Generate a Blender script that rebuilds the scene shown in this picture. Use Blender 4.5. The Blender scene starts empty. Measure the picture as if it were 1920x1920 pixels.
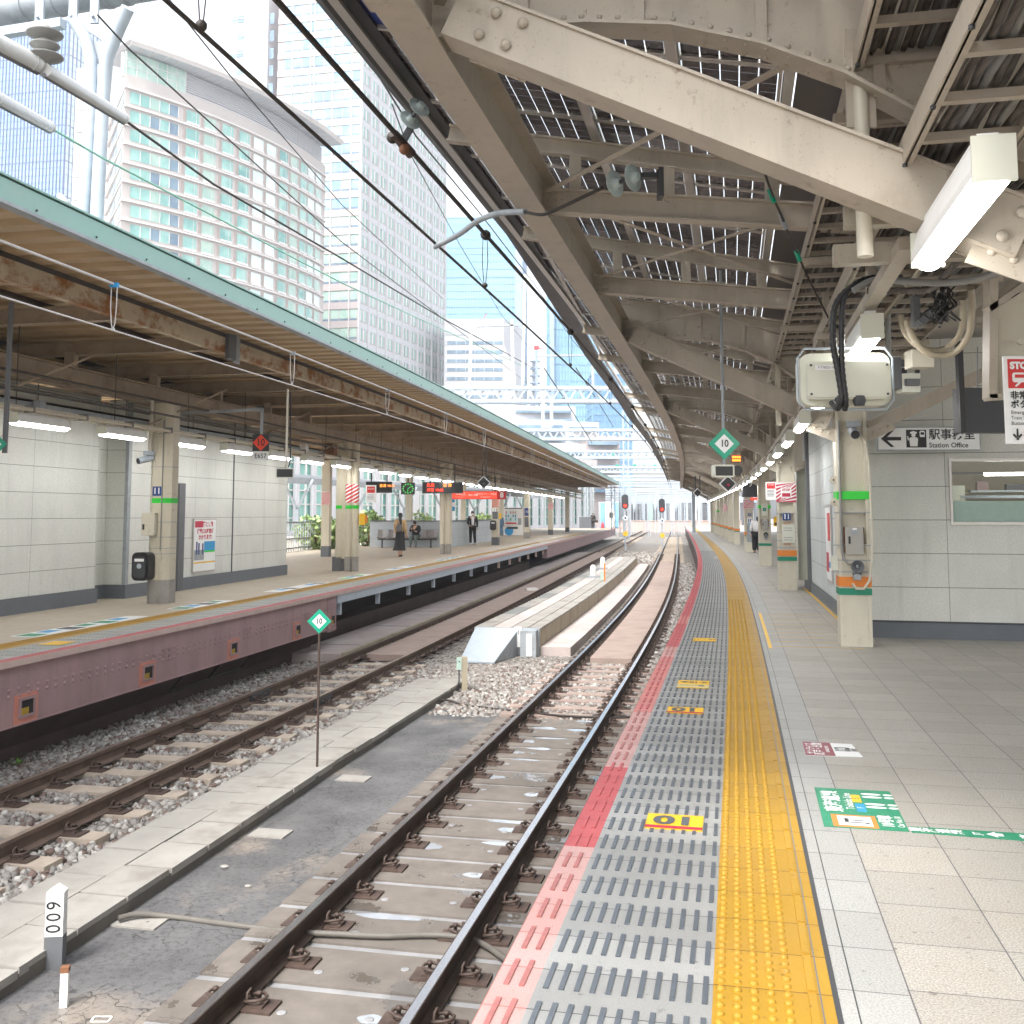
import bpy, math, random
import numpy as np
from mathutils import Vector, Matrix
random.seed(7); np.random.seed(7)
R = math.radians
scene = bpy.context.scene
COL = scene.collection

# ---------------------------------------------------------------- camera model (pixels of the 1920 px photograph)
F = 1920.0; HC = 1.6; TP = 0.09
PITCH = math.atan(TP); CP, SP = math.cos(PITCH), math.sin(PITCH)
Y0 = 964 - TP * F
def ray(x, y):
    v = (Y0 - y) / F
    return (x - 960) / F, CP - v * SP, SP + v * CP
def GR(x, y, z=0.0):
    a, b, d = ray(x, y); t = (z - HC) / d
    return Vector((a * t, b * t, z))
def PX(x, y, Y):
    a, b, d = ray(x, y); t = Y / b
    return Vector((a * t, Y, HC + d * t))

# ---------------------------------------------------------------- curves of the place
class Curve:
    def __init__(s, Yr, Xr, base, amp, mid, w):
        ys = np.arange(-30, 200.01, 0.25)
        sl = base + amp / (1 + np.exp((ys - mid) / w))
        xs = np.concatenate([[0], np.cumsum((sl[1:] + sl[:-1]) / 2 * 0.25)])
        xs = xs - np.interp(Yr, ys, xs) + Xr
        ds = np.hypot(np.diff(xs), np.diff(ys)); ss = np.concatenate([[0], np.cumsum(ds)])
        ss -= np.interp(0, ys, ss)
        s.ys, s.xs, s.ss, s.sl = ys, xs, ss, sl
    def s(c, Y): return float(np.interp(Y, c.ys, c.ss))
    def xy(c, s): return float(np.interp(s, c.ss, c.xs)), float(np.interp(s, c.ss, c.ys))
    def ang(c, s): return -math.atan(float(np.interp(s, c.ss, c.sl)))
    def P(c, s, off=0.0, z=0.0):
        x, y = c.xy(s); a = c.ang(s)
        return Vector((x + off * math.cos(a), y + off * math.sin(a), z))
    def near(c, p):
        """(s, off) of a world point"""
        s = c.s(p[1])
        for _ in range(6):
            q = c.P(s); a = c.ang(s)
            s += (p[0] - q.x) * -math.sin(a) + (p[1] - q.y) * math.cos(a)
        q = c.P(s); a = c.ang(s)
        return s, (p[0] - q.x) * math.cos(a) + (p[1] - q.y) * math.sin(a)
ER = Curve(3.38, -0.13, 0.162, 0.060, 28, 9)       # edge of the near platform
T1 = Curve(3.38, -1.66, 0.162, 0.060, 28, 9)       # near track centre
EL = Curve(11.3, -5.5, 0.160, 0.05, 18, 6)         # edge of the far platform
T2 = Curve(10.4, -4.46, 0.163, 0.045, 20, 7)       # far track centre

# ---------------------------------------------------------------- node helpers and materials
class NT:
    def __init__(s, name):
        s.mat = bpy.data.materials.new(name); s.mat.use_nodes = True
        s.t = s.mat.node_tree; s.t.nodes.clear()
        s.out = s.t.nodes.new('ShaderNodeOutputMaterial')
    def n(s, typ, **kw):
        nd = s.t.nodes.new(typ)
        for k, v in kw.items(): setattr(nd, k, v)
        return nd
    def set(s, sock, v):
        if isinstance(v, bpy.types.NodeSocket): s.t.links.new(v, sock)
        elif isinstance(v, (tuple, list)) and len(v) == 3 and sock.type == 'RGBA': sock.default_value = (*v, 1)
        else: sock.default_value = v
    def m(s, op, a, b=0.0, c=None, clamp=False):
        nd = s.n('ShaderNodeMath', operation=op); nd.use_clamp = clamp
        s.set(nd.inputs[0], a); s.set(nd.inputs[1], b)
        if c is not None: s.set(nd.inputs[2], c)
        return nd.outputs[0]
    def mix(s, f, a, b, mode='MIX'):
        nd = s.n('ShaderNodeMix', data_type='RGBA', blend_type=mode)
        s.set(nd.inputs[0], f); s.set(nd.inputs[6], a); s.set(nd.inputs[7], b)
        return nd.outputs[2]
    def noise(s, vec, scale, detail=3, rough=.55, out=0):
        nd = s.n('ShaderNodeTexNoise'); s.set(nd.inputs['Vector'], vec)
        nd.inputs['Scale'].default_value = scale; nd.inputs['Detail'].default_value = detail
        nd.inputs['Roughness'].default_value = rough
        return nd.outputs[out]
    def ramp(s, f, lo, hi):
        nd = s.n('ShaderNodeMapRange'); s.set(nd.inputs[0], f)
        nd.inputs[1].default_value = lo; nd.inputs[2].default_value = hi
        return nd.outputs[0]
    def co(s, which='Object'):
        return s.n('ShaderNodeTexCoord').outputs[which]
    def scale(s, v, sc):
        nd = s.n('ShaderNodeMapping'); s.set(nd.inputs[0], v); nd.inputs['Scale'].default_value = sc
        return nd.outputs[0]
    def sep(s, v):
        nd = s.n('ShaderNodeSeparateXYZ'); s.set(nd.inputs[0], v); return nd.outputs
    def bsdf(s, col, rough=.6, metal=0., bump=None, bstr=.3, bdist=.01, **kw):
        b = s.n('ShaderNodeBsdfPrincipled')
        s.set(b.inputs['Base Color'], col); s.set(b.inputs['Roughness'], rough); s.set(b.inputs['Metallic'], metal)
        for k, v in kw.items(): s.set(b.inputs[k], v)
        if bump is not None:
            bn = s.n('ShaderNodeBump'); bn.inputs['Strength'].default_value = bstr; bn.inputs['Distance'].default_value = bdist
            s.set(bn.inputs['Height'], bump); s.t.links.new(bn.outputs[0], b.inputs['Normal'])
        s.t.links.new(b.outputs[0], s.out.inputs[0])
        return s.mat

def mul(c, k): return tuple(min(1, x * k) for x in c)
def mat(name, col, rough=.6, var=.12, scale=2.5, metal=0., col2=None, m=(.55, .75), mscale=1.5, bump=0., bscale=40, stretch=(1, 1, 1), speck=0., spots=0., **kw):
    """paint or stone with gentle tone changes, optional blotches of a second colour and fine specks"""
    t = NT(name); co = t.scale(t.co(), stretch)
    n = t.noise(co, scale, 4, .6)
    c = t.mix(t.ramp(n, .3, .7), mul(col, 1 - var), mul(col, 1 + var))
    if col2: c = t.mix(t.ramp(t.noise(co, mscale, 6, .65), *m), c, col2)
    if speck: c = t.mix(t.m('MULTIPLY', t.ramp(t.noise(t.co(), 90, 2, .7), .66, .76), speck), c, mul(col, .35))
    if spots:
        c = t.mix(t.m('MULTIPLY', t.ramp(t.noise(t.co(), 11, 5, .75), .60, .70), spots), c, (.17, .10, .06))
        c = t.mix(t.m('MULTIPLY', t.ramp(t.noise(t.scale(t.co(), (3, 3, .35)), 2.2, 5, .7), .50, .75), spots * .55), c, mul(col, .45))
    r = t.m('ADD', t.m('MULTIPLY', n, .2), rough - .1)
    b = t.noise(co, bscale, 3) if bump else None
    return t.bsdf(c, r, metal, b, bump, **kw)
def emit(name, col, st):
    t = NT(name); e = t.n('ShaderNodeEmission'); t.set(e.inputs[0], col); e.inputs[1].default_value = st
    t.t.links.new(e.outputs[0], t.out.inputs[0]); return t.mat

def gridlines(t, u, period, half):
    """1 on a thin line at each multiple of period"""
    f = t.m('FRACT', t.m('ADD', t.m('DIVIDE', u, period), 100.5))
    return t.m('LESS_THAN', t.m('ABSOLUTE', t.m('SUBTRACT', f, .5)), half / period)

def tile_mat(name, col, pu, pv, ou=0., ov=0., half=.003, line=(.10, .10, .09), var=.10, speck=.25, rough=.45, brick=False, dirt=(.20, .18, .15)):
    t = NT(name); uv = t.sep(t.co('UV')); u, v = t.m('SUBTRACT', uv[0], ou), t.m('SUBTRACT', uv[1], ov)
    iu = t.m('FLOOR', t.m('ADD', t.m('DIVIDE', u, pu), 0.0))
    if brick: v = t.m('ADD', v, t.m('MULTIPLY', iu, pv / 2))
    iv = t.m('FLOOR', t.m('DIVIDE', v, pv))
    wn = t.n('ShaderNodeTexWhiteNoise', noise_dimensions='2D'); cb = t.n('ShaderNodeCombineXYZ')
    t.set(cb.inputs[0], iu); t.set(cb.inputs[1], iv); t.set(wn.inputs['Vector'], cb.outputs[0])
    co = t.co('Object')
    c = t.mix(wn.outputs[0], mul(col, 1 - var), mul(col, 1 + var))
    sp = t.noise(co, 120, 2, .8)
    c = t.mix(t.m('MULTIPLY', t.ramp(sp, .42, .60), speck), c, mul(col, .38))
    c = t.mix(t.m('MULTIPLY', t.ramp(t.noise(co, 1.1, 6, .7), .45, .75), .55), c, dirt)
    c = t.mix(t.m('MULTIPLY', t.ramp(t.noise(co, 7, 5, .8), .60, .68), .45), c, mul(dirt, .55))
    c = t.mix(t.m('MULTIPLY', t.ramp(t.noise(co, 28, 2, .5), .70, .73), .6), c, mul(dirt, .35))
    ln = t.m('MAXIMUM', gridlines(t, u, pu, half), gridlines(t, v, pv, half))
    c = t.mix(ln, c, line)
    r = t.m('ADD', rough, t.m('MULTIPLY', t.noise(co, 6, 4), .25))
    return t.bsdf(c, r, 0., t.m('SUBTRACT', t.m('MULTIPLY', sp, .15), ln), .35, .004)

BEIGE = (.45, .40, .33)
MT = {}
MT['beige'] = mat('beige_steel_paint', BEIGE, .5, .08, 1.6, col2=(.30, .24, .17), m=(.60, .85), mscale=1.8, speck=.9, spots=.55)
MT['beige_inner'] = mat('beige_inner_paint', (.40, .36, .29), .5, .08, 1.6, col2=(.28, .2, .13), m=(.58, .85), mscale=2.5, speck=.6, spots=.5)
MT['cream'] = mat('cream_column_paint', (.60, .56, .46), .45, .07, 2, col2=(.36, .30, .21), m=(.60, .82), mscale=2.2, speck=.5, stretch=(1, 1, .5), spots=.35)
MT['cream_left'] = mat('weathered_column_paint', (.62, .57, .45), .5, .1, 2, col2=(.36, .25, .12), m=(.55, .8), mscale=1.8, stretch=(1, 1, .3), spots=.4)
MT['tan_deck'] = mat('tan_roof_deck', (.50, .37, .215), .55, .1, 1.5, col2=(.32, .22, .13), m=(.55, .9), mscale=.8)
MT['brown_steel'] = mat('brown_frame_paint', (.38, .30, .215), .55, .12, 1.5, col2=(.2, .13, .08), m=(.5, .8), mscale=2, spots=.5)
MT['dark_steel'] = mat('dark_purlin', (.06, .05, .045), .6, .2, 3)
MT['rust_beam'] = mat('rusty_beam_paint', (.54, .46, .33), .6, .12, 2, col2=(.30, .125, .035), m=(.47, .60), mscale=2.3, speck=.4, stretch=(1, 1, 1.5))
MT['rust'] = mat('rust', (.22, .10, .05), .8, .3, 12)
MT['green_fascia'] = mat('green_fascia_paint', (.24, .42, .37), .4, .05, 1, col2=(.35, .40, .36), m=(.6, .9), mscale=.7)
MT['black_fascia'] = mat('black_fascia', (.025, .024, .026), .45, .2, 3)
MT['alu'] = mat('aluminium', (.55, .53, .50), .35, .08, 5, metal=.7)
MT['galv'] = mat('galvanised_steel', (.33, .36, .385), .55, .12, 6, col2=(.22, .24, .26), m=(.5, .8), mscale=5)
MT['galvpale'] = mat('pale_galvanised_paint', (.40, .455, .51), .5, .08, 6)
MT['grey_plate'] = mat('grey_ceiling_plate', (.13, .12, .12), .6, .1, 2)
MT['black'] = mat('black_plastic', (.018, .018, .02), .4, .2, 8)
MT['charcoal'] = mat('charcoal_paint', (.05, .053, .06), .5, .1, 4)
MT['white'] = mat('white_paint', (.80, .80, .78), .5, .05, 6, col2=(.5, .48, .44), m=(.62, .9), mscale=4)
MT['signwhite'] = mat('white_sign_face', (.84, .85, .85), .4, .02, 3)
MT['offwhite'] = mat('off_white_casing', (.66, .67, .58), .4, .04, 4)
MT['darkgrey'] = mat('dark_grey_paint', (.13, .135, .145), .6, .1, 4)
MT['skirt'] = mat('slate_skirting', (.125, .14, .16), .5, .08, 3)
MT['cable'] = mat('dusty_cables', (.12, .105, .095), .7, .45, 9, stretch=(6, .4, 6))
MT['conduit'] = mat('grey_conduit', (.25, .25, .24), .5, .1, 8)
MT['wire_dark'] = mat('dark_wire', (.035, .028, .024), .55, .2, 8)
MT['wire_green'] = mat('verdigris_wire', (.25, .50, .40), .6, .1, 8)
MT['wire_silver'] = mat('bright_wire', (.60, .58, .56), .4, .1, 8)
MT['porcelain'] = mat('grey_porcelain', (.42, .50, .50), .25, .08, 5)
MT['porcelain_w'] = mat('white_porcelain', (.50, .51, .50), .25, .05, 5)
MT['rail'] = mat('rusty_rail_side', (.05, .033, .025), .7, .3, 8, col2=(.09, .06, .045), m=(.5, .8), mscale=5)
MT['rail2'] = mat('dry_rail_side', (.12, .08, .06), .75, .25, 8)
MT['railtop'] = mat('polished_rail_head', (.50, .50, .52), .22, .06, 10, metal=.9, stretch=(8, .3, 1))
MT['ribpale'] = mat('pale_worn_rib', (.42, .43, .40), .5, .15, 30)
MT['clip'] = mat('rusty_clip_steel', (.075, .05, .04), .65, .4, 15)
MT['sleeper'] = mat('concrete_sleeper', (.46, .39, .32), .8, .12, 4, col2=(.25, .20, .16), m=(.5, .8), mscale=3, bump=.3, bscale=60)
MT['pink_sleeper'] = mat('pinkish_concrete', (.35, .27, .235), .8, .12, 4, col2=(.20, .15, .13), m=(.5, .8), mscale=2)
MT['concrete'] = mat('weathered_concrete', (.33, .315, .29), .85, .12, 2, col2=(.20, .18, .155), m=(.50, .75), mscale=1.6, speck=.5, bump=.4, bscale=70)
MT['concrete_tan'] = mat('tan_concrete_face', (.40, .35, .26), .85, .12, 2, col2=(.2, .16, .11), m=(.5, .85), mscale=1.5, bump=.3, stretch=(1, 1, .4))
MT['concrete_pink'] = mat('pale_pink_concrete', (.47, .40, .38), .8, .1, 2, col2=(.6, .57, .55), m=(.5, .75), mscale=1.2, bump=.3)
MT['maroon'] = mat('maroon_girder_paint', (.30, .195, .20), .6, .14, 1.5, col2=(.36, .22, .215), m=(.5, .72), mscale=2.2, stretch=(1, 1, .4), speck=.6, spots=.5)
MT['salmon'] = mat('salmon_primer', (.50, .20, .15), .65, .15, 4)
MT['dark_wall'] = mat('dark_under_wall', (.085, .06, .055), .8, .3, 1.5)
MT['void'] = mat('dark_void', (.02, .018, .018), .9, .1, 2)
MT['yellowrust'] = mat('yellow_duct_inside', (.32, .21, .02), .7, .3, 6)
MT['green_band'] = mat('bright_green_band', (.03, .60, .05), .4, .03, 4)
MT['orange_band'] = mat('orange_band', (.70, .22, .03), .5, .08, 6)
MT['teal_band'] = mat('dark_green_band', (.01, .22, .13), .5, .08, 6)
MT['navy'] = mat('navy_sign', (.02, .05, .20), .4, .02, 4)
MT['green_sign'] = mat('green_sign_face', (.0, .33, .20), .35, .04, 4)
MT['red'] = mat('red_sign', (.62, .03, .03), .45, .04, 4)
MT['crimson'] = mat('crimson_stripe', (.50, .02, .06), .45, .05, 4)
MT['yellow'] = mat('yellow_paint', (.85, .50, .02), .5, .05, 5)
MT['blue'] = mat('blue_paint', (.02, .30, .62), .5, .05, 5)
MT['text_black'] = mat('black_lettering', (.012, .012, .014), .5, .0, 5)
MT['text_grey'] = mat('grey_lettering', (.10, .11, .12), .5, .0, 5)
MT['lamp'] = emit('lit_lamp_tube', (1, .99, .96), 10.5)
MT['lamp_far'] = emit('lit_lamp_tube_far', (1, .99, .96), 10.0)
MT['lamp_room'] = emit('lit_room_tube', (1, .98, .92), 7.0)
MT['hosegrey'] = mat('dusty_ground_hose', (.13, .12, .105), .6, .12, 10)
MT['topsheet'] = mat('grey_roof_top', (.16, .17, .17), .6, .1, 1)
MT['skin'] = mat('skin', (.55, .34, .25), .55, .05, 8)
MT['hair'] = mat('black_hair', (.012, .010, .010), .45, .2, 20)
MT['red_led'] = emit('red_led', (1, .06, .03), 1.1)
MT['amber_led'] = emit('amber_led', (1, .30, .05), 1.0)
MT['green_led'] = emit('green_led', (.10, .8, .12), .5)
MT['red_lit'] = emit('red_backlit_panel', (.80, .07, .04), 0.5)

# ---------------------------------------------------------------- mesh builder
class MB:
    def __init__(s):
        s.v, s.f, s.mi, s.uv, s.mats, s.sm = [], [], [], {}, [], []
    def mid(s, m):
        m = MT[m] if isinstance(m, str) else m
        if m not in s.mats: s.mats.append(m)
        return s.mats.index(m)
    def add(s, vs, fs, m, uvs=None, smooth=False):
        o = len(s.v); k = s.mid(m)
        s.v.extend([tuple(p) for p in vs])
        for i, f in enumerate(fs):
            if uvs is not None: s.uv[len(s.f)] = [uvs[j] for j in f]
            s.f.append(tuple(o + j for j in f)); s.mi.append(k); s.sm.append(smooth)
        return s
    def box(s, c, d, m, rz=0., T=None):
        """box centred at c with full sizes d"""
        x, y, z = d[0] / 2, d[1] / 2, d[2] / 2
        vs = [Vector((i * x, j * y, k * z)) for k in (-1, 1) for j in (-1, 1) for i in (-1, 1)]
        if rz: 
            Q = Matrix.Rotation(rz, 3, 'Z'); vs = [Q @ v for v in vs]
        if T is not None: vs = [T @ v for v in vs]
        vs = [v + Vector(c) for v in vs]
        return s.add(vs, [(0, 2, 3, 1), (4, 5, 7, 6), (0, 1, 5, 4), (2, 6, 7, 3), (0, 4, 6, 2), (1, 3, 7, 5)], m)
    def bbox(s, lo, hi, m):
        return s.box([(a + b) / 2 for a, b in zip(lo, hi)], [abs(b - a) for a, b in zip(lo, hi)], m)
    def bar(s, a, b, w, h, m, up=(0, 0, 1)):
        """rectangular bar from a to b; h is measured along up"""
        a, b = Vector(a), Vector(b); d = (b - a); L = d.length
        if L < 1e-6: return s
        d.normalize(); u = Vector(up); x = d.cross(u)
        if x.length < 1e-4: x = d.cross(Vector((1, 0, 0)))
        x.normalize(); u = x.cross(d)
        vs = [p + x * (i * w / 2) + u * (k * h / 2) for p in (a, b) for k in (-1, 1) for i in (-1, 1)]
        return s.add(vs, [(0, 1, 3, 2), (4, 6, 7, 5), (0, 4, 5, 1), (2, 3, 7, 6), (0, 2, 6, 4), (1, 5, 7, 3)], m)
    def ibeam(s, a, b, w, h, m, tf=.015, tw=.012, up=(0, 0, 1)):
        a, b = Vector(a), Vector(b); u = Vector(up)
        d = (b - a).normalized(); x = d.cross(u).normalized(); u = x.cross(d)
        s.bar(a + u * (h / 2 - tf / 2), b + u * (h / 2 - tf / 2), w, tf, m, up)
        s.bar(a - u * (h / 2 - tf / 2), b - u * (h / 2 - tf / 2), w, tf, m, up)
        s.bar(a, b, tw, h - 2 * tf, m, up); return s
    def prism(s, pts, ext, m, caps=True, uvs=None):
        """polygon of 3D points extruded by vector ext"""
        pts = [Vector(p) for p in pts]; e = Vector(ext); n = len(pts)
        vs = pts + [p + e for p in pts]
        fs = [(i, (i + 1) % n, (i + 1) % n + n, i + n) for i in range(n)]
        if caps: fs += [tuple(reversed(range(n))), tuple(range(n, 2 * n))]
        return s.add(vs, fs, m)
    def tube(s, pts, r, m, n=8, smooth=True, caps=True):
        pts = [Vector(p) for p in pts]; vs, fs = [], []
        rr = r if isinstance(r, (list, tuple)) else [r] * len(pts)
        pu = None
        for i, p in enumerate(pts):
            d = (pts[min(i + 1, len(pts) - 1)] - pts[max(i - 1, 0)])
            d = d.normalized() if d.length > 1e-9 else Vector((0, 0, 1))
            if pu is None:
                u = d.cross(Vector((0, 0, 1)))
                if u.length < 1e-3: u = d.cross(Vector((1, 0, 0)))
            else: u = pu - d * pu.dot(d)
            u.normalize(); pu = u; w = d.cross(u)
            for k in range(n):
                a = 2 * math.pi * k / n
                vs.append(p + (u * math.cos(a) + w * math.sin(a)) * rr[i])
        for i in range(len(pts) - 1):
            for k in range(n):
                fs.append((i * n + k, i * n + (k + 1) % n, (i + 1) * n + (k + 1) % n, (i + 1) * n + k))
        s.add(vs, fs, m, smooth=smooth)
        if caps:
            s.add(vs[:n], [tuple(reversed(range(n)))], m); s.add(vs[-n:], [tuple(range(n))], m)
        return s
    def lathe(s, c, prof, m, n=16, axis=(0, 0, 1), smooth=True):
        """profile of (radius, height) turned about axis at c"""
        A = Vector(axis).normalized(); Q = Vector((0, 0, 1)).rotation_difference(A).to_matrix(); c = Vector(c)
        vs = [c + Q @ Vector((r * math.cos(2 * math.pi * k / n), r * math.sin(2 * math.pi * k / n), h)) for r, h in prof for k in range(n)]
        fs = [(i * n + k, i * n + (k + 1) % n, (i + 1) * n + (k + 1) % n, (i + 1) * n + k) for i in range(len(prof) - 1) for k in range(n)]
        s.add(vs, fs, m, smooth=smooth)
        if prof[0][0] > 1e-4: s.add(vs[:n], [tuple(reversed(range(n)))], m)
        if prof[-1][0] > 1e-4: s.add(vs[-n:], [tuple(range(n))], m)
        return s
    def rivet(s, c, r, m, nrm=(0, 0, 1), n=6):
        return s.lathe(c, [(r, 0), (r * .85, r * .35), (r * .4, r * .6), (.0001, r * .65)], m, n, nrm)
    def ball(s, c, r, m, sc=(1, 1, 1), nu=10, nv=7):
        c = Vector(c); vs = []; fs = []
        for i in range(nv + 1):
            a = math.pi * i / nv
            for k in range(nu):
                b = 2 * math.pi * k / nu
                vs.append(c + Vector((math.sin(a) * math.cos(b) * sc[0], math.sin(a) * math.sin(b) * sc[1], math.cos(a) * sc[2])) * r)
        fs = [(i * nu + k, (i + 1) * nu + k, (i + 1) * nu + (k + 1) % nu, i * nu + (k + 1) % nu) for i in range(nv) for k in range(nu)]
        return s.add(vs, fs, m, smooth=True)
    def sweep(s, c, prof, s0, s1, m, step=1.0, closed=True, smooth=False, offf=None):
        """cross-section [(off, z), ...] swept along curve c; UV = (off or z, s)"""
        k = max(1, int(math.ceil((s1 - s0) / step))); n = len(prof); vs, uv = [], []
        for i in range(k + 1):
            t = s0 + (s1 - s0) * i / k; d = offf(t) if offf else 0
            for o, z in prof:
                vs.append(c.P(t, o + d, z)); uv.append((o, t))
        fs = []
        for i in range(k):
            for j in range(n if closed else n - 1):
                a, b = i * n + j, i * n + (j + 1) % n
                fs.append((a, b, b + n, a + n))
        s.add(vs, fs, m, uvs=uv, smooth=smooth)
        if closed and n > 2:
            s.add(vs[:n], [tuple(range(n))], m); s.add(vs[-n:], [tuple(reversed(range(n)))], m)
        return s
    def rect(s, c, o0, o1, z0, z1, s0, s1, m, step=1.0, offf=None):
        return s.sweep(c, [(o0, z0), (o0, z1), (o1, z1), (o1, z0)], s0, s1, m, step, offf=offf)
    def quad(s, pts, m, uvs=None): return s.add(pts, [(0, 1, 2, 3)], m, uvs)
    def text(s, body, size, m, T, align='CENTER', depth=0., bold=0., sx=1., font_space=1.):
        vs, fs = text_mesh(body, size, align, bold, font_space)
        vs = [T @ Vector((x * sx, y, 0)) for x, y in vs]
        return s.add(vs, fs, m)
    def build(s, name, parent=None, label=None, cat=None, group=None, kind=None, loc=None, rz=0., origin=True):
        me = bpy.data.meshes.new(name)
        V = np.array(s.v, dtype=np.float64).reshape(-1, 3)
        if parent is None and loc is None and origin and len(V):
            lo, hi = V.min(0), V.max(0); loc = ((lo[0] + hi[0]) / 2, (lo[1] + hi[1]) / 2, lo[2]); V = V - np.array(loc)
        me.from_pydata(V.tolist(), [], s.f)
        for m in s.mats: me.materials.append(m)
        me.polygons.foreach_set('material_index', s.mi); me.polygons.foreach_set('use_smooth', s.sm)
        if s.uv:
            ul = me.uv_layers.new(name='UVMap')
            for p in me.polygons:
                q = s.uv.get(p.index)
                if q:
                    for li, uvv in zip(p.loop_indices, q): ul.data[li].uv = uvv
        me.update()
        o = bpy.data.objects.new(name, me); COL.objects.link(o)
        if parent is not None: o.parent = parent
        if loc is not None: o.location = loc
        if rz: o.rotation_euler = (0, 0, rz)
        return tag(o, label, cat, group, kind)

def tag(o, label=None, cat=None, group=None, kind=None):
    for k, v in (('label', label), ('category', cat), ('group', group), ('kind', kind)):
        if v: o[k] = v
    return o
def thing(name, label, cat, loc=(0, 0, 0), rz=0., group=None, kind=None):
    o = bpy.data.objects.new(name, None); COL.objects.link(o)
    o.location = loc; o.rotation_euler = (0, 0, rz); o.empty_display_size = .2
    return tag(o, label, cat, group, kind)
def copy_tree(root, loc, rz=None, label=None, parent=None):
    r = root.copy(); COL.objects.link(r)
    if parent is not None: r.parent = parent
    if loc is not None: r.location = loc
    if rz is not None: r.rotation_euler = (0, 0, rz)
    if label: r['label'] = label
    for ch in list(root.children):
        c = ch.copy(); COL.objects.link(c); c.parent = r
        for g in list(ch.children):
            d = g.copy(); COL.objects.link(d); d.parent = c
    return r

_tc = {}
def text_mesh(body, size, align='CENTER', bold=0., space=1.):
    key = (body, size, align, bold, space)
    if key in _tc: return _tc[key]
    cu = bpy.data.curves.new('t', 'FONT'); cu.body = body; cu.size = size; cu.align_x = align; cu.align_y = 'CENTER'
    cu.offset = bold; cu.resolution_u = 3; cu.space_character = space; cu.space_line = .9
    ob = bpy.data.objects.new('t', cu); COL.objects.link(ob)
    dg = bpy.context.evaluated_depsgraph_get(); me = ob.evaluated_get(dg).to_mesh()
    vs = [(v.co.x, v.co.y) for v in me.vertices]; fs = [tuple(p.vertices) for p in me.polygons]
    ob.evaluated_get(dg).to_mesh_clear()
    bpy.data.objects.remove(ob); bpy.data.curves.remove(cu)
    _tc[key] = (vs, fs); return _tc[key]
RX90 = Matrix.Rotation(R(90), 4, 'X')
def TT(x, y, z): return Matrix.Translation((x, y, z)) @ RX90      # upright text that faces -Y
def dots(n, words):                                               # rows of short dark strokes standing for print too small to read
    return words

def crs(pts, n=6):
    P_ = [Vector(p) for p in pts]; out = []
    for i in range(len(P_) - 1):
        p0 = P_[max(i - 1, 0)]; p1 = P_[i]; p2 = P_[i + 1]; p3 = P_[min(i + 2, len(P_) - 1)]
        for k in range(n): t = k / n; out.append(.5 * ((2 * p1) + (-p0 + p2) * t + (2 * p0 - 5 * p1 + 4 * p2 - p3) * t * t + (-p0 + 3 * p1 - 3 * p2 + p3) * t ** 3))
    return out + [P_[-1]]
WORD = ['first', 'second', 'third', 'fourth', 'fifth', 'sixth', 'seventh', 'eighth', 'ninth', 'tenth', 'eleventh', 'twelfth', 'thirteenth', 'fourteenth', 'fifteenth',
        'sixteenth', 'seventeenth', 'eighteenth', 'nineteenth', 'twentieth', 'twenty-first', 'twenty-second', 'twenty-third', 'twenty-fourth', 'twenty-fifth',
        'twenty-sixth', 'twenty-seventh', 'twenty-eighth', 'twenty-ninth', 'thirtieth', 'thirty-first', 'thirty-second']
# ================================================================ world, light, camera
def world():
    w = bpy.data.worlds.new('World'); scene.world = w; w.use_nodes = True
    t = w.node_tree; t.nodes.clear()
    out = t.nodes.new('ShaderNodeOutputWorld'); bg = t.nodes.new('ShaderNodeBackground')
    sky = t.nodes.new('ShaderNodeTexSky'); sky.sky_type = 'NISHITA'; sky.sun_disc = False
    sky.sun_elevation = R(SUN_EL); sky.sun_rotation = R(SUN_AZ); sky.dust_density = 4.0; sky.air_density = 1.2
    hs = t.nodes.new('ShaderNodeHueSaturation'); hs.inputs['Saturation'].default_value = .22
    t.links.new(sky.outputs[0], hs.inputs['Color']); t.links.new(hs.outputs[0], bg.inputs[0])
    bg.inputs[1].default_value = .135
    t.links.new(bg.outputs[0], out.inputs[0])
SUN_EL, SUN_AZ = 55, 210
world()
sl = bpy.data.lights.new('sun', 'SUN'); sl.energy = .85; sl.angle = R(14); sl.color = (1, .96, .9)
so = bpy.data.objects.new('sun', sl); COL.objects.link(so)
# light comes from over the left shoulder: direction vector towards the sun
sd = Vector((math.sin(R(SUN_AZ)) * math.cos(R(SUN_EL)), math.cos(R(SUN_AZ)) * math.cos(R(SUN_EL)), math.sin(R(SUN_EL))))
so.rotation_euler = sd.to_track_quat('Z', 'Y').to_euler()
cam = bpy.data.cameras.new('camera'); co_ = bpy.data.objects.new('camera', cam); COL.objects.link(co_)
co_.location = (0, 0, HC); co_.rotation_euler = (R(90) + PITCH, 0, 0)
cam.sensor_width = 36; cam.sensor_fit = 'HORIZONTAL'; cam.lens = 36.0; cam.shift_y = (Y0 - 960) / 1920.0
cam.clip_start = .05; cam.clip_end = 3000
scene.camera = co_
vs = scene.view_settings; vs.view_transform = 'Standard'; vs.look = 'None'; vs.gamma = 1; vs.exposure = 2.02
scene.cycles.use_adaptive_sampling = True; scene.cycles.adaptive_threshold = .018
scene.cycles.use_denoising = True
scene.cycles.max_bounces = 8; scene.cycles.diffuse_bounces = 5; scene.cycles.glossy_bounces = 3; scene.cycles.transmission_bounces = 5
scene.cycles.transparent_max_bounces = 8; scene.cycles.caustics_reflective = False; scene.cycles.caustics_refractive = False
scene.cycles.sample_clamp_indirect = 6

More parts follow.
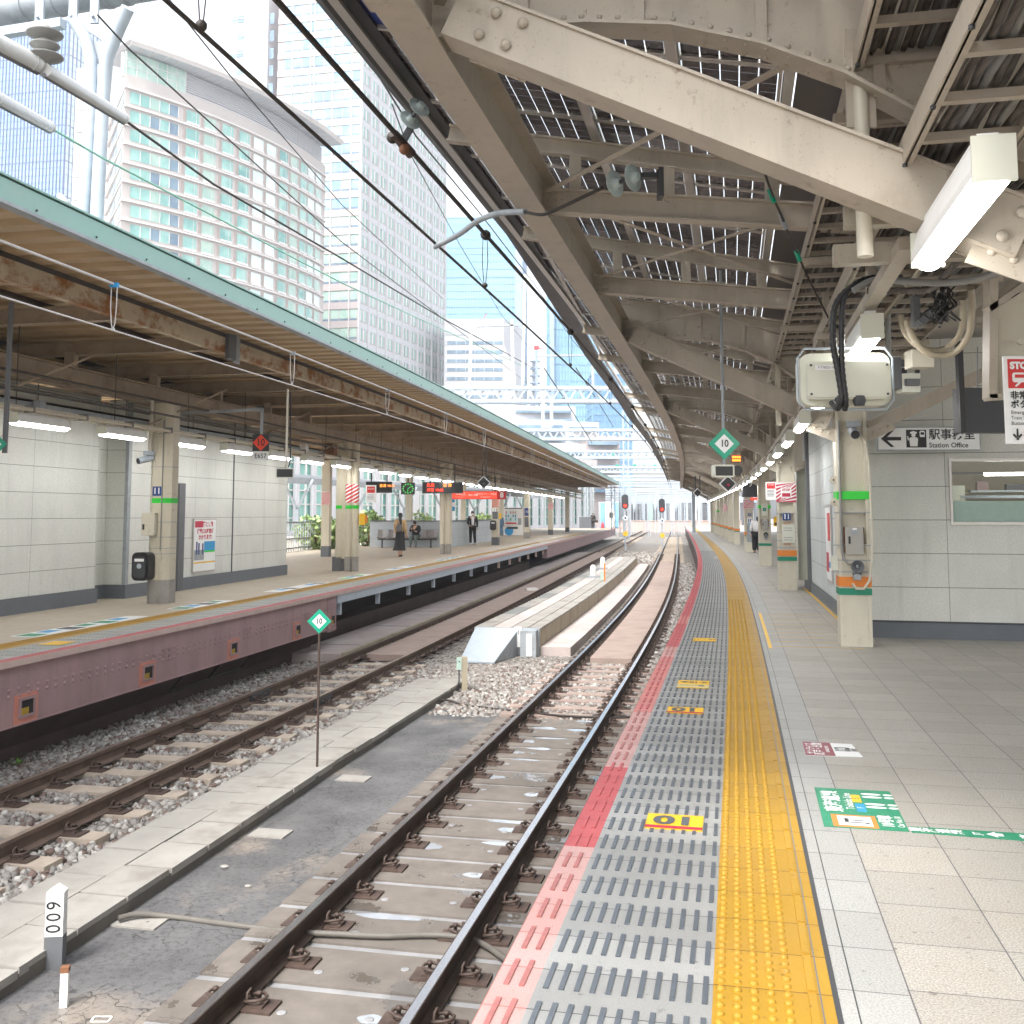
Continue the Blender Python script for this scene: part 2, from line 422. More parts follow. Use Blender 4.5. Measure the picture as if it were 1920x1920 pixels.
# ================================================================ ground and track bed
def gravel_mat(name, tone=1.0):
    t = NT(name); co = t.co()
    v = t.n('ShaderNodeTexVoronoi'); v.inputs['Scale'].default_value = 22; t.set(v.inputs['Vector'], co)
    sp = t.sep(v.outputs['Color'])
    c = t.mix(sp[0], mul((.16, .145, .13), tone), mul((.50, .47, .43), tone))
    c = t.mix(t.m('MULTIPLY', t.ramp(t.noise(co, .5, 5), .45, .75), .6), c, mul((.20, .16, .13), tone))
    d = v.outputs['Distance']
    c = t.mix(t.ramp(d, .45, .75), c, (.05, .045, .04))
    return t.bsdf(c, .9, 0., t.m('SUBTRACT', 1.0, d), .8, .03)
MT['gravel'] = gravel_mat('gravel_bed')
g = MB(); g.quad([(-330, -60, -1.6), (380, -60, -1.6), (380, 660, -1.6), (-330, 660, -1.6)], mat('city_ground', (.30, .29, .28), .9, .2, .05))
g.build('ground', kind='structure', origin=False)
b = MB(); pts = []
Ys = np.arange(-6, 150, 2.0)
for Y in Ys:
    s = ER.s(Y); e = EL.s(Y)
    pts += [EL.P(e, -1.6, -1.32), ER.P(s, .5, -1.32)]
b.add(pts, [(2 * i, 2 * i + 1, 2 * i + 3, 2 * i + 2) for i in range(len(Ys) - 1)], 'gravel')
far = [EL.P(EL.s(118), -40, -1.36), EL.P(EL.s(118), 0, -1.36), ER.P(ER.s(150), 30, -1.36)]
b.quad([(-30, 119, -1.37), (80, 119, -1.37), (120, 330, -1.37), (-60, 330, -1.37)], 'gravel')
b.build('track_bed', kind='structure', origin=False)

# loose ballast stones
def stones(regions, name, label_kind='stuff'):
    C, S = [], []
    for cv, o0, o1, s0, s1, dens, size, avoid in regions:
        n = int((o1 - o0) * (s1 - s0) * dens)
        off = np.random.uniform(o0, o1, n); s = np.random.uniform(s0, s1, n)
        keep = np.ones(n, bool)
        for f in avoid: keep &= ~f(off, s)
        off, s = off[keep], s[keep]; n = len(s)
        x = np.interp(s, cv.ss, cv.xs); y = np.interp(s, cv.ss, cv.ys); a = -np.arctan(np.interp(s, cv.ss, cv.sl))
        p = np.stack([x + off * np.cos(a), y + off * np.sin(a), -1.315 + np.random.uniform(-.01, .032, n)], 1)
        C.append(p); S.append(np.random.uniform(.6, 1.25, n) * size)
    C = np.concatenate(C); S = np.concatenate(S); n = len(C)
    base = np.array([(x, y, z) for z in (-.5, .5) for y in (-.5, .5) for x in (-.5, .5)]) 
    V = base[None] * np.random.uniform(.55, 1.25, (n, 8, 3)); V[:, :, 2] *= .75
    q = np.random.normal(size=(n, 4)); q /= np.linalg.norm(q, axis=1)[:, None]; w, x, y, z = q.T
    Rm = np.stack([1 - 2 * (y * y + z * z), 2 * (x * y - z * w), 2 * (x * z + y * w), 2 * (x * y + z * w), 1 - 2 * (x * x + z * z), 2 * (y * z - x * w),
                   2 * (x * z - y * w), 2 * (y * z + x * w), 1 - 2 * (x * x + y * y)], 1).reshape(n, 3, 3)
    V = np.einsum('nij,nkj->nki', Rm, V) * S[:, None, None] + C[:, None, :]
    fq = np.array([(0, 2, 3, 1), (4, 5, 7, 6), (0, 1, 5, 4), (2, 6, 7, 3), (0, 4, 6, 2), (1, 3, 7, 5)])
    Fq = (fq[None] + (np.arange(n) * 8)[:, None, None]).reshape(-1, 4)
    me = bpy.data.meshes.new(name); me.vertices.add(n * 8); me.vertices.foreach_set('co', V.reshape(-1))
    me.loops.add(len(Fq) * 4); me.loops.foreach_set('vertex_index', Fq.reshape(-1))
    me.polygons.add(len(Fq)); me.polygons.foreach_set('loop_start', np.arange(len(Fq)) * 4); me.update(); me.validate()
    t = NT('ballast_stone'); ge = t.n('ShaderNodeNewGeometry'); rp = ge.outputs['Random Per Island']
    c = t.mix(rp, (.16, .145, .135), (.46, .44, .41)); c = t.mix(t.m('GREATER_THAN', rp, .90), c, (.52, .51, .48))
    c = t.mix(t.m('LESS_THAN', rp, .18), c, (.17, .12, .10))
    c = t.mix(t.m('MULTIPLY', t.ramp(t.noise(t.co(), .7, 5, .7), .45, .7), .55), c, (.17, .14, .125))
    me.materials.append(t.bsdf(c, .85))
    o = bpy.data.objects.new(name, me); COL.objects.link(o); return tag(o, kind='stuff')
def on_sleeper(pitch, s_from, s_to, half=.14, ow=1.02, ph=0.):
    return lambda o, s: (np.abs(((s - ph) / pitch + .5) % 1 - .5) * pitch < half) & (np.abs(o) < ow) & (s > s_from) & (s < s_to)
rail_zone = lambda o, s: (np.abs(np.abs(o) - .566) < .085)
S2 = .70; S1 = .6
TRF = lambda s: np.interp(s, [6, 11.5], [.11, .0])
def in_trough(o, s):
    x = np.interp(s, T2.ss, T2.xs) + o; y = np.interp(s, T2.ss, T2.ys); s1 = np.interp(y, T1.ys, T1.ss)
    o1 = (x - np.interp(s1, T1.ss, T1.xs)) * .978
    return (o1 > -2.93 + TRF(s1)) & (s1 < 17.6)
stones([(T2, -1.75, 2.35, 5.5, 13, 620, .058, [on_sleeper(S2, 0, 22), rail_zone, in_trough]),
        (T2, -1.55, 2.45, 13, 20.6, 430, .064, [on_sleeper(S2, 0, 22), rail_zone, in_trough]),
        (T1, -2.95, 1.35, 15.0, 20.6, 430, .064, [on_sleeper(S1, 14, 21, ph=.25), rail_zone, lambda o, s: (o < -2.05) & (s < 17.5), lambda o, s: (o < -1.5) & (s > 20.0)]),
        (T1, .72, 1.45, 20, 62, 120, .085, [rail_zone]),
        (T2, -2.4, -1.2, 9, 20.2, 500, .05, []),
        (T2, .9, 4.2, 58, 80, 14, .14, [])], 'ballast')

# ================================================================ railway tracks
RAILP = [(-.0325, 0), (.0325, 0), (.034, -.03), (.012, -.045), (.009, -.12), (.0635, -.142), (.0635, -.153), (-.0635, -.153), (-.0635, -.142), (-.009, -.12), (-.012, -.045), (-.034, -.03)]
def wet_slab(name, col, wet=.5):
    t = NT(name); co = t.co(); n = t.noise(co, 1.6, 6, .65); k = t.ramp(n, .56, .60)
    c = t.mix(t.ramp(t.noise(co, 5, 5, .6), .3, .7), mul(col, .8), mul(col, 1.15))
    c = t.mix(t.ramp(t.noise(co, .8, 4), .45, .7), c, mul(col, .62))
    c = t.mix(t.m('MULTIPLY', k, wet), c, mul(col, .5))
    r = t.m('SUBTRACT', .75, t.m('MULTIPLY', k, .70 * wet * 2), clamp=True)
    return t.bsdf(c, r, 0., t.m('MULTIPLY', t.noise(co, 60, 3), t.m('SUBTRACT', 1.0, k)), .2, .006)
MT['slab'] = wet_slab('brown_track_slab', (.18, .158, .138), .5)
MT['slab_gap'] = wet_slab('slab_gap_sky_sheen', (.30, .30, .31), .4)  # sky reflected in the wet gaps is painted in as pale grey
MT['puddle'] = mat('puddle_sky_sheen', (.36, .39, .43), .12, .15, 6)  # bluish pale base colour imitates bright sky mirrored in the puddles
def clip_mesh():
    b = MB()                                   # local +x points away from the rail foot edge
    b.box((.09, 0, .006), (.20, .17, .018), 'clip'); b.box((.075, 0, .02), (.10, .10, .014), 'clip')
    b.lathe((.085, 0, .02), [(.026, 0), (.026, .016), (.013, .018), (.013, .052), (.018, .052), (.018, .07), (.002, .072)], 'clip', 8)
    loop = [(.0, -.02, .035), (.03, -.05, .05), (.085, -.055, .06), (.125, -.02, .06), (.125, .02, .06), (.085, .055, .06), (.03, .05, .05), (.0, .02, .035)]
    b.tube(loop, .0095, 'clip', 6); b.tube([(.02, -.03, .04), (.02, -.02, .085), (.03, 0, .10), (.02, .02, .085), (.02, .03, .04)], .0095, 'clip', 6)
    return b
CLIP = clip_mesh().build('rail_clip', loc=(0, 0, 0)); CLIPME = CLIP.data; bpy.data.objects.remove(CLIP)
def clips(root, cv, spots, zt, limit=96):
    """spots = [(s, off of rail, side)]; nearest ones as parts, the rest one part"""
    spots = sorted(spots, key=lambda q: q[0] if q[0] > 2 else 99 - q[0])
    for i, (s, ro, sd) in enumerate(spots[:limit]):
        o = bpy.data.objects.new('rail_clip', CLIPME); COL.objects.link(o); o.parent = root
        p = cv.P(s, ro + sd * .055, zt); o.location = p - Vector(root.location); o.rotation_euler = (0, 0, cv.ang(s) + (math.pi if sd < 0 else 0))
    rest = spots[limit:]
    if rest:
        V0 = np.array([v.co[:] for v in CLIPME.vertices]); F0 = [tuple(p.vertices) for p in CLIPME.polygons]
        b = MB()
        for s, ro, sd in rest:
            if s > 60: b.box(cv.P(s, ro + sd * .12, zt + .03), (.14, .14, .06), 'clip', rz=cv.ang(s)); continue
            p = np.array(cv.P(s, ro + sd * .055, zt)); a = cv.ang(s) + (math.pi if sd < 0 else 0); c_, s_ = math.cos(a), math.sin(a)
            V = V0 @ np.array([[c_, s_, 0], [-s_, c_, 0], [0, 0, 1]]) + p
            b.add(V.tolist(), F0, 'clip')
        L = root.location; b.v = [(v[0] - L.x, v[1] - L.y, v[2] - L.z) for v in b.v]
        o = b.build('rail_clip', root, kind='stuff')
MT['railtop2'] = mat('worn_rail_head', (.30, .235, .19), .45, .12, 8, metal=.5, stretch=(8, .3, 1))
def track(cv, label, s0, s1, top, side, joints=()):
    root = thing('railway_track', label, 'railway track', cv.P(12, 0, -1.26))
    inv = Matrix.Translation(-Vector(root.location))
    fin = lambda b, nm, **k: b.build(nm, root, **k)
    def loc(b):
        b.v = [tuple(inv @ Vector(v)) for v in b.v]; return b
    for off in (-.566, .566):
        b = MB(); b.sweep(cv, [(off + o, -1.1 + z) for o, z in RAILP], s0, s1, side, 1.0)
        b.sweep(cv, [(off - .026, -1.0985), (off + .026, -1.0985)], s0, s1, top, 1.0, closed=False)
        loc(b).build('rail', root)
    return root, loc
t1, loc1 = track(T1, 'curved track with polished rails beside the near platform', -4, 200, 'railtop', 'rail')
SLAB_END, IN1 = 14.9, 20.6
k = -2.4
n = 0
while k < SLAB_END:                                        # brown slabs carrying the near rails
    b = MB(); g0 = .045
    b.rect(T1, -1.0, 1.55, -1.42, -1.262, k + g0, k + .6 - g0, 'slab', .6)
    b.rect(T1, -.93, -.69, -1.262, -1.256, k + .07, k + .53, 'slab', .6)
    rs = random.Random(int(k * 100) + 3); gs_ = k + .3
    for o in (-.27, .25):
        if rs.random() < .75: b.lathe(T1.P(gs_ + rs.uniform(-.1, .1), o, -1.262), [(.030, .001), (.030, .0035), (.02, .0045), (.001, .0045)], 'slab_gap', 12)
    loc1(b).build('track_slab', t1)
    if k > 1:
        for q in range(3):
            b = MB()
            if rs.random() < .45:
                c0, c1 = rs.choice([(.27, 0), (-.27, 0), (rs.uniform(-.3, .3), .24), (.30, .2)]); L_, W_ = rs.uniform(.05, .10), rs.uniform(.07, .26) if c1 > .1 else rs.uniform(.07, .11); ph_ = rs.uniform(0, 6)
                b.add([T1.P(gs_ + c1 + L_ * .8 * math.sin(a) * (1 + .2 * math.sin(3 * a + ph_)), c0 + W_ * math.cos(a) * (1 + .15 * math.sin(2 * a + ph_)), -1.2612 + .0003 * q) for a in [j * math.pi / 9 for j in range(18)]], [tuple(range(18))], 'puddle')
            if b.v: loc1(b).build('puddle', t1)
    k += .6
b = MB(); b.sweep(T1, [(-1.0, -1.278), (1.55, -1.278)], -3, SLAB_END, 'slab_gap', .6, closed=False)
loc1(b).build('wet_gap_sheen', t1)
s = SLAB_END + .35; 
while s < IN1:
    b = MB(); b.rect(T1, -1.0, 1.0, -1.4, -1.255, s - .12, s + .12, 'pink_sleeper', .3); loc1(b).build('sleeper', t1); s += S1
s = IN1
while s < 62:                                              # infill panels between the rails further on
    b = MB(); b.rect(T1, -.40, .40, -1.3, -1.18, s + .01, s + .99, 'pink_sleeper', 1.0); loc1(b).build('infill_panel', t1); s += 1.0
b = MB()
while s < 130:
    b.rect(T1, -1.0, 1.0, -1.4, -1.25, s - .12, s + .12, 'sleeper', .3); s += 1.2
loc1(b).build('sleeper', t1, kind='stuff')
sp = []
s = .3 - 2.4
while s < 75:
    for ro, sd in ((-.566, 1), (.566, 1), (.566, -1), (-.566, -1)): sp.append((s, ro, sd))
    s += .6 if s < 40 else 1.2
clips(t1, T1, sp, -1.262)
t2, loc2 = track(T2, 'duller rusty track between ballast and the far platform', 2, 200, 'railtop2', 'rail2')
s = 4.9
while s < 20.6:
    b = MB(); b.rect(T2, -1.0, 1.0, -1.4, -1.255, s - .12, s + .12, 'sleeper', .3); loc2(b).build('sleeper', t2); s += S2
while s < 76:
    b = MB(); b.rect(T2, -.42, .42, -1.3, -1.17, s + .01, s + .99, 'pink_sleeper', 1.0); loc2(b).build('infill_panel', t2); s += 1.0
b = MB()
while s < 130: b.rect(T2, -1.0, 1.0, -1.4, -1.25, s - .12, s + .12, 'sleeper', .3); s += 1.2
loc2(b).build('sleeper', t2, kind='stuff')
sp = []; s = 4.9
while s < 80:
    for ro, sd in ((-.566, 1), (.566, 1), (-.566, -1), (.566, -1)): sp.append((s, ro, sd))
    s += S2 if s < 45 else 1.4
clips(t2, T2, sp, -1.255)
for ro, (px, py) in ((-.566, (512, 1300)), (.566, (625, 1310))):    # fishplates at the joints
    q = GR(px, py, -1.15); s, _ = T2.near(q); b = MB()
    b.rect(T2, ro + .014, ro + .045, -1.225, -1.125, s - .35, s + .35, 'charcoal', .4)
    for i in range(4): b.lathe(T2.P(s - .27 + .18 * i, ro + .045, -1.175), [(.02, 0), (.02, .03)], 'clip', 6, axis=(1, -.2, 0))
    loc2(b).build('fishplate', t2)

# ---------------------------------------------------------------- trough, asphalt, raised slabs between the tracks
MT['asphalt'] = None
def asphalt():
    t = NT('cracked_asphalt'); co = t.co()
    v = t.n('ShaderNodeTexVoronoi', feature='DISTANCE_TO_EDGE'); v.inputs['Scale'].default_value = 5
    nz = t.n('ShaderNodeTexNoise'); t.set(nz.inputs['Vector'], co); nz.inputs['Scale'].default_value = 3; nz.inputs['Detail'].default_value = 5
    t.set(v.inputs['Vector'], t.mix(.35, co, nz.outputs['Color']))
    crack = t.m('MULTIPLY', t.ramp(v.outputs[0], .018, .0), t.ramp(t.noise(co, 1.3, 4), .46, .55))
    n = t.noise(co, .9, 6, .68)
    c = t.mix(t.ramp(n, .3, .7), (.05, .05, .052), (.16, .158, .16))
    c = t.mix(t.ramp(t.noise(t.scale(co, (1, 1, 1)), .55, 5, .6), .54, .62), c, (.24, .205, .17))
    c = t.mix(t.m('MULTIPLY', t.ramp(t.noise(co, 140, 2, .8), .45, .7), .5), c, (.24, .24, .25))
    c = t.mix(t.m('MULTIPLY', t.ramp(t.noise(co, 24, 4, .8), .50, .62), .55), c, (.035, .033, .035))
    c = t.mix(crack, c, (.02, .02, .02))
    wet = t.ramp(t.noise(co, .45, 3), .42, .62)
    return t.bsdf(c, t.m('SUBTRACT', .75, t.m('MULTIPLY', wet, .42)), 0., t.m('ADD', t.noise(co, 90, 3), t.m('MULTIPLY', crack, -1.)), .35, .006)
MT['asphalt'] = asphalt()
b = MB(); b.rect(T1, -2.2, -1.003, -1.40, -1.285, -3, 16.0, 'asphalt', 1.0)
b.build('path', kind='structure')
MT['lid_dark0'] = mat('dark_trough_body', (.13, .12, .105), .85, .2, 4)
tr = thing('cable_trough', 'double row of flush concrete trough lids between the tracks', 'cable trough', T1.P(10, -2.5, -1.3))
inv = Matrix.Translation(-Vector(tr.location))
b = MB(); b.rect(T1, -2.90, -2.10, -1.42, -1.20, 3.5, 17.4, 'lid_dark0', 1.0, offf=TRF); b.v = [tuple(inv @ Vector(v)) for v in b.v]; b.build('trough_body', tr)
for r, (o0, o1) in enumerate(((-2.90, -2.505), (-2.495, -2.10))):
    s = 3.6 + .25 * r
    while s < 17.2:
        if not (r == 1 and 5.0 < s < 5.2):
            b = MB(); j = random.uniform(-.008, .008); z = random.uniform(-.004, .006)
            b.rect(T1, o0 + j, o1 + j, -1.22, -1.165 + z, s + .012, s + .588, 'concrete', .6, offf=TRF)
            b.v = [tuple(inv @ Vector(v)) for v in b.v]; b.build('lid', tr)
        s += .6
rb = thing('raised_walkway', 'raised concrete slab island with beige side wall between the tracks', 'concrete walkway', T1.P(24, -2.2, -1.3))
inv = Matrix.Translation(-Vector(rb.location))
def rp(name, f, parent=rb):
    b = MB(); f(b); b.v = [tuple(inv @ Vector(v)) for v in b.v]; return b.build(name, parent)
rp('side_wall', lambda b: b.rect(T1, -3.0, -1.58, -1.42, -.80, 21.8, 58, 'concrete_tan', 2))
rp('ledge', lambda b: b.rect(T1, -1.57, -.95, -1.42, -1.14, 21.75, 58, 'concrete_pink', 2))
cols = ['concrete', 'concrete_pink', 'concrete', 'concrete']
MT['lid_dark'] = mat('dark_lid', (.20, .21, .20), .8, .1, 5)
for j, (o0, o1) in enumerate(((-3.0, -2.62), (-2.61, -2.22), (-2.21, -1.86), (-1.85, -1.58))):
    s = 21.8; i = 0
    while s < 45:
        L = .95
        m = 'lid_dark' if (j == 0 and (i * 7) % 5 in (1, 3)) else cols[j]
        rp('lid', lambda b: b.rect(T1, o0 + .008, o1 - .004, -.798, -.765, s + .008, s + L - .008, m, 1)); s += L; i += 1
    rp('paving', lambda b: b.rect(T1, o0 + .008, o1 - .004, -.798, -.765, s, 58, cols[j], 2))
rp('front_plate', lambda b: b.rect(T1, -2.98, -1.60, -1.35, -.77, 21.72, 21.79, 'galvpale', .3))
rp('cover_box', lambda b: (b.rect(T1, -1.95, -1.62, -1.4, -.79, 21.45, 21.7, 'galv', .3), b.rect(T1, -1.82, -1.70, -1.3, -.85, 21.43, 21.45, 'white', .3)))
rm = MB()
a0, a1 = T1.P(21.7, -2.95, -.77), T1.P(21.7, -2.02, -.77); c0, c1 = T1.P(20.35, -2.95, -1.28), T1.P(20.35, -2.25, -1.28)
rm.prism([a0, a1, c1, c0], (0, 0, -.03), 'galvpale')
rm.prism([T1.P(21.7, -2.04, -.79), T1.P(20.38, -2.27, -1.29), T1.P(21.7, -2.04, -1.35)], (.02, 0, 0), 'galv')
rm.build('ramp_plate', label='sloping chequered steel ramp plate leaning on the raised walkway', cat='ramp')
fs = MB(); fs.rect(T2, -1.9, -.78, -1.42, -1.13, 20.6, 75, 'concrete_pink', 2); fs.rect(T2, -.78, -.70, -1.42, -1.10, 20.6, 75, 'concrete_tan', 2)
for i in range(14): fs.rect(T2, -1.9, -.79, -1.129, -1.126, 22 + i * 3.7, 22.03 + i * 3.7, 'charcoal', 1)
fs.build('concrete_apron', label='long pale concrete apron beside the far rails under the platform overhang', cat='concrete slab')

# ================================================================ near platform
RED_SEG = [(-8, 2.9, 1), (2.9, 3.3, 0), (3.3, 5.25, 1), (5.25, 6.85, 0), (6.85, 8.7, 1), (8.7, 9.6, 2), (9.6, 12.0, 2), (12.0, 12.9, 1), (12.9, 15.6, 0), (15.6, 16.8, 2), (16.8, 110, 0)]
MT['red0'] = tile_mat('strong_red_edge_paint', (.46, .10, .11), 9, .3, line=(.30, .03, .04), var=.03, speck=.1, dirt=(.55, .12, .12))
MT['red1'] = tile_mat('worn_pale_red_edge', (.58, .36, .34), 9, .3, line=(.35, .13, .11), var=.08, speck=.3, dirt=(.50, .22, .19))
MT['red2'] = tile_mat('faded_red_edge', (.60, .22, .20), 9, .3, line=(.35, .12, .10), var=.06, speck=.2, dirt=(.42, .24, .20))
MT['greytile'] = tile_mat('grey_edge_tile', (.35, .352, .343), 9, .3, line=(.06, .07, .07), var=.16, speck=.2, rough=.25, dirt=(.19, .19, .18))
MT['yellowtile'] = tile_mat('tactile_yellow_tile', (.43, .245, .018), 9, .3, line=(.13, .06, .01), var=.07, speck=.12, rough=.4, dirt=(.42, .23, .05))
MT['rib'] = mat('grey_rubber_rib', (.10, .115, .135), .35, .15, 30)
MT['rib_red'] = mat('red_rubber_rib', (.38, .14, .13), .45, .2, 30)
MT['floor'] = tile_mat('granite_floor_tile', (.47, .445, .40), .40, .40, ou=1.385, half=.0026, line=(.10, .10, .11), var=.10, speck=.7, dirt=(.34, .30, .25))
MT['floor_b'] = tile_mat('granite_border_tile', (.43, .43, .415), 9, .36, half=.0026, line=(.10, .10, .11), var=.06, speck=.5, dirt=(.35, .33, .3))
pf = thing('platform', None, None, (0, 0, 0), kind='structure')
def pfp(name, f, **k):
    b = MB(); f(b); return b.build(name, pf, **k)
PE = 150
pfp('platform_body', lambda b: (b.rect(ER, .10, 16, -1.6, -.18, -8, PE, 'dark_wall', 2), b.rect(ER, .005, 16, -.175, -.003, -8, PE, 'concrete', 2)))
def red(b):
    for s0, s1, k in RED_SEG: b.sweep(ER, [(0, 0), (.15, 0)], s0, s1, 'red%d' % k, .9, closed=False)
    b.sweep(ER, [(.0, -.06), (.0, 0)], -8, PE, 'concrete', 2, closed=False)
pfp('edge_strip', red)
pfp('grey_strip', lambda b: b.sweep(ER, [(.15, 0), (.74, 0)], -8, PE, 'greytile', .9, closed=False))
def ribs(b):
    k = 0; s = -.5
    while s < 46:
        for i in range(11):
            o = .185 + .053 * i; b.rect(ER, o - .009, o + .009, 0.0005, .0055, s + .05, s + .25, 'rib', .3)
        rk = next(k for a, c, k in RED_SEG if a <= s + .15 < c)
        for o in (.048, .102): b.rect(ER, o - .009, o + .009, 0.0005, .0055, s + .05, s + .25, 'rib_red' if rk == 1 else 'red0', .3)
        s += .3
pfp('rubber_ribs', ribs)
pfp('tactile_strip', lambda b: b.sweep(ER, [(.74, .002), (1.13, .002)], -8, PE, 'yellowtile', .9, closed=False))
def bumps(b):
    s = -.3 + .03
    YO = (.765, .82, .875, .93, .985)
    prof = [(.0155, 0), (.0145, .006), (.009, .0105), (.0001, .012)]
    while s < 20:
        for o in YO: b.lathe(ER.P(s, o, .002), prof, 'yellowtile', 7)
        s += .06
    for o in YO: b.rect(ER, o - .006, o + .006, .002, .008, 20, 90, 'yellowtile', 1)
    s = -.6
    while s < 60: b.rect(ER, 1.05, 1.078, .002, .010, s + .01, s + .29, 'yellowtile', .3); s += .3
    b.rect(ER, 1.088, 1.093, .0022, .0028, -1, 60, 'rib', 1)
pfp('tactile_bumps', bumps)
def pave(b):
    b.sweep(ER, [(1.13, 0), (1.15, 0)], -8, PE, 'charcoal', 1, closed=False)
    b.sweep(ER, [(1.15, 0), (1.2, 0)], -8, PE, 'floor_b', .9, closed=False)
    b.sweep(ER, [(1.205, 0), (1.38, 0)], -8, PE, 'floor_b', .9, closed=False)
    b.sweep(ER, [(1.2, -.001), (1.205, -.001)], -8, PE, 'charcoal', .9, closed=False)
    b.sweep(ER, [(1.38, 0), (4, 0), (8, 0), (16, 0)], -8, PE, 'floor', .9, closed=False)
pfp('paving', pave)
def tape(b):
    b.rect(ER, 1.22, 1.26, .001, .003, 13.0, 17.5, 'yellow', .5)
    b.rect(ER, 2.36, 2.40, .001, .003, 13.6, 23.4, 'yellow', .5)
    for i in range(9): b.rect(ER, 1.3 + .0 * i, 2.34, .001, .0025, 13.2 + i * .5, 13.215 + i * .5, 'yellow', .5)
pfp('floor_lines', tape)

# floor stickers
def FT(p, along, size_m=None):
    """matrix for writing on the floor: text x along the given ground direction, text up to its left"""
    a = Vector((along[0], along[1], 0)).normalized(); u = Vector((-a.y, a.x, 0))
    return Matrix(((a.x, u.x, 0, p[0]), (a.y, u.y, 0, p[1]), (0, 0, 1, p[2]), (0, 0, 0, 1)))
def sticker(s, off, w, l, z=.0075):
    b = MB(); b.rect(ER, off - w / 2, off + w / 2, .0008, z, s - l / 2, s + l / 2, 'yellow', .3); return b
for i, ((px, py), txt, lab) in enumerate((((1265, 1543), 1, 'largest yellow floor sticker numbered 10, nearest on the ribbed grey strip'),
                                  ((1285, 1333), 1, 'smaller yellow 10 sticker with red edge, second along the grey strip'),
                                  ((1300, 1284), 2, 'yellow and cream floor sticker with a black arrow row'),
                                  ((1321, 1200), 3, 'thin far yellow sticker on the darker ribbed tiles'))):
    s, off = ER.near(GR(px, py, 0)); b = sticker(s, off, .29, .25 if i < 2 else .42 if i == 2 else .3)
    a = ER.ang(s); t_ = (-math.cos(a), -math.sin(a))
    if txt == 1:
        b.rect(ER, off - .145, off + .145, .0092, .0100, s - .125, s - .085, 'crimson', .3)
        b.text('10', .20, 'text_grey', FT(ER.P(s + .02, off, .0105), t_), bold=.008, sx=1.1)
    elif txt == 2:
        MT['creamst'] = mat('worn_cream_sticker', (.62, .50, .22), .5)
        b.rect(ER, off - .145, off + .145, .0092, .0098, s - .21, s - .02, 'creamst', .3)
        b.text('←10▲', .085, 'text_grey', FT(ER.P(s + .1, off, .0105), t_), bold=.004)
        b.rect(ER, off - .12, off + .06, .0099, .0105, s - .10, s - .09, 'text_grey', .3); b.rect(ER, off + .05, off + .10, .0099, .0105, s - .13, s - .07, 'text_grey', .3)
    else: b.text('10・11', .1, 'text_grey', FT(ER.P(s, off, .0105), t_), bold=.004)
    b.build('floor_sticker', label=lab, cat='floor sticker', group='yellow stickers on the ribbed edge strip')
# maroon and white sticker
c4 = [GR(1504, 1391), GR(1597, 1396), GR(1618, 1420), GR(1511, 1417)]
def flat(b, pts, z0, z1, m): b.prism([(p[0], p[1], z0) for p in pts], (0, 0, z1 - z0), m)
def lerp4(c, u, v): 
    return c[0].lerp(c[1], u).lerp(c[3].lerp(c[2], u), v)
MT['maroonst'] = mat('maroon_sticker', (.25, .035, .06), .45, .05, 5)
b = MB(); flat(b, c4, .0008, .003, 'signwhite'); flat(b, [lerp4(c4, 0, 0), lerp4(c4, .56, 0), lerp4(c4, .53, 1), lerp4(c4, 0, 1)], .0032, .0036, 'maroonst')
al = (c4[0] - c4[3]).normalized(); L = (c4[0] - c4[3]).length
for u, tx, sz, m in ((.13, 'サンライズ', .065, 'signwhite'), (.28, '瀬戸・出雲', .075, 'signwhite'), (.44, 'SUNRISE SETO', .03, 'signwhite'), (.62, 'Car', .03, 'text_black'), (.74, '10', .15, 'text_black'), (.90, '号車\n乗車', .045, 'text_black')):
    b.text(tx, sz, m, FT(lerp4(c4, u, .5) + Vector((0, 0, .004)), al), bold=.001)
b.build('floor_sticker', label='maroon and white floor sticker for car 10 on the granite tiles', cat='floor sticker')
# green sticker with a tail
g4 = [GR(1527, 1477), GR(1668, 1485), GR(1705, 1560), GR(1545, 1550)]
tail = [GR(1700, 1550), GR(1960, 1566), GR(1970, 1581), GR(1707, 1561)]
MT['greenst'] = mat('green_sticker', (.015, .25, .13), .5, .06, 5, col2=(.05, .30, .18), m=(.5, .7), mscale=30)
b = MB(); flat(b, g4, .0008, .0032, 'greenst'); flat(b, [tail[0] + (tail[1] - tail[0]) * .012, tail[1], tail[2], tail[3] + (tail[2] - tail[3]) * .012], .0008, .0030, 'greenst')
al = (g4[0] - g4[3]).normalized(); zz = Vector((0, 0, .0042))
b.text('東海道線', .105, 'signwhite', FT(lerp4(g4, .20, .36) + zz, al), bold=.003)
b.text('Tokaido Line', .062, 'signwhite', FT(lerp4(g4, .40, .34) + zz, al), bold=.001)
b.text('10号車', .08, 'signwhite', FT(lerp4(g4, .79, .80) + zz, al), bold=.003, sx=.85)
b.text('Car No.10', .045, 'signwhite', FT(lerp4(g4, .94, .80) + zz, al), bold=.001)
def rr(u0, u1, v0, v1, z, m): flat(b, [lerp4(g4, u0, v0), lerp4(g4, u1, v0), lerp4(g4, u1, v1), lerp4(g4, u0, v1)], z, z + .0006, m)
rr(.45, .57, .16, .36, .0034, 'yellow'); rr(.47, .59, .40, .60, .0034, 'blue')
MT['orangest'] = mat('orange_sticker_frame', (.75, .25, .04), .5); rr(.12, .66, .70, .985, .0034, 'orangest'); rr(.19, .60, .735, .95, .0042, 'signwhite')
b.text('JT', .13, 'text_black', FT(lerp4(g4, .40, .845) + Vector((0, 0, .0052)), al), bold=.004, sx=.7)
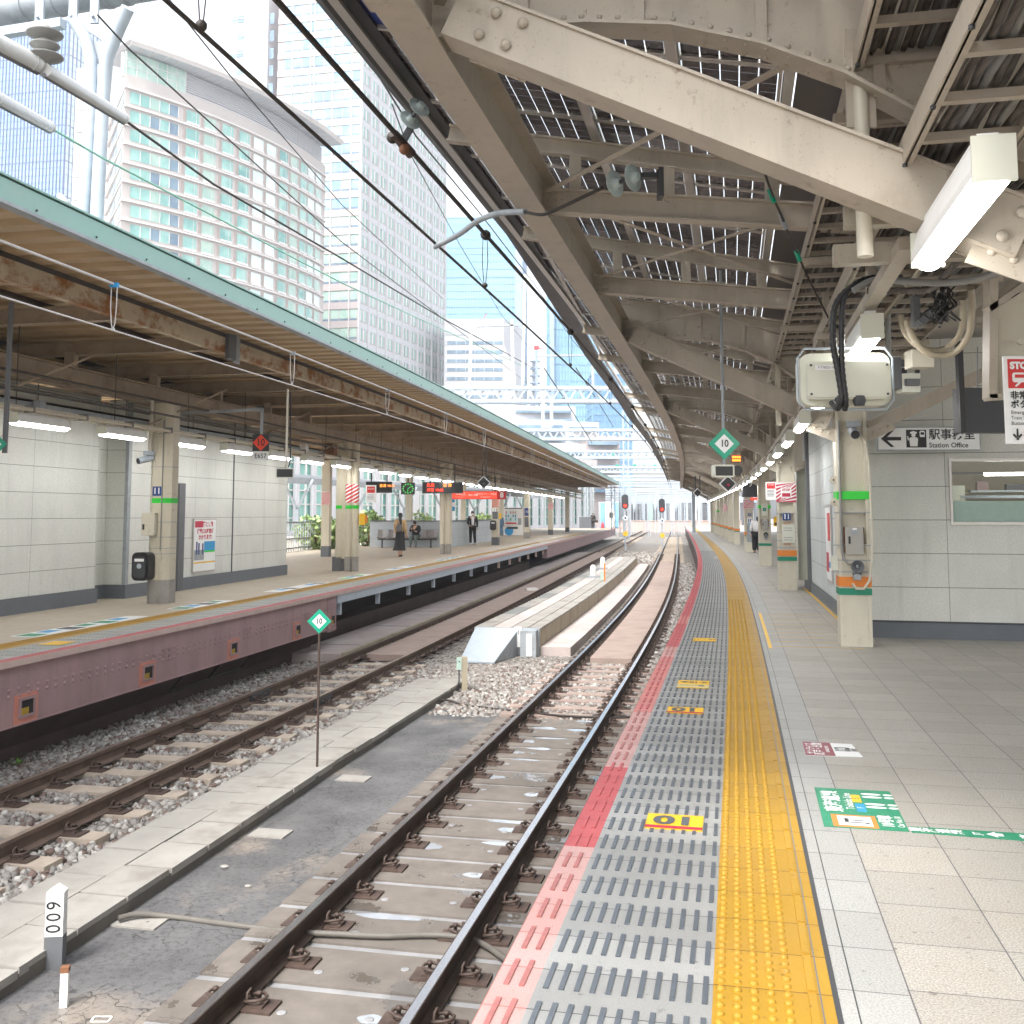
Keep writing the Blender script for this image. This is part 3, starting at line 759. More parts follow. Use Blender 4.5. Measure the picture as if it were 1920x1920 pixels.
b.text('E', .05, 'text_black', FT(lerp4(g4, .51, .26) + zz, al)); b.text('F', .05, 'signwhite', FT(lerp4(g4, .53, .5) + zz, al))
def foot(u, v):
    c = lerp4(g4, u, v); x = (g4[1] - g4[0]).normalized(); y = al
    for du, r1, r2 in ((-.03, .056, .020), (.060, .026, .018)):
        b.prism([c + x * (du + math.cos(a) * r1) + y * math.sin(a) * r2 + Vector((0, 0, .0034)) for a in [k * math.pi / 6 for k in range(12)]], (0, 0, .0006), 'signwhite')
for v in (.12, .20, .39, .47): foot(.80, v)
for i, ch in enumerate('東海道線'):
    b.text(ch, .07, 'signwhite', FT(tail[0].lerp(tail[1], .06 + i * .10).lerp(tail[3].lerp(tail[2], .06 + i * .10), .5) + zz, al), bold=.002)
q = lambda f: tail[0].lerp(tail[1], f).lerp(tail[3].lerp(tail[2], f), .5) + zz
b.text('JT', .05, 'signwhite', FT(q(.50), al), bold=.002); b.text('⬆', .09, 'signwhite', FT(q(.64), al), bold=.004); b.text('東', .07, 'signwhite', FT(q(.86), al), bold=.002)
b.build('floor_sticker', label='large green floor sticker with white footprints and a green tail', cat='floor sticker')

# ================================================================ far platform
fp = thing('far_platform', None, None, (0, 0, 0), kind='structure')
def fpp(name, f, **k):
    b = MB(); f(b); return b.build(name, fp, **k)
FE = 118
MT['floor2'] = tile_mat('tan_platform_paving', (.50, .43, .34), .40, .40, half=.003, line=(.24, .2, .16), var=.06, speck=.3, rough=.35, dirt=(.5, .42, .33))
GW1 = EL.s(21.4)
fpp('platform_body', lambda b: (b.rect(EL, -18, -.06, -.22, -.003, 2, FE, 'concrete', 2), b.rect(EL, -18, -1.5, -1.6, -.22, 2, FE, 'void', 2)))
fpp('paving', lambda b: (b.sweep(EL, [(-18, 0), (-1.10, 0)], 2, FE, 'floor2', .9, closed=False)))
fpp('tactile_strip', lambda b: b.sweep(EL, [(-1.10, .001), (-.72, .001)], 2, FE, 'yellowtile', .9, closed=False))
fpp('grey_strip', lambda b: b.sweep(EL, [(-.72, 0), (-.16, 0)], 2, FE, 'greytile', .9, closed=False))
fpp('edge_strip', lambda b: (b.sweep(EL, [(-.16, 0), (0, 0)], 2, FE, 'red0', .9, closed=False)))
MT['lip'] = mat('pale_edge_lip', (.50, .38, .34), .7, .1, 5)
fpp('edge_lip', lambda b: b.rect(EL, -.10, .012, -.07, -.0015, 2, FE, 'lip', 1))
def fribs(b):
    s = 8.0
    while s < 40:
        for i in range(10):
            o = -.69 + .053 * i; b.rect(EL, o - .012, o + .012, 0.0005, .004, s + .07, s + .23, 'ribpale', .3)
        s += .3
    for o in (-1.07, -1.02, -.96, -.91, -.86): b.rect(EL, o - .008, o + .008, .001, .006, 8, 60, 'yellowtile', 1)
fpp('rubber_ribs', fribs)
def girder(b):
    for a, c in ((2, GW1), (GW1 + 34, FE)):
        b.rect(EL, -.30, -.04, -.72, -.075, a, c, 'maroon', 1)
        b.rect(EL, -.30, -.015, -.735, -.72, a, c, 'maroon', 1)
fpp('girder_wall', girder)
def rivets(b):
    s = 8.2; k = 0
    while s < GW1 - .1:
        for z in (-.33, -.40): b.rivet(EL.P(s, -.04, z), .026, 'maroon', nrm=(.98, -.2, 0))
        s += .165; k += 1
    for j in range(4):
        sj = 10.3 + 2.55 * j + 2.2 * (j > 0)
        for i in range(-2, 3):
            for z in (-.29, -.36, -.44): b.rivet(EL.P(sj + i * .08, -.04, z), .024, 'maroon', nrm=(.98, -.2, 0))
        b.rect(EL, -.04, -.036, -.46, -.27, sj - .01, sj + .01, 'charcoal', .3)
fpp('rivets', rivets)
def port_(px):
    def ports(b):
        u = (px - 960) / 1920; Y = 8
        while EL.P(EL.s(Y), -.04).x / Y < u: Y += .02
        s = EL.s(Y)
        b.rect(EL, -.041, -.030, -.735, -.40, s - .20, s + .20, 'salmon', .4)
        for z0, z1, a, c in ((-.66, -.63, -.14, .14), (-.47, -.44, -.14, .14), (-.63, -.47, -.14, -.11), (-.63, -.47, .11, .14)):
            b.rect(EL, -.031, -.008, z0, z1, s + a, s + c, 'maroon', .3)
        b.rect(EL, -.030, -.026, -.63, -.47, s - .11, s + .11, 'void', .3)
        b.rect(EL, -.027, -.020, -.63, -.555, s - .11, s + .03, 'yellowrust', .3)
    fpp('duct_opening', ports)
for px in (65, 287, 445, 562, 627): port_(px)
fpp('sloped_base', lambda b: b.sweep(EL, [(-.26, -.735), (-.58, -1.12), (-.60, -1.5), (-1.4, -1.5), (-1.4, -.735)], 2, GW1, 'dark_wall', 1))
fpp('grille_frame', lambda b: [b.bar(EL.P(s0, -.27 - .28 * f, -.77 - .33 * f), EL.P(s1, -.27 - .28 * g, -.77 - .33 * g), .02, .02, 'charcoal') for s0, s1, f, g in ((16.0, 18.4, .05, .05), (16.0, 18.4, .9, .9), (16.0, 16.0, .05, .9), (17.2, 17.2, .05, .9), (18.4, 18.4, .05, .9))])
def white(b):
    b.rect(EL, -.12, -.01, -.24, -.075, GW1 + .05, GW1 + 34, 'galvpale', 1)
fpp('white_fascia', white)
fpp('girder_end', lambda b: b.rect(EL, -.40, -.03, -.78, -.075, GW1 - .5, GW1 + .0, 'maroon', .4))
s = GW1 + .3
while s < GW1 + 34: fpp('bracket_post', lambda b: b.rect(EL, -.14, -.05, -.50, -.24, s, s + .09, 'lip' if (int(s * 3) % 2) else 'galvpale', .3)); s += 2.7

fpp('retaining_wall', lambda b: b.rect(EL, -1.5, -1.0, -1.6, -.9, GW1, GW1 + 34, 'dark_wall', 2))
# station-name style markings painted on the far platform edge
def fmarks(b):
    for s0, s1, m in ((13.6, 16.4, 'greenst'), (17.6, 19.4, 'greenst'), (21.5, 24.5, 'white'), (26, 28, 'green_band'), (30, 33, 'white'), (36, 40, 'greenst')):
        n = int((s1 - s0) / .42)
        b.rect(EL, -1.52, -1.14, .001, .003, s0, s1, 'signwhite', 1)
        for i in range(n): b.rect(EL, -1.48, -1.18 - .1 * (i % 2), .0032, .004, s0 + .06 + i * .42, s0 + .36 + i * .42, (m, 'blue', 'charcoal', m)[i % 4], .3)
    b.rect(EL, -1.5, -1.15, .001, .003, 9.5, 12.4, 'red', 1)
    b.rect(EL, -.6, -.3, .0065, .009, 12.9, 13.25, 'yellow', 1)
fpp('floor_markings', fmarks)
class Asm:
    """a thing whose parts are modelled in world coordinates"""
    def __init__(s, name, label, cat, loc, group=None, kind=None):
        s.root = thing(name, label, cat, loc, 0, group, kind); s.o = Vector(loc)
    def part(s, name, f, parent=None, **k):
        b = MB(); f(b); return s.put(name, b, parent, **k)
    def put(s, name, b, parent=None, **k):
        o = s.o; b.v = [(v[0] - o.x, v[1] - o.y, v[2] - o.z) for v in b.v]
        return b.build(name, parent or s.root, **k)

# ================================================================ near canopy
AFY, AFV = [-10, 0, 11, 20, 33, 46, 90, 150], [-1.6, -1.6, -1.6, -1.95, -2.15, -2.0, -1.8, -1.8]
def aF(s): return float(np.interp(s * .977, AFY, AFV))
RZ = lambda a: 4.43 - .2 * a
CEND = 96
colR = [(2.42, 4.2), (4.22, 12.78), (5.85, 21.95), (7.9, 32.2), (10.1, 43.9), (11.92, 54.6), (12.75, 60), (13.75, 66), (14.8, 72.5), (15.9, 79), (17.0, 86), (18.1, 93)]
fr = [ER.near(c)[0] for c in colR]
FS = fr[:6] + [fr[5] + 11, fr[5] + 22, fr[5] + 32]
rc = Asm('station_canopy', 'beige riveted steel canopy with see-through solar panels over the near platform', 'platform canopy', ER.P(12, 0, 3.5))
MT['pvcell'] = mat('dark_solar_cell', (.035, .028, .036), .25, .2, 6)
MT['pvcell2'] = mat('brownish_solar_cell', (.07, .05, .05), .3, .3, 3)
t = NT('clear_glass'); gl = t.n('ShaderNodeBsdfGlossy'); gl.inputs['Roughness'].default_value = .03; tr_ = t.n('ShaderNodeBsdfTransparent')
tr_.inputs[0].default_value = (.93, .96, .96, 1); mx = t.n('ShaderNodeMixShader'); mx.inputs[0].default_value = .06
t.t.links.new(tr_.outputs[0], mx.inputs[1]); t.t.links.new(gl.outputs[0], mx.inputs[2]); t.t.links.new(mx.outputs[0], t.out.inputs[0]); MT['glass'] = t.mat
PW, PL = .63, 1.20
def panel(near=True):
    b = MB(); nx, ny = 5, 9; cw, cl = (PW - .05) / nx, (PL - .05) / ny
    for i in range(nx):
        for j in range(ny):
            x = -PW / 2 + .025 + (i + .5) * cw; y = -PL / 2 + .025 + (j + .5) * cl
            b.box((x, y, 0), (cw - .007, cl - .007, .004), 'pvcell' if (i * 5 + j * 3) % 7 else 'pvcell2')
    for sx in (-1, 1): b.box((sx * (PW / 2 - .01), 0, 0), (.022, PL, .035), 'alu'); b.box((0, sx * (PL / 2 - .012), 0), (PW - .046, .030, .035), 'alu')
    b.quad([(-PW / 2, -PL / 2, .012), (PW / 2, -PL / 2, .012), (PW / 2, PL / 2, .012), (-PW / 2, PL / 2, .012)], 'glass')
    return b
pm = panel().build('solar_panel', rc.root, loc=(0, 0, 0)); pme = pm.data; bpy.data.objects.remove(pm)
s = 4.35; rows = 0; PA = [-1.12, -.46, .20, .86]
while rows < 24:
    for a in PA:
        if a < -1 and s < 6.4: continue
        o = bpy.data.objects.new('solar_panel', pme); COL.objects.link(o); o.parent = rc.root
        o.location = ER.P(s, a, RZ(a) + .02) - rc.o; o.rotation_euler = (0, math.atan(.2), ER.ang(s))
    s += 1.21; rows += 1
MT['pvfar'] = None
t = NT('far_solar_glass'); uv = t.sep(t.co('UV')); ln = t.m('MAXIMUM', gridlines(t, uv[0], .125, .007), gridlines(t, uv[1], .125, .007))
e1 = t.n('ShaderNodeBsdfPrincipled'); e1.inputs['Base Color'].default_value = (.035, .03, .035, 1); e1.inputs['Roughness'].default_value = .3
tb = t.n('ShaderNodeBsdfTransparent'); mx = t.n('ShaderNodeMixShader'); t.t.links.new(ln, mx.inputs[0]); t.t.links.new(e1.outputs[0], mx.inputs[1]); t.t.links.new(tb.outputs[0], mx.inputs[2])
t.t.links.new(mx.outputs[0], t.out.inputs[0]); MT['pvfar'] = t.mat
S34 = s - .6
rc.part('solar_panel', lambda b: [b.sweep(ER, [(a - .3, RZ(a - .3) + .02), (a + .3, RZ(a + .3) + .02)], S34, 58, 'pvfar', 1, closed=False) for a in PA], kind='stuff')
for a in (-1.46, -.79, -.13, .53, 1.20): rc.part('panel_rail', lambda b: b.rect(ER, a - .032, a + .032, RZ(a) - .05, RZ(a) - .0, 3.6, 58, 'alu', 1.2))
rc.part('ceiling_plate', lambda b: b.sweep(ER, [(1.25, RZ(1.25) + .02), (1.9, RZ(1.9) + .02)], -3, CEND, 'grey_plate', 1.2, closed=False))
rc.part('roof_sheet', lambda b: b.sweep(ER, [(-1.5, RZ(-1.5) + .03), (1.3, RZ(1.3) + .03)], 58, CEND, 'brown_steel', 1.5, closed=False))
rc.part('ceiling_panel', lambda b: b.sweep(ER, [(1.9, RZ(1.9) + .02), (3.3, 3.98), (9, 4.25)], -6, CEND, 'beige_inner', 2, closed=False))
MT['bluesheet'] = mat('deep_blue_sheet', (.04, .075, .33), .3, .08, 2)
rc.part('blue_roof_sheet', lambda b: b.sweep(ER, [(-1.62, RZ(-1.62) + .03), (-.80, RZ(-.80) + .03)], 1, 6.35, 'bluesheet', 1, closed=False), label='deep blue roof sheet')
def fascia(b):
    b.sweep(ER, [(-.0, 4.72), (-.0, 4.84), (.03, 4.84), (.03, 4.79), (.26, 4.76), (.26, 4.70), (.05, 4.70)], 3.2, CEND, 'black_fascia', 1.0, offf=aF)
rc.part('fascia', fascia)
rc.part('edge_rail', lambda b: b.rect(ER, .32, .37, 4.70, 4.76, 3.2, CEND, 'alu', 1, offf=aF))
def girder_m(b):
    a0, z0 = -.66, 3.80
    b.rect(ER, a0, a0 + .19, z0, z0 + .018, -3, CEND - 6, 'beige', 1)
    b.rect(ER, a0 + .088, a0 + .102, z0 + .018, z0 + .36, -3, CEND - 6, 'beige', 1)
    b.rect(ER, a0, a0 + .19, z0 + .36, z0 + .378, -3, CEND - 6, 'beige', 1)
rc.part('girder', girder_m)
rc.part('flange_splice', lambda b: (b.rect(ER, -.67, -.46, 3.782, 3.80, 3.0, 4.25, 'beige', .5), [b.rivet(ER.P(3.1 + .1 * i, o, 3.783), .016, 'beige', nrm=(0, 0, -1)) for i in range(11) for o in (-.64, -.60, -.53, -.49)]))
# cross frames
subs = []
for i in range(len(FS) - 1):
    n = 3 if i < 5 else 4
    for k in range(1, n): subs.append(FS[i] + (FS[i + 1] - FS[i]) * k / n)
subs = [1.6] + subs
def truss(s):
    p = lambda a, z: ER.P(s, a, z)
    rc.part('cross_beam', lambda b: (b.ibeam(p(-.56, 3.99), p(1.75, 3.70), .11, .19, 'beige'),
            [b.rivet(p(-.50 + .05 * i, 3.94 + .05 * j) + Vector((0, -.008, 0)), .013, 'beige', nrm=(-.2, -.98, 0)) for i in range(3) for j in range(3)] if s < 20 else 0))
    rc.part('top_beam', lambda b: b.ibeam(p(aF(s) + .3, RZ(aF(s) + .3) - .11), p(1.9, RZ(1.9) - .11), .09, .13, 'beige'))
    for a in (-.30, .40, 1.15): rc.part('truss_post', lambda b: b.bar(p(a, 3.99 - .126 * (a + .56) + .09), p(a, RZ(a) - .17), .085, .085, 'beige', up=(1, 0, 0)))
for s in subs:
    if s < 62: truss(s)
    else: rc.part('cross_beam', lambda b: b.ibeam(ER.P(s, aF(s) + .2, 4.55), ER.P(s, 1.9, 3.95), .1, .2, 'beige'))
AB = [(-.56, 3.88), (-.2, 3.90), (.2, 3.885), (.6, 3.83), (1.0, 3.70), (1.35, 3.53), (1.8, 3.22), (2.15, 3.02)]
def arch(s, detail):
    p = lambda a, z: ER.P(s, a, z)
    t = Vector((math.sin(ER.ang(s)) * -1, math.cos(ER.ang(s)), 0))
    def f(b):
        poly = [p(a, z) for a, z in AB] + [p(2.15, RZ(2.15) - .05), p(-.56, RZ(-.56) - .08)]
        b.prism([q - t * .006 for q in poly], t * .012, 'beige')
        for (a0, z0), (a1, z1) in zip(AB[:-1], AB[1:]):
            b.bar(p(a0, z0), p(a1, z1), .17, .016, 'beige'); b.bar(p(a0, z0 + .045) - t * .014, p(a1, z1 + .045) - t * .014, .014, .085, 'beige')
        b.bar(p(-.56, RZ(-.56) - .09), p(2.1, RZ(2.1) - .09), .16, .015, 'beige')
        b.bar(p(-.56, RZ(-.56) - .13) - t * .014, p(2.1, RZ(2.1) - .13) - t * .014, .014, .07, 'beige')
        for a in (-.1, .45, 1.0, 1.5): b.bar(p(a, RZ(a) - .1) - t * .02, p(a, float(np.interp(a, [q[0] for q in AB], [q[1] for q in AB]))) - t * .02, .05, .02, 'beige', up=t)
        if detail:
            a = -.5
            while a < 1.7:
                zb = float(np.interp(a, [q[0] for q in AB], [q[1] for q in AB]))
                b.rivet(p(a, zb + .05) - t * .021, .015, 'beige', nrm=-t); b.rivet(p(a, RZ(a) - .13) - t * .021, .013, 'beige', nrm=-t); a += .085
            for i in range(7):
                for z in (-.045, .045): b.rivet(p(.75 + i * .09, float(np.interp(.75 + i * .09, [q[0] for q in AB], [q[1] for q in AB])) - .009) + t * z, .013, 'beige', nrm=(0, 0, -1))
    rc.part('arch_rib', f)
def strut(s, detail):
    t = Vector((math.sin(ER.ang(s)) * -1, math.cos(ER.ang(s)), 0))
    a, c = ER.P(s, -.40, 3.93) - t * .12, ER.P(s, 2.02, 2.74) - t * .12
    def f(b):
        b.bar(a, c, .20, .23, 'beige'); d = (c - a).normalized()
        u = Vector((0, 0, 1)); x = d.cross(u).normalized(); w = x.cross(d)
        b.bar(a + w * .12, c + w * .12, .23, .014, 'beige')
    so_ = rc.part('strut', f)
    d = (c - a).normalized()
    for q in (a + d * .10, c - d * .30):
        def g(b):
            x = d.cross(Vector((0, 0, 1))).normalized(); w = x.cross(d)
            fc = -1 if x.y > 0 else 1
            b.bar(q - x * -fc * -.106, q - x * -fc * -.106 + d * .30, .012, .25, 'beige')
            for i in (.08, .22):
                for j in (-.06, .06): b.rivet(q + x * fc * .112 + d * (i + .03 * (j > 0)) + w * j, .026, 'beige', nrm=x * fc, n=10)
        rc.part('end_plate', g, so_)
for i, s in enumerate(FS): arch(s, i < 3); strut(s, i < 3)
for i, (s0, s1) in enumerate(zip(sorted(subs + FS)[:14], sorted(subs + FS)[1:15])):
    rc.part('tie_bar', lambda b: b.bar(ER.P(s0 + .1, -.5, 4.05), ER.P(s1 - .1, 1.5, 3.86), .05, .008, 'beige'))
    rc.part('tie_bar', lambda b: b.bar(ER.P(s1 - .1, -.5, 4.03), ER.P(s0 + .1, 1.5, 3.84), .05, .008, 'beige'))
for s in FS[:5]:
    rc.part('hanger_pipe', lambda b: (b.tube([ER.P(s, 1.42, 3.5), ER.P(s, 1.42, 2.72)], .035, 'cream', 10), b.box(ER.P(s, 1.42, 3.1), (.12, .12, .03), 'rust'), b.bar(ER.P(s, 1.42, 3.75), ER.P(s, 1.42, 3.3), .13, .02, 'beige', up=(0, 1, 0))))

# ---- cable trays under the canopy
def tray(o0, o1, z, s0, s1, label, ncab, s_r=.38):
    A = Asm('cable_tray', label, 'cable tray', ER.P((s0 + s1) / 2, (o0 + o1) / 2, z))
    for o in (o0, o1):
        def f(b):
            b.rect(ER, o - .008, o + .008, z - .05, z + .06, s0, s1, 'beige', 1.0)
            sg = .02 if o == o0 else -.02
            b.rect(ER, min(o, o + sg * 1.5), max(o, o + sg * 1.5), z - .05, z - .042, s0, s1, 'beige', 1.0)
            s = s0
            while s < min(s1, 25): b.lathe(ER.P(s, o, z - .05), [(.011, 0), (.011, -.012)], 'charcoal', 6); s += .62
        A.part('side_rail', f)
    s = s0 + .2; n = 0; rest = MB()
    while s < s1:
        if n < 90: A.part('rung', lambda b: b.rect(ER, o0, o1, z - .03, z + .005, s - .02, s + .02, 'beige', .2))
        else: rest.rect(ER, o0, o1, z - .03, z + .005, s - .02, s + .02, 'beige', .2)
        s += s_r; n += 1
    if rest.v: A.put('rung', rest, kind='stuff')
    def cab(b):
        w = (o1 - o0 - .04) / ncab
        for i in range(ncab):
            o = o0 + .02 + (i + .5) * w; ph = random.uniform(0, 6); r = w * random.uniform(.42, .62); zz = z + .01 + r + random.uniform(0, .03)
            pts = [ER.P(s0 + (s1 - s0) * k / 70, o + .006 * math.sin(ph + k * 1.7), zz + .004 * math.sin(ph * 2 + k)) for k in range(71)]
            b.tube(pts, r, 'cable' if i % 4 else 'conduit', 5, caps=False)
    A.part('cables', cab)
    for q in np.arange(s0 + 1, min(s1, 60), 2.9): A.part('tray_hanger', lambda b: b.bar(ER.P(q, o0 - .05, z - .07), ER.P(q, o1 + .05, z - .07), .06, .05, 'beige'))
    return A
tray(1.40, 1.82, 3.60, -1.5, 88, 'long ladder cable tray full of dusty cables above the lamp row', 11)
tray(1.56, 1.96, 3.10, -1.0, 9.6, 'lower white-railed cable ladder just above the nearest lamps', 10, .40)
tray(2.15, 2.75, 3.40, -1.5, 12.4, 'wider cable ladder over the station office corner', 14, .42)
tray(3.3, 3.75, 3.62, -1.5, 12.0, 'third narrow cable ladder in the top corner above the office window', 8, .42)

# ---- columns of the near canopy
def h_col(b, w, h, m='cream'):
    b.box((-w / 2 + .02, 0, h / 2), (.04, w, h), m); b.box((w / 2 - .02, 0, h / 2), (.04, w, h), m)
    b.box((0, .02, h / 2), (w - .08, w - .10, h), m); b.box((0, 0, .62), (w - .004, w - .02, 1.24), m)
def band(b, w, z0, z1, m): b.box((0, 0, (z0 + z1) / 2), (w + .012, w + .012, z1 - z0), m)
def stripes(b, x0, x1, y, z0, z1, n, m):
    w = x1 - x0; h = z1 - z0
    for i in range(-n, n + 2):
        s0 = z0 + i * h / n * 1.0; th = h / n * .5
        pts = [(x0, s0), (x1, s0 + w * .8), (x1, s0 + w * .8 + th), (x0, s0 + th)]
        cl = [(px, min(max(pz, z0), z1)) for px, pz in pts]
        if len({round(c[1], 4) for c in cl}) > 1: b.prism([(px, y, pz) for px, pz in cl], (0, .003, 0), m)
posR = ['nearest, carrying the camera cable box', 'beside the office side wall, with a green band and horn speaker', 'with red-striped stop sign and blue 11 plate', 'with green band and grey intercom']
labR = ['nearest cream steel column just outside the office, mostly out of the picture',
        'cream column with lime green, orange and dark green bands, a grey intercom and a horn speaker, before the office',
        'cream column with red and white striped stop board and blue 11 plate',
        'cream column with lime green band and small grey intercom, third visible from the office',
        'cream column with pale posters and striped board, beside the woman leaning out',
        'cream column with orange band, fifth visible along the near platform',
        'cream column, sixth visible along the near platform', 'cream column, seventh visible along the near platform', 'cream column, eighth visible along the near platform',
        'cream column, ninth visible along the near platform', 'cream column, tenth visible along the near platform', 'small far cream column, last before the near platform end']
cw = .37
for i, (c, s) in enumerate(zip(colR, fr)):
    p = Vector((c[0], c[1], 0)); rz = ER.ang(s)
    r = thing('canopy_column', labR[i], 'column', p, rz, 'cream steel columns of the near canopy')
    b = MB(); h_col(b, cw if i < 5 else .30, 3.55 if i < 6 else 3.4); b.build('shaft', r)
    if i in (1, 3, 9): b = MB(); band(b, cw, 1.78, 1.88, 'green_band'); b.build('green_band', r)
    if i != 0:
        b = MB()
        w_ = cw if i < 5 else .30
        if i != 3: band(b, w_, .72, .84, 'orange_band')
        band(b, w_ + .002, .62 if i < 4 else .67, .70, 'teal_band'); b.build('lower_band', r)
    if i in (1, 2):
        b = MB()
        for z in (.90, 1.04, 1.22, 1.62): b.box((0, 0, z), (cw + .018, cw + .018, .012), 'galv')
        b.build('steel_straps', r)
    if i in (0, 1, 2, 3, 4):
        b = MB()
        for sx in (-1, 1):
            T = Matrix.Rotation(sx * R(-24), 3, 'Y')
            b.box((sx * (cw / 2 + .12), -cw / 2 + .02, 2.62), (.42, .014, .15), 'beige', T=T)
            for k in (-.13, -.04, .05, .14): b.rivet(Vector((sx * (cw / 2 + .12), -cw / 2 + .012, 2.62)) + T @ Vector((k, 0, 0)), .020, 'beige', nrm=(0, -1, 0), n=8)
        b.build('gusset_plate', r)

for s in fr[1:4]: rc.part('strut', lambda b: b.bar(ER.P(s, 2.50, 2.66), ER.P(s, 4.6, 3.65), .12, .16, 'beige'))
# ---- lamps over the near platform
def lamp_proto(root, L, w, m, far=False):
    b = MB(); pr = [(-w * .32, .13), (w * .32, .13), (w * .5, .03), (w * .5, .0), (-w * .5, .0), (-w * .5, .03)]
    b.prism([(x, -L / 2, z) for x, z in pr], (0, L, 0), 'white'); b.box((0, 0, .145), (w * .5, L * .9, .03), 'white')
    b.build('housing', root)
    b = MB(); pr = [(w * .40 * math.cos(a), -w * .30 * math.sin(a)) for a in [k * math.pi / 7 for k in range(8)]]
    b.prism([(x, -L / 2 + .012, z - .001) for x, z in pr], (0, L - .024, 0), m)
    b.build('tube_cover', root)
    for sy in (-1, 1): b = MB(); b.box((0, sy * (L / 2 + .006), .055), (w * 1.02, .014, .15), 'offwhite'); b.build('end_cap', root)
LS0 = ER.near(PX(1740, 500, 4.3))[0] - .62
k = 0; proto = None
while LS0 + k * 2.95 < 92:
    s = LS0 + k * 2.95; p = ER.P(s, 1.66, 2.66 + .0 * k)
    lab = ('big white tube lamp hanging nearest the camera, lit' if k == 0 else f'lit white tube lamp over the near platform, {WORD[k]} from the camera' if k < 32 else 'x')
    if proto is None:
        proto = thing('tube_lamp', lab, 'tube lamp', p, ER.ang(s), 'row of tube lamps above the near platform'); lamp_proto(proto, 1.14, .13, 'lamp')
    else: copy_tree(proto, p, ER.ang(s), lab)
    k += 1
lp = Asm('lamp_support_rail', 'beige channel rail the near platform tube lamps hang from', 'support rail', ER.P(30, 1.66, 2.9))
lp.part('rail', lambda b: b.rect(ER, 1.62, 1.70, 2.84, 2.90, 5.2, 92, 'beige', 1))
for q in np.arange(6.5, 60, 2.95):
    lp.part('hanger', lambda b: b.bar(ER.P(q, 1.66, 2.9), ER.P(q, 1.66, 3.55), .05, .05, 'beige', up=(0, 1, 0)))
lp.part('short_beams', lambda b: (b.bar(ER.P(4.95, 1.35, 2.94), ER.P(4.95, 2.1, 2.94), .08, .10, 'beige_inner'), b.bar(ER.P(5.5, 1.35, 2.90), ER.P(5.5, 2.1, 2.90), .08, .10, 'beige_inner')))

# ================================================================ station office on the near platform
def wall_mat(name, col, pu, pv, ou=0, ov=0):
    t = NT(name); uv = t.sep(t.co('UV')); co = t.co()
    u, v = t.m('SUBTRACT', uv[0], ou), t.m('SUBTRACT', uv[1], ov)
    ln = t.m('MAXIMUM', gridlines(t, u, pu, .003), gridlines(t, v, pv, .004))
    c = t.mix(t.ramp(t.noise(co, 45, 3, .7), .35, .65), mul(col, .90), mul(col, 1.08))
    c = t.mix(t.ramp(t.noise(t.scale(co, (1, 1, .6)), .8, 5, .65), .45, .75), c, mul(col, .80))
    c = t.mix(t.m('MULTIPLY', t.ramp(t.noise(t.scale(co, (5, 5, .5)), 1.0, 5, .7), .55, .75), .35), c, mul(col, .62))
    c = t.mix(ln, c, (.15, .155, .14))
    return t.bsdf(c, .5, 0., t.m('MULTIPLY', ln, -1.), .5, .005)
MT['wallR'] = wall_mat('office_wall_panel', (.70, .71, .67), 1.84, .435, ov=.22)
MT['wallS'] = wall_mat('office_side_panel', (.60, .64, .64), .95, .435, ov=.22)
MT['wallL'] = wall_mat('far_building_panel', (.68, .69, .65), 1.85, .435, ov=.22)
OA = Vector((4.74, 13.55, 0)); OR_ = math.atan(-.24)
of = thing('station_office', 'pale grey panelled station office with a wide window and dark skirting', 'station building', OA, OR_)
def wq(b, x0, x1, z0, z1, m, y=0.): b.add([(x0, y, z0), (x1, y, z0), (x1, y, z1), (x0, y, z1)], [(0, 1, 2, 3)], m, uvs=[(x0 + .92 + .0, z0), (x1 + .92, z0), (x1 + .92, z1), (x0 + .92, z1)])
WX0, WX1, WZ0, WZ1 = 1.00, 3.6, 1.50, 2.28
b = MB()
for x0, x1, z0, z1 in ((-.1, WX0, .22, 3.9), (WX0, WX1, .22, WZ0), (WX0, WX1, WZ1, 3.9), (WX1, 8, .22, 3.9)):
    wq(b, x0, x1, z0, z1, 'wallR')
b.bbox((-.1, .02, 0), (WX0 - .02, .14, 3.9), 'offwhite'); b.bbox((WX0 - .02, .02, 0), (WX1 + .02, .14, WZ0 - .02), 'offwhite'); b.bbox((WX0 - .02, .02, WZ1 + .02), (WX1 + .02, .14, 3.9), 'offwhite'); b.bbox((WX1 + .02, .02, 0), (8, .14, 3.9), 'offwhite')
b.build('front_wall', of)
b = MB(); b.bbox((-.1, -.025, 0), (8, .02, .20), 'skirt'); b.bbox((-.1, -.012, .202), (8, .02, .222), 'charcoal'); b.build('skirting', of)
w = MB()
for lo, hi in (((WX0 - .03, -.02, WZ0 - .04), (WX1 + .03, .05, WZ0)), ((WX0 - .03, -.02, WZ1), (WX1 + .03, .05, WZ1 + .04)), ((WX0 - .03, -.02, WZ0), (WX0, .05, WZ1)), ((WX1, -.02, WZ0), (WX1 + .03, .05, WZ1)), ((WX0 + 1.3, .0, WZ0), (WX0 + 1.33, .04, WZ1))):
    w.bbox(lo, hi, 'alu')
win = w.build('window', of)
b = MB(); b.quad([(WX0, .02, WZ0), (WX1, .02, WZ0), (WX1, .02, WZ1), (WX0, .02, WZ1)], 'glass'); b.build('pane', win)
MT['frost'] = mat('frosted_film', (.42, .56, .49), .5, .05, 20); MT['roomwall'] = mat('room_wall', (.50, .45, .33), .7, .05, 2)
b = MB(); b.bbox((WX0, .035, WZ0), (WX1, .038, WZ0 + .27), 'frost'); b.build('frosted_film', win)
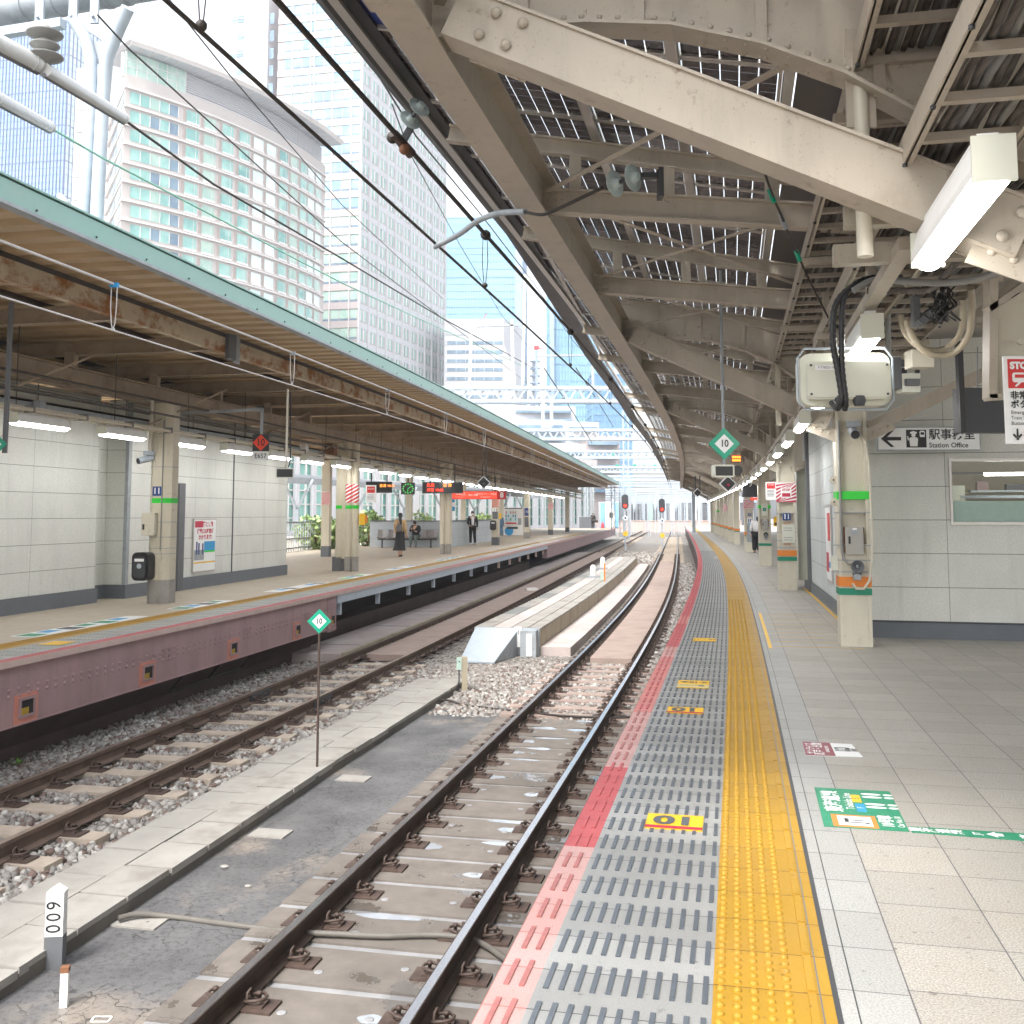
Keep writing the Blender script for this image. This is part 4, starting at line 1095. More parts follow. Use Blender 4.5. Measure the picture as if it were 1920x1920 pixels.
b = MB(); b.quad([(-.0, 3.2, 0), (6, 3.2, 0), (6, 3.2, 3), (0, 3.2, 3)], 'roomwall'); b.quad([(0, .14, 2.75), (6, .14, 2.75), (6, 3.2, 2.75), (0, 3.2, 2.75)], 'roomwall')
b.quad([(0, .14, .01), (6, .14, .01), (6, 3.2, .01), (0, 3.2, .01)], 'roomwall'); b.quad([(.05, .14, 0), (.05, 3.2, 0), (.05, 3.2, 3), (.05, .14, 3)], 'roomwall'); b.quad([(5.9, .14, 0), (5.9, 3.2, 0), (5.9, 3.2, 3), (5.9, .14, 3)], 'roomwall')
b.build('room', of)
b = MB(); b.bbox((1.6, 1.0, 2.13), (3.0, 1.06, 2.17), 'lamp_room'); b.bbox((1.2, 2.4, 2.20), (2.0, 2.46, 2.23), 'charcoal'); b.build('room_lamp', of)
b = MB(); b.bbox((1.1, 1.2, 1.0), (2.6, 1.6, 1.72), 'galvpale'); b.bbox((1.15, 1.15, 1.74), (2.5, 1.7, 1.78), 'frost'); b.bbox((1.7, 1.1, 1.55), (2.1, 1.15, 1.66), 'charcoal'); b.bbox((1.0, 2.8, 1), (1.3, 3.1, 2.3), 'offwhite'); b.bbox((3.0, .9, 1), (3.3, 1.2, 1.9), 'charcoal')
b.bbox((.9, 1.9, 1.0), (1.5, 2.2, 2.02), 'offwhite'); b.bbox((1.6, 2.0, 1.92), (3.2, 2.3, 1.95), 'galvpale'); b.bbox((1.7, 2.05, 1.95), (1.85, 2.2, 2.08), 'maroon'); b.bbox((2.1, 2.05, 1.95), (2.5, 2.2, 2.04), 'charcoal'); b.bbox((1.05, 1.0, 1.0), (1.18, 1.2, 1.98), 'frost'); b.bbox((1.3, 1.1, 1.82), (2.9, 1.13, 1.86), 'galvpale')
b.build('room_furniture', of)
# side wall along the track
of2 = Asm('office_side_wall', 'bluish white panelled side wall running back from the office corner', 'wall', ER.P(18, 2.5, 0))
s0, s1 = ER.near((4.95, 13.75))[0], 23.9
def sidew(b):
    k = 12
    for i in range(k):
        a, c = s0 + (s1 - s0) * i / k, s0 + (s1 - s0) * (i + 1) / k
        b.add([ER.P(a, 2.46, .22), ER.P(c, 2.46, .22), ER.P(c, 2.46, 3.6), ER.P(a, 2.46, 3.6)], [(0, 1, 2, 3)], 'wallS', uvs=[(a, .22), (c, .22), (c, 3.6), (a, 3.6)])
    b.rect(ER, 2.47, 2.62, 0, 3.6, s0, s1, 'offwhite', 1)
of2.part('panels', sidew)
of2.part('skirting', lambda b: b.rect(ER, 2.435, 2.475, 0, .20, s0, s1, 'skirt', 1))
of2.part('door_frame', lambda b: (b.rect(ER, 2.40, 2.46, .22, 2.45, 16.55, 16.75, 'darkgrey', .3), b.rect(ER, 2.40, 2.46, .0, 3.3, 22.3, 22.6, 'darkgrey', .3)))
of2.part('end_panel', lambda b: b.rect(ER, 2.25, 2.46, 0.2, 2.6, 23.0, 24.4, 'offwhite', .6))
ps = Asm('wall_poster', 'narrow framed poster with red figures on the office side wall', 'poster', ER.P(18.4, 2.44, .6))
ps.part('frame', lambda b: b.rect(ER, 2.435, 2.455, .45, 1.75, 18.0, 18.9, 'alu', .4))
ps.part('sheet', lambda b: (b.rect(ER, 2.430, 2.434, .49, 1.71, 18.05, 18.85, 'signwhite', .4), b.rect(ER, 2.427, 2.4295, 1.15, 1.62, 18.1, 18.5, 'red', .4), b.rect(ER, 2.427, 2.4295, .62, .95, 18.4, 18.8, 'crimson', .4), b.rect(ER, 2.427, 2.4295, .70, .8, 18.1, 18.35, 'blue', .4)))

# ================================================================ far canopy
lc = Asm('station_canopy', 'far platform canopy with green fascia, tan ribbed deck and rusty edge beam', 'platform canopy', EL.P(25, -1, 4))
def deck(b, a0, a1, z, s0, s1, m, per=.43):
    n = int((s1 - s0) / per); vs, fs = [], []
    pr = [(0, 0), (.46, 0), (.60, .15), (.86, .15)]
    rows = [(s0 + (i + f) * per, z + d) for i in range(n) for f, d in pr]
    for s, zz in rows: vs += [EL.P(s, a0, zz), EL.P(s, a1, zz)]
    fs = [(2 * i, 2 * i + 1, 2 * i + 3, 2 * i + 2) for i in range(len(rows) - 1)]
    b.add(vs, fs, m)
    b.sweep(EL, [(a0, z + .18), (a1, z + .18)], s0, s1, 'topsheet', 2, closed=False)
LEND = 104
lc.part('roof_deck', lambda b: deck(b, -9, 1.30, 4.45, 3, LEND, 'tan_deck'))
lc.part('fascia', lambda b: (b.rect(EL, 1.30, 1.36, 4.42, 4.62, 3, LEND, 'green_fascia', 1), b.sweep(EL, [(1.1, 4.645), (1.38, 4.635), (1.38, 4.655), (1.1, 4.665)], 3, LEND, 'green_fascia', 1)))
lc.part('gutter_lip', lambda b: b.rect(EL, 1.25, 1.37, 4.385, 4.418, 3, LEND, 'galv', 1))
lc.part('edge_bolts', lambda b: [b.lathe(EL.P(s, 1.365, 4.45), [(.012, 0), (.012, .01)], 'charcoal', 6, axis=(.98, -.2, 0)) for s in np.arange(8, 40, .95)])
def rb_(b):
    b.rect(EL, -.06, .045, 4.14, 4.16, 3, LEND, 'rust_beam', 1); b.rect(EL, .030, .045, 4.16, 4.37, 3, LEND, 'rust_beam', 1); b.rect(EL, -.06, .045, 4.37, 4.385, 3, LEND, 'rust_beam', 1)
    for s in (16.2, 22.4, 28.6, 34.8, 41): 
        for ds in (-.06, .06):
            for z in (4.19, 4.25, 4.30, 4.35): b.rivet(EL.P(s + ds, .045, z), .014, 'rust_beam', nrm=(.98, -.2, 0))
lc.part('edge_beam', rb_)
lc.part('splice_bracket', lambda b: (b.rect(EL, .05, .12, 4.05, 4.52, 16.35, 16.60, 'darkgrey', .3), b.rect(EL, .05, .075, 4.02, 4.50, 16.62, 16.82, 'galv', .3)))
for a in (.0, -1.3, -3.9, -5.4): lc.part('purlin', lambda b: b.rect(EL, a - .05, a + .05, 4.388, 4.448, 3, LEND, 'dark_steel', 1))
def mainb(b, a=-2.55):
    b.rect(EL, a - .10, a + .10, 3.62, 3.64, 3, LEND, 'brown_steel', 1); b.rect(EL, a - .008, a + .008, 3.64, 3.94, 3, LEND, 'brown_steel', 1); b.rect(EL, a - .10, a + .10, 3.94, 3.96, 3, LEND, 'brown_steel', 1)
lc.part('main_beam', mainb); lc.part('main_beam', lambda b: mainb(b, -6.3))
s = 5.9
while s < 100:
    lc.part('rafter', lambda b: b.ibeam(EL.P(s, -8.5, 4.22), EL.P(s, -.07, 4.265), .13, .22, 'brown_steel'))
    lc.part('rafter_post', lambda b: b.bar(EL.P(s, -2.55, 3.96), EL.P(s, -2.55, 4.2), .16, .16, 'brown_steel', up=(1, 0, 0)))
    s += 2.58
colL = [(-6.37, 18.8), (-4.62, 29.1), (-2.68, 41.4), (-.85, 53.6), (.98, 68), (3.0, 80), (5.0, 93)]
labL = ['weathered cream column with blue 11 plate, green band and black rescue bag box', 'bundle of three rusty cream pipes with green band and red stripes',
        'paired cream pipe column in front of the low wall', 'cream column with red stripes and black defibrillator bag by the low wall', 'cream column beside the drinks machine',
        'cream column beyond the drinks machine', 'farthest cream column of the far platform front row']
for i, c in enumerate(colL):
    s = EL.near(c)[0]; r = thing('canopy_column', labL[i], 'column', (c[0], c[1], 0), EL.ang(s), 'front row columns of the far canopy')
    w = .40
    if i == 0:
        b = MB(); w2, k = .21, .10; oc = [(-w2, -w2 + k), (-w2 + k, -w2), (w2 - k, -w2), (w2, -w2 + k), (w2, w2 - k), (w2 - k, w2), (-w2 + k, w2), (-w2, w2 - k)]
        b.prism([(x, y, .42) for x, y in oc], (0, 0, 3.2), 'cream_left'); b.build('shaft', r)
        b = MB(); b.prism([(x * 1.02, y * 1.02, 0) for x, y in oc], (0, 0, .42), 'concrete'); b.build('base', r)
        b = MB(); b.prism([(x * 1.015, y * 1.015, 1.80) for x, y in oc], (0, 0, .09), 'green_band'); b.build('green_band', r)
        b = MB()
        for z in (1.18, 1.45, 2.45, .98, .88): b.prism([(x * 1.02, y * 1.02, z) for x, y in oc], (0, 0, .012), 'galv')
        b.build('steel_straps', r)
        b = MB(); b.tube([(.08, -.225, .9), (.08, -.225, 3.3)], .011, 'conduit', 6); b.tube([(-.15, -.20, 1.2), (-.13, -.21, 2.1), (-.05, -.22, 2.8), (-.05, -.22, 3.3)], .013, 'cream', 6); b.tube([(.08, -.23, .95), (.1, -.25, .80), (.18, -.25, .82), (.19, -.22, .98)], .011, 'cream', 6); b.build('conduit', r)
    elif i in (1, 2):
        xs = (-.28, 0, .2) if i == 1 else (-.10, .14)
        for j, x in enumerate(xs):
            b = MB(); sq = (i == 1 and j == 0)
            if sq: b.box((x, .1, 2.0), (.16, .3, 3.3), 'cream_left'); b.prism([(x - .17, .1, .4), (x + .08, .1, .4), (x + .08, .1, 1.2), (x - .08, .1, 1.2)], (0, .2, 0), 'cream_left')
            else: b.tube([(x, 0, .40), (x, 0, 3.62)], .095, 'cream_left', 14)
            b.build('pipe', r)
            b = MB()
            if sq: b.box((x - .045, .1, .2), (.26, .3, .40), 'darkgrey')
            else: b.tube([(x, 0, 0), (x, 0, .41)], .10, 'concrete', 14)
            b.build('base', r)
        b = MB(); b.box((0, .1, 2.0), (.46, .25, 3.3), 'cream_left'); b.build('core', r)
        if i == 1:
            b = MB(); b.box((-.28, .1, 1.80), (.17, .31, .10), 'green_band'); [b.tube([(x, 0, 1.75), (x, 0, 1.85)], .098, 'green_band', 14) for x in xs[1:]]; b.build('green_band', r)
    else:
        b = MB(); b.box((0, 0, 2.0), (w * .9, w, 3.3), 'cream_left'); b.build('shaft', r)
        b = MB(); b.box((0, 0, .2), (w * .92, w * 1.02, .42), 'darkgrey' if i != 4 else 'concrete'); b.build('base', r)
for i, Y in enumerate((38, 50, 63, 77, 91)):
    s = EL.s(Y); p = EL.P(s, -6.3, 0); r = thing('canopy_column', f'thin shaded back row column of the far platform, {WORD[i]} one back', 'column', p, EL.ang(s), 'back row columns of the far canopy')
    b = MB(); b.box((0, 0, 1.9), (.30, .30, 3.5), 'cream_left'); b.build('shaft', r); b = MB(); b.box((0, 0, .2), (.31, .31, .4), 'darkgrey'); b.build('base', r)

# ---- lamps, pipes and trays under the far canopy
ls = EL.near(PX(234, 816, 17.3))[0]; k = -2; proto = None; n = 0
while ls + k * 2.2 < 84:
    s = ls + k * 2.2; p = EL.P(s, -2.22, 2.92); lab = f'lit tube lamp under the far canopy, {WORD[n]} counted from the near end' if n < 32 else 'lit tube lamp at the far end of the far canopy'
    if proto is None: proto = thing('tube_lamp', lab, 'tube lamp', p, EL.ang(s), 'row of tube lamps under the far canopy'); lamp_proto(proto, 1.22, .17, 'lamp_far')
    else: copy_tree(proto, p, EL.ang(s), lab)
    k += 1; n += 1
lr = Asm('lamp_support_rail', 'beige pipe and channel the far platform lamps hang from', 'support rail', EL.P(30, -2.2, 3))
lr.part('rail', lambda b: (b.rect(EL, -2.27, -2.17, 3.07, 3.16, 4, 100, 'cream_left', 1), b.sweep(EL, [(-2.05 + .03 * math.cos(a), 3.10 + .03 * math.sin(a)) for a in [k * math.pi / 3 for k in range(6)]], 4, 100, 'cream', 1)))
for s in np.arange(12, 50, 1.3): lr.part('clamp', lambda b: b.rect(EL, -2.275, -2.0, 3.06, 3.165, s, s + .015, 'conduit', .1))
for i, s in enumerate(np.arange(13.2, 66, 1.25)):
    a = -2.2 if i % 2 else -2.75
    lr.part('hanger_rod', lambda b: b.tube([EL.P(s, a, 3.1), EL.P(s, a, 4.5 if i % 2 else 3.7)], .008, 'dark_steel', 5))
lt = Asm('cable_tray', 'grey cable tray with boxes behind the far platform lamps', 'cable tray', EL.P(30, -2.9, 3.2))
lt.part('tray', lambda b: (b.rect(EL, -3.15, -2.65, 3.22, 3.24, 4, 100, 'charcoal', 1), b.rect(EL, -2.66, -2.64, 3.20, 3.30, 4, 100, 'galv', 1)))
lt.part('cables', lambda b: [b.sweep(EL, [(a + .02 * math.cos(q), z + .02 * math.sin(q)) for q in (0, 1.57, 3.14, 4.71)], 4, 100, m, 1) for a, z, m in ((-2.72, 3.34, 'black'), (-2.8, 3.27, 'cable'), (-2.9, 3.28, 'black'), (-3.0, 3.30, 'conduit'), (-2.45, 3.42, 'black'), (-1.9, 3.35, 'cable'), (-1.75, 3.55, 'dark_steel'))])
for s, m, sz in ((15.4, 'galv', .12), (19.3, 'galv', .12), (26.2, 'white', .16), (28.0, 'rust', .26), (30.4, 'offwhite', .14)):
    lt.part('junction_box', lambda b: b.rect(EL, -2.62, -2.62 + sz, 3.18, 3.18 + sz * 1.3, s, s + sz * 1.2, m, .3))
for s in np.arange(14, 60, 4.3): lt.part('brace', lambda b: b.bar(EL.P(s, -2.5, 3.15), EL.P(s + 1.1, -1.4, 3.95), .03, .03, 'brown_steel'))
MT['panel_shade'] = MT['wallL']
# ================================================================ far platform building
fb = Asm('station_building', 'pale panelled building on the far platform with recess and dark skirting', 'station building', EL.P(20, -3.5, 0))
def fw(b, o, a, c, z1=3.75):
    k = max(1, int((c - a) / 1.2))
    for i in range(k):
        p, q = a + (c - a) * i / k, a + (c - a) * (i + 1) / k
        b.add([EL.P(p, o, .26), EL.P(q, o, .26), EL.P(q, o, z1), EL.P(p, o, z1)], [(0, 1, 2, 3)], 'wallL', uvs=[(p, .26), (q, .26), (q, z1), (p, z1)])
def fq(b, o0, o1, s, z1=3.75):
    b.add([EL.P(s, o0, .26), EL.P(s, o1, .26), EL.P(s, o1, z1), EL.P(s, o0, z1)], [(0, 1, 2, 3)], 'wallL', uvs=[(o0 + .4, .26), (o1 + .4, .26), (o1 + .4, z1), (o0 + .4, z1)])
sA, sB = EL.near((-7.35, 18.75))[0], EL.near((-7.73, 19.74))[0]; sC = EL.near((-5.6, 27.4))[0]
fb.part('front_wall', lambda b: (fw(b, -3.45, 4, sA), fq(b, -4.3, -3.45, sA), fw(b, -3.85, sA, sB), fq(b, -4.3, -3.45, sB + .0)))
fb.part('front_wall', lambda b: (fw(b, -3.42, sB + .02, sC), b.rect(EL, -6.2, -3.44, .1, 3.75, sB + .1, sC, 'offwhite', 1), b.rect(EL, -6.2, -3.9, .1, 3.75, 4, sB, 'offwhite', 1), fq(b, -6.2, -3.42, sC + .01)))
fb.part('skirting', lambda b: (b.rect(EL, -3.50, -3.41, 0, .255, 4, sA + .02, 'skirt', 1), b.rect(EL, -4.0, -3.81, 0, .255, sA + .02, sB - .02, 'skirt', 1), b.rect(EL, -3.9, -3.38, 0, .255, sB - .02, sC + .02, 'skirt', 1), b.rect(EL, -6.2, -3.9, 0, .255, sC - .1, sC + .03, 'skirt', 1)))
fb.part('door_frame', lambda b: b.rect(EL, -3.42, -3.36, .02, 2.25, sB + 1.95, sB + 2.2, 'darkgrey', .3))
fb.part('corner_trim', lambda b: b.rect(EL, -3.44, -3.37, .26, 3.75, sB - .05, sB + .06, 'galv', .3))
fb.part('joint_trim', lambda b: (b.rect(EL, -3.42, -3.40, .02, 3.75, sC - 3.35, sC - 3.32, 'darkgrey', .3)))
p = PX(378, 1018, 22.9)
sp_ = EL.near((EL.P(EL.s(23.2), -3.4).x, 23.2))[0]
pb = Asm('wall_poster', 'framed red and blue lost property poster on the far building', 'poster', EL.P(sp_, -3.4, .5))
s0, s1 = EL.near((-7.05, 22.3))[0], EL.near((-6.82, 23.35))[0]
pb.part('frame', lambda b: b.rect(EL, -3.415, -3.39, .33, 1.50, s0, s1, 'alu', .4))
def sheet(b):
    b.rect(EL, -3.39, -3.386, .36, 1.47, s0 + .03, s1 - .03, 'signwhite', .4)
    b.rect(EL, -3.386, -3.383, 1.31, 1.45, s0 + .05, s0 + .42, 'crimson', .4); b.rect(EL, -3.386, -3.383, .60, .82, s0 + .04, s0 + .5, 'galv', .4)
    b.rect(EL, -3.386, -3.383, .80, 1.0, s0 + .5, s1 - .06, 'blue', .4); b.rect(EL, -3.386, -3.383, .76, .80, s0 + .5, s1 - .06, 'green_band', .4); b.rect(EL, -3.386, -3.383, .53, .56, s0 + .04, s1 - .04, 'yellow', .4)
    a = EL.ang(s0)
    for tx, z, sz in (('落とし物', 1.37, .12), ('捜索には時間が', 1.22, .11), ('かかります!', 1.09, .12)):
        c = EL.P((s0 + s1) / 2 + (.12 if sz == .12 and z > 1.3 else 0), -3.382, z); ax = EL.P(s0 + 1, 0) - EL.P(s0, 0)
        T = Matrix(((ax.x, 0, 0, c.x), (ax.y, 0, 0, c.y), (0, 1, 0, c.z), (0, 0, 0, 1))); b.text(tx, sz, 'crimson', T, bold=.004)
    for i, (ds, h) in enumerate(((.12, .28), (.22, .25), (.40, .24))): b.rect(EL, -3.383, -3.380, .72, .72 + h, s0 + ds, s0 + ds + .06, 'navy', .2)
pb.part('sheet', sheet)
# ================================================================ overhead wires
def wire(name, label, pts, r, m, cat='overhead wire', group=None, extra=None, n=6):
    A = Asm(name, label, cat, pts[len(pts) // 2], group)
    A.part('wire', lambda b: b.tube(pts, r, m, n))
    if extra: extra(A)
    return A
def along(cv, off, z, s0, s1, sag=0., span=5.2, ph=0.):
    n = int((s1 - s0) / 1.3)
    return [cv.P(s0 + (s1 - s0) * i / n, off, z + sag * ((((s0 + (s1 - s0) * i / n) - ph) / span % 1 - .5) ** 2 * 4 - 1)) for i in range(n + 1)]
DR1 = [ER.near(PX(375, 118, 4.85))[0] + 5.45 * k for k in range(14)]
def dr1(A):
    for s in DR1:
        def f(b):
            z0, z1 = 3.80, 4.32
            for d in (-.02, .02): b.tube([T1.P(s, d * .3, z0), T1.P(s, d * 1.4, (z0 + z1) / 2), T1.P(s, d, z1)], .004, 'wire_dark', 4)
            b.ball(T1.P(s, 0, z0 + .02), .028, 'wire_dark', nu=8, nv=5); b.lathe(T1.P(s, 0, z1) - Vector((0, .03, 0)), [(.02, 0), (.05, .01), (.05, .05), (.02, .06)], 'wire_dark', 8, axis=(.2, 1, 0))
        A.part('dropper', f)
wire('contact_wire', 'thick dark contact wire with looped droppers above the near track', along(T1, 0, 3.79, 1.5, 110), .012, 'wire_dark')
wire('messenger_wire', 'dark stranded messenger wire with round clamps above the near track', along(T1, .0, 4.33, 1.5, 110), .020, 'wire_dark', extra=dr1)
DR2 = [EL.near(PX(158, 608, 10.8))[0] + 4.85 * k for k in range(14)]
def dr2(A):
    for s in DR2:
        def f(b):
            for d in (-.035, .035): b.tube([T2.P(s, 0, 3.60), T2.P(s, d * .6, 3.66), T2.P(s, d, 3.85), T2.P(s, d, 4.08)], .006, 'wire_silver', 5)
            b.box(T2.P(s, 0, 4.09), (.09, .05, .05), 'blue' if s < 14 else 'galv'); b.box(T2.P(s, 0, 3.6), (.03, .04, .03), 'porcelain_w')
        A.part('dropper', f)
wire('contact_wire', 'bright silver contact wire above the far track', along(T2, 0, 3.59, 5, 110), .010, 'wire_silver')
wire('messenger_wire', 'bright silver messenger wire with double loop droppers above the far track', along(T2, 0, 4.10, 5, 110), .015, 'wire_silver', extra=dr2)
def pxw(label, L, r, m, name='feeder_wire', grp='feeder wires crossing the sky'):
    pts = []
    for (x0, y0, Y0_), (x1, y1, Y1_) in zip(L[:-1], L[1:]):
        a, c = PX(x0, y0, Y0_), PX(x1, y1, Y1_)
        pts += [a.lerp(c, k / 5) for k in range(5)]
    pts.append(PX(*L[-1])); return wire(name, label, pts, r, m, group=grp)
pxw('dark feeder wire passing under the white sleeve in front of the curved hotel', [(235, 226, 8.8), (400, 345, 11), (640, 484, 15), (830, 597, 22), (1000, 690, 38)], .013, 'wire_dark')
pxw('pale green feeder wire, lowest before the curved hotel', [(95, 240, 9.5), (190, 295, 10.5), (640, 530, 17), (830, 618, 26), (1010, 700, 46)], .012, 'wire_green')
pxw('thin dark wire from the big tube beam down across the curved hotel windows', [(183, 28, 9), (240, 90, 9.8), (640, 453, 19), (900, 650, 34), (1010, 735, 60)], .010, 'wire_dark')
pxw('thin straight wire crossing the sky gap beside the pinkish tower', [(318, 0, 9), (430, 140, 10.5), (640, 383, 17), (830, 560, 30)], .008, 'wire_dark')
pxw('thin wire running close to the near canopy fascia', [(715, 150, 8), (780, 255, 10), (900, 400, 15), (1000, 530, 23), (1075, 640, 36), (1150, 720, 60)], .010, 'wire_dark')
pxw('hair-thin wire between the insulator pair and the glass towers', [(735, 195, 8), (770, 290, 10), (860, 455, 16), (940, 590, 24), (1000, 660, 36)], .006, 'wire_dark')
pxw('thin dark wire meeting the first truss beam over the blue tower', [(1020, 690, 34), (1066, 760, 40), (1110, 830, 52)], .02, 'wire_dark')
pxw('thin dark wire sagging to the second truss beam', [(1080, 690, 34), (1103, 724, 40), (1150, 800, 60)], .02, 'wire_dark')
# long white insulating sleeves
def sleeve(label, a, c, r):
    A = Asm('insulating_sleeve', label, 'insulating sleeve', (a + c) / 2, 'white insulating sleeves')
    A.part('sleeve', lambda b: b.tube([a, c], r, 'porcelain_w', 12)); A.part('seam', lambda b: b.tube([a - Vector((0, 0, r * .8)), c - Vector((0, 0, r * .8))], r * .35, 'darkgrey', 6)); 
    A.part('end_cap', lambda b: b.tube([c - (c - a).normalized() * .05, c + (c - a).normalized() * .03], [r * 1.1, r * .6], 'porcelain_w', 12))
sleeve('upper white sleeve clamped under the stacked insulator', PX(-40, 62, 6.5), PX(72, 122, 6.9), .065)
sleeve('upper sleeve continuing behind the Y-shaped tube bracket', PX(82, 130, 6.9), PX(232, 222, 8.75), .052)
sleeve('lower white sleeve at the left edge above the green fascia', PX(-40, 165, 7.3), PX(94, 239, 9.4), .055)

# ================================================================ big tube beam with its Y bracket
tb_ = Asm('tube_gantry', 'large banded steel tube beam high above the far track with bolted clamps', 'gantry beam', PX(130, 30, 11))
A0, A1 = PX(-120, 42, 11.8), PX(420, -52, 10.6)
ax = (A1 - A0).normalized()
tb_.part('tube', lambda b: b.tube([A0, A1], .165, 'galv', 24))
for i, t_ in enumerate((.18, .34, .45, .62, .68)):
    tb_.part('clamp_band', lambda b: b.tube([A0.lerp(A1, t_) - ax * .03, A0.lerp(A1, t_) + ax * .03], .178, 'galv', 24))
for i, (px, py) in enumerate(((75, 0), (138, -2), (178, -2))):
    p = PX(px, py + 12, 10.9)
    tb_.part('clamp_plate', lambda b: (b.box(p, (.09, .04, .42), 'galvpale'), b.lathe(p + Vector((.0, -.03, -.15)), [(.02, 0), (.02, .05)], 'galv', 6, axis=(0, -1, 0))))
tb_.part('lower_angle', lambda b: b.bar(PX(-60, 72, 11.1), PX(118, 44, 10.8), .10, .10, 'galvpale'))
yb = Asm('y_bracket', 'pale Y-shaped double tube bracket hanging from the tube beam', 'catenary bracket', PX(170, 410, 10.9))
yb.part('left_tube', lambda b: b.tube([PX(135, 35, 10.9), PX(160, 72, 10.9), PX(170, 110, 10.9), PX(171, 200, 10.9), PX(164, 300, 10.9), PX(156, 412, 10.9)], .068, 'galvpale', 14))
yb.part('right_tube', lambda b: b.tube([PX(240, 15, 10.7), PX(222, 55, 10.8), PX(200, 110, 10.9), PX(192, 200, 10.9), PX(187, 300, 10.9), PX(181, 412, 10.9)], .072, 'galvpale', 14))
yb.part('web_plate', lambda b: b.prism([PX(173, 78, 10.93), PX(200, 76, 10.93), PX(190, 118, 10.93), PX(178, 118, 10.93)], (0, .02, 0), 'galv'))
yb.part('foot_plate', lambda b: b.box(PX(168, 413, 10.9), (.22, .14, .012), 'darkgrey'))
def disc_ins(name, label, cpts, r, m, grp=None, sc=1.):
    c0, c1 = cpts; A = Asm(name, label, 'insulator', c0, grp); d = (c1 - c0)
    A.part('rod', lambda b: b.tube([c0 - d * .2, c1 + d * .2], r * .16, 'charcoal', 8))
    n = 3 if sc > 2 else 2
    for i in range(n):
        c = c0.lerp(c1, i / (n - 1)); rr = r * (.82 if (n == 3 and i == 1) else 1)
        A.part('disc', lambda b: b.lathe(c, [(r * .22, -r * .30), (r * .40, -r * .22), (rr * .95, -.0), (rr, r * .06), (rr * .9, r * .08), (r * .5, r * .10), (r * .36, r * .2), (r * .30, r * .52), (r * .2, r * .55)], m, 20, axis=d))
    return A
disc_ins('insulator', 'stack of three brownish discs hanging over the left sleeve', (PX(84, 108, 6.9), PX(84, 66, 6.9)), .125, 'conduit', sc=3)
disc_ins('insulator', 'pair of white porcelain discs beside the foot of the Y bracket', (PX(92, 391, 10.6), PX(118, 382, 10.7)), .115, 'porcelain_w')
wire('tail_wire', 'twisted double wire leading off left from the white disc pair', [PX(-30, 425, 10.2), PX(40, 405, 10.3), PX(85, 392, 10.5)], .014, 'wire_dark', 'wire')
disc_ins('insulator', 'pair of grey-green porcelain discs by the canopy fascia', (PX(768, 226, 7.3), PX(786, 202, 7.2)), .085, 'porcelain')
cl = Asm('wire_clamp', 'rusty suspension clamp gripping the messenger wire under the grey-green discs', 'wire clamp', PX(755, 265, 7.3))
cl.part('body', lambda b: (b.tube([PX(738, 250, 7.25), PX(772, 290, 7.4)], [.035, .04], 'clip', 8), b.ball(PX(736, 258, 7.3), .045, 'wire_dark'), b.ball(PX(758, 280, 7.3), .04, 'rust'), b.bar(PX(757, 262, 7.3), PX(770, 240, 7.3), .03, .05, 'charcoal')))
# the pull-off arm held from the canopy
pa = Asm('pull_off_arm', 'curved grey pull-off arm held from the canopy over the contact wire', 'catenary arm', PX(900, 420, 8.6))
pa.part('tube', lambda b: b.tube(crs([PX(815, 463, 8.15), PX(860, 440, 7.9), PX(895, 415, 7.6), PX(935, 400, 7.3), PX(985, 397, 7.0)]), .022, 'galv', 10))
pa.part('strap', lambda b: b.tube(crs([PX(985, 398, 7.0), PX(1020, 402, 6.8), PX(1060, 385, 6.6), (PX(1130, 352, 6.35))]), .012, 'wire_dark', 6))
disc_ins('insulator', 'pair of dark green discs bolted under the canopy cross beam', (PX(1152, 345, 6.2), PX(1186, 334, 6.1)), .085, 'porcelain')
bk = Asm('insulator_bracket', 'small black bracket fixing the discs to the cross beam', 'bracket', PX(1235, 340, 7.6))
bk.part('plate', lambda b: (b.box(PX(1238, 345, 6.1), (.03, .1, .18), 'charcoal'), b.box(PX(1222, 330, 6.1), (.13, .05, .03), 'charcoal')))
wire('stay_wire', 'dark green and black stay wire with turnbuckles under the near canopy', [PX(1425, 300, 6.0), PX(1450, 370, 6.3), PX(1480, 440, 6.6), PX(1510, 510, 7.0), PX(1555, 600, 7.6)], .008, 'wire_dark', 'stay wire',
     extra=lambda A: [A.part('turnbuckle', lambda b: b.tube([PX(x0, y0, Y), PX(x1, y1, Y)], .016, m, 6)) for x0, y0, x1, y1, Y, m in ((1442, 355, 1452, 380, 6.3, 'green_sign'), (1462, 400, 1474, 430, 6.5, 'galv'), (1492, 470, 1500, 490, 6.8, 'green_sign'))])

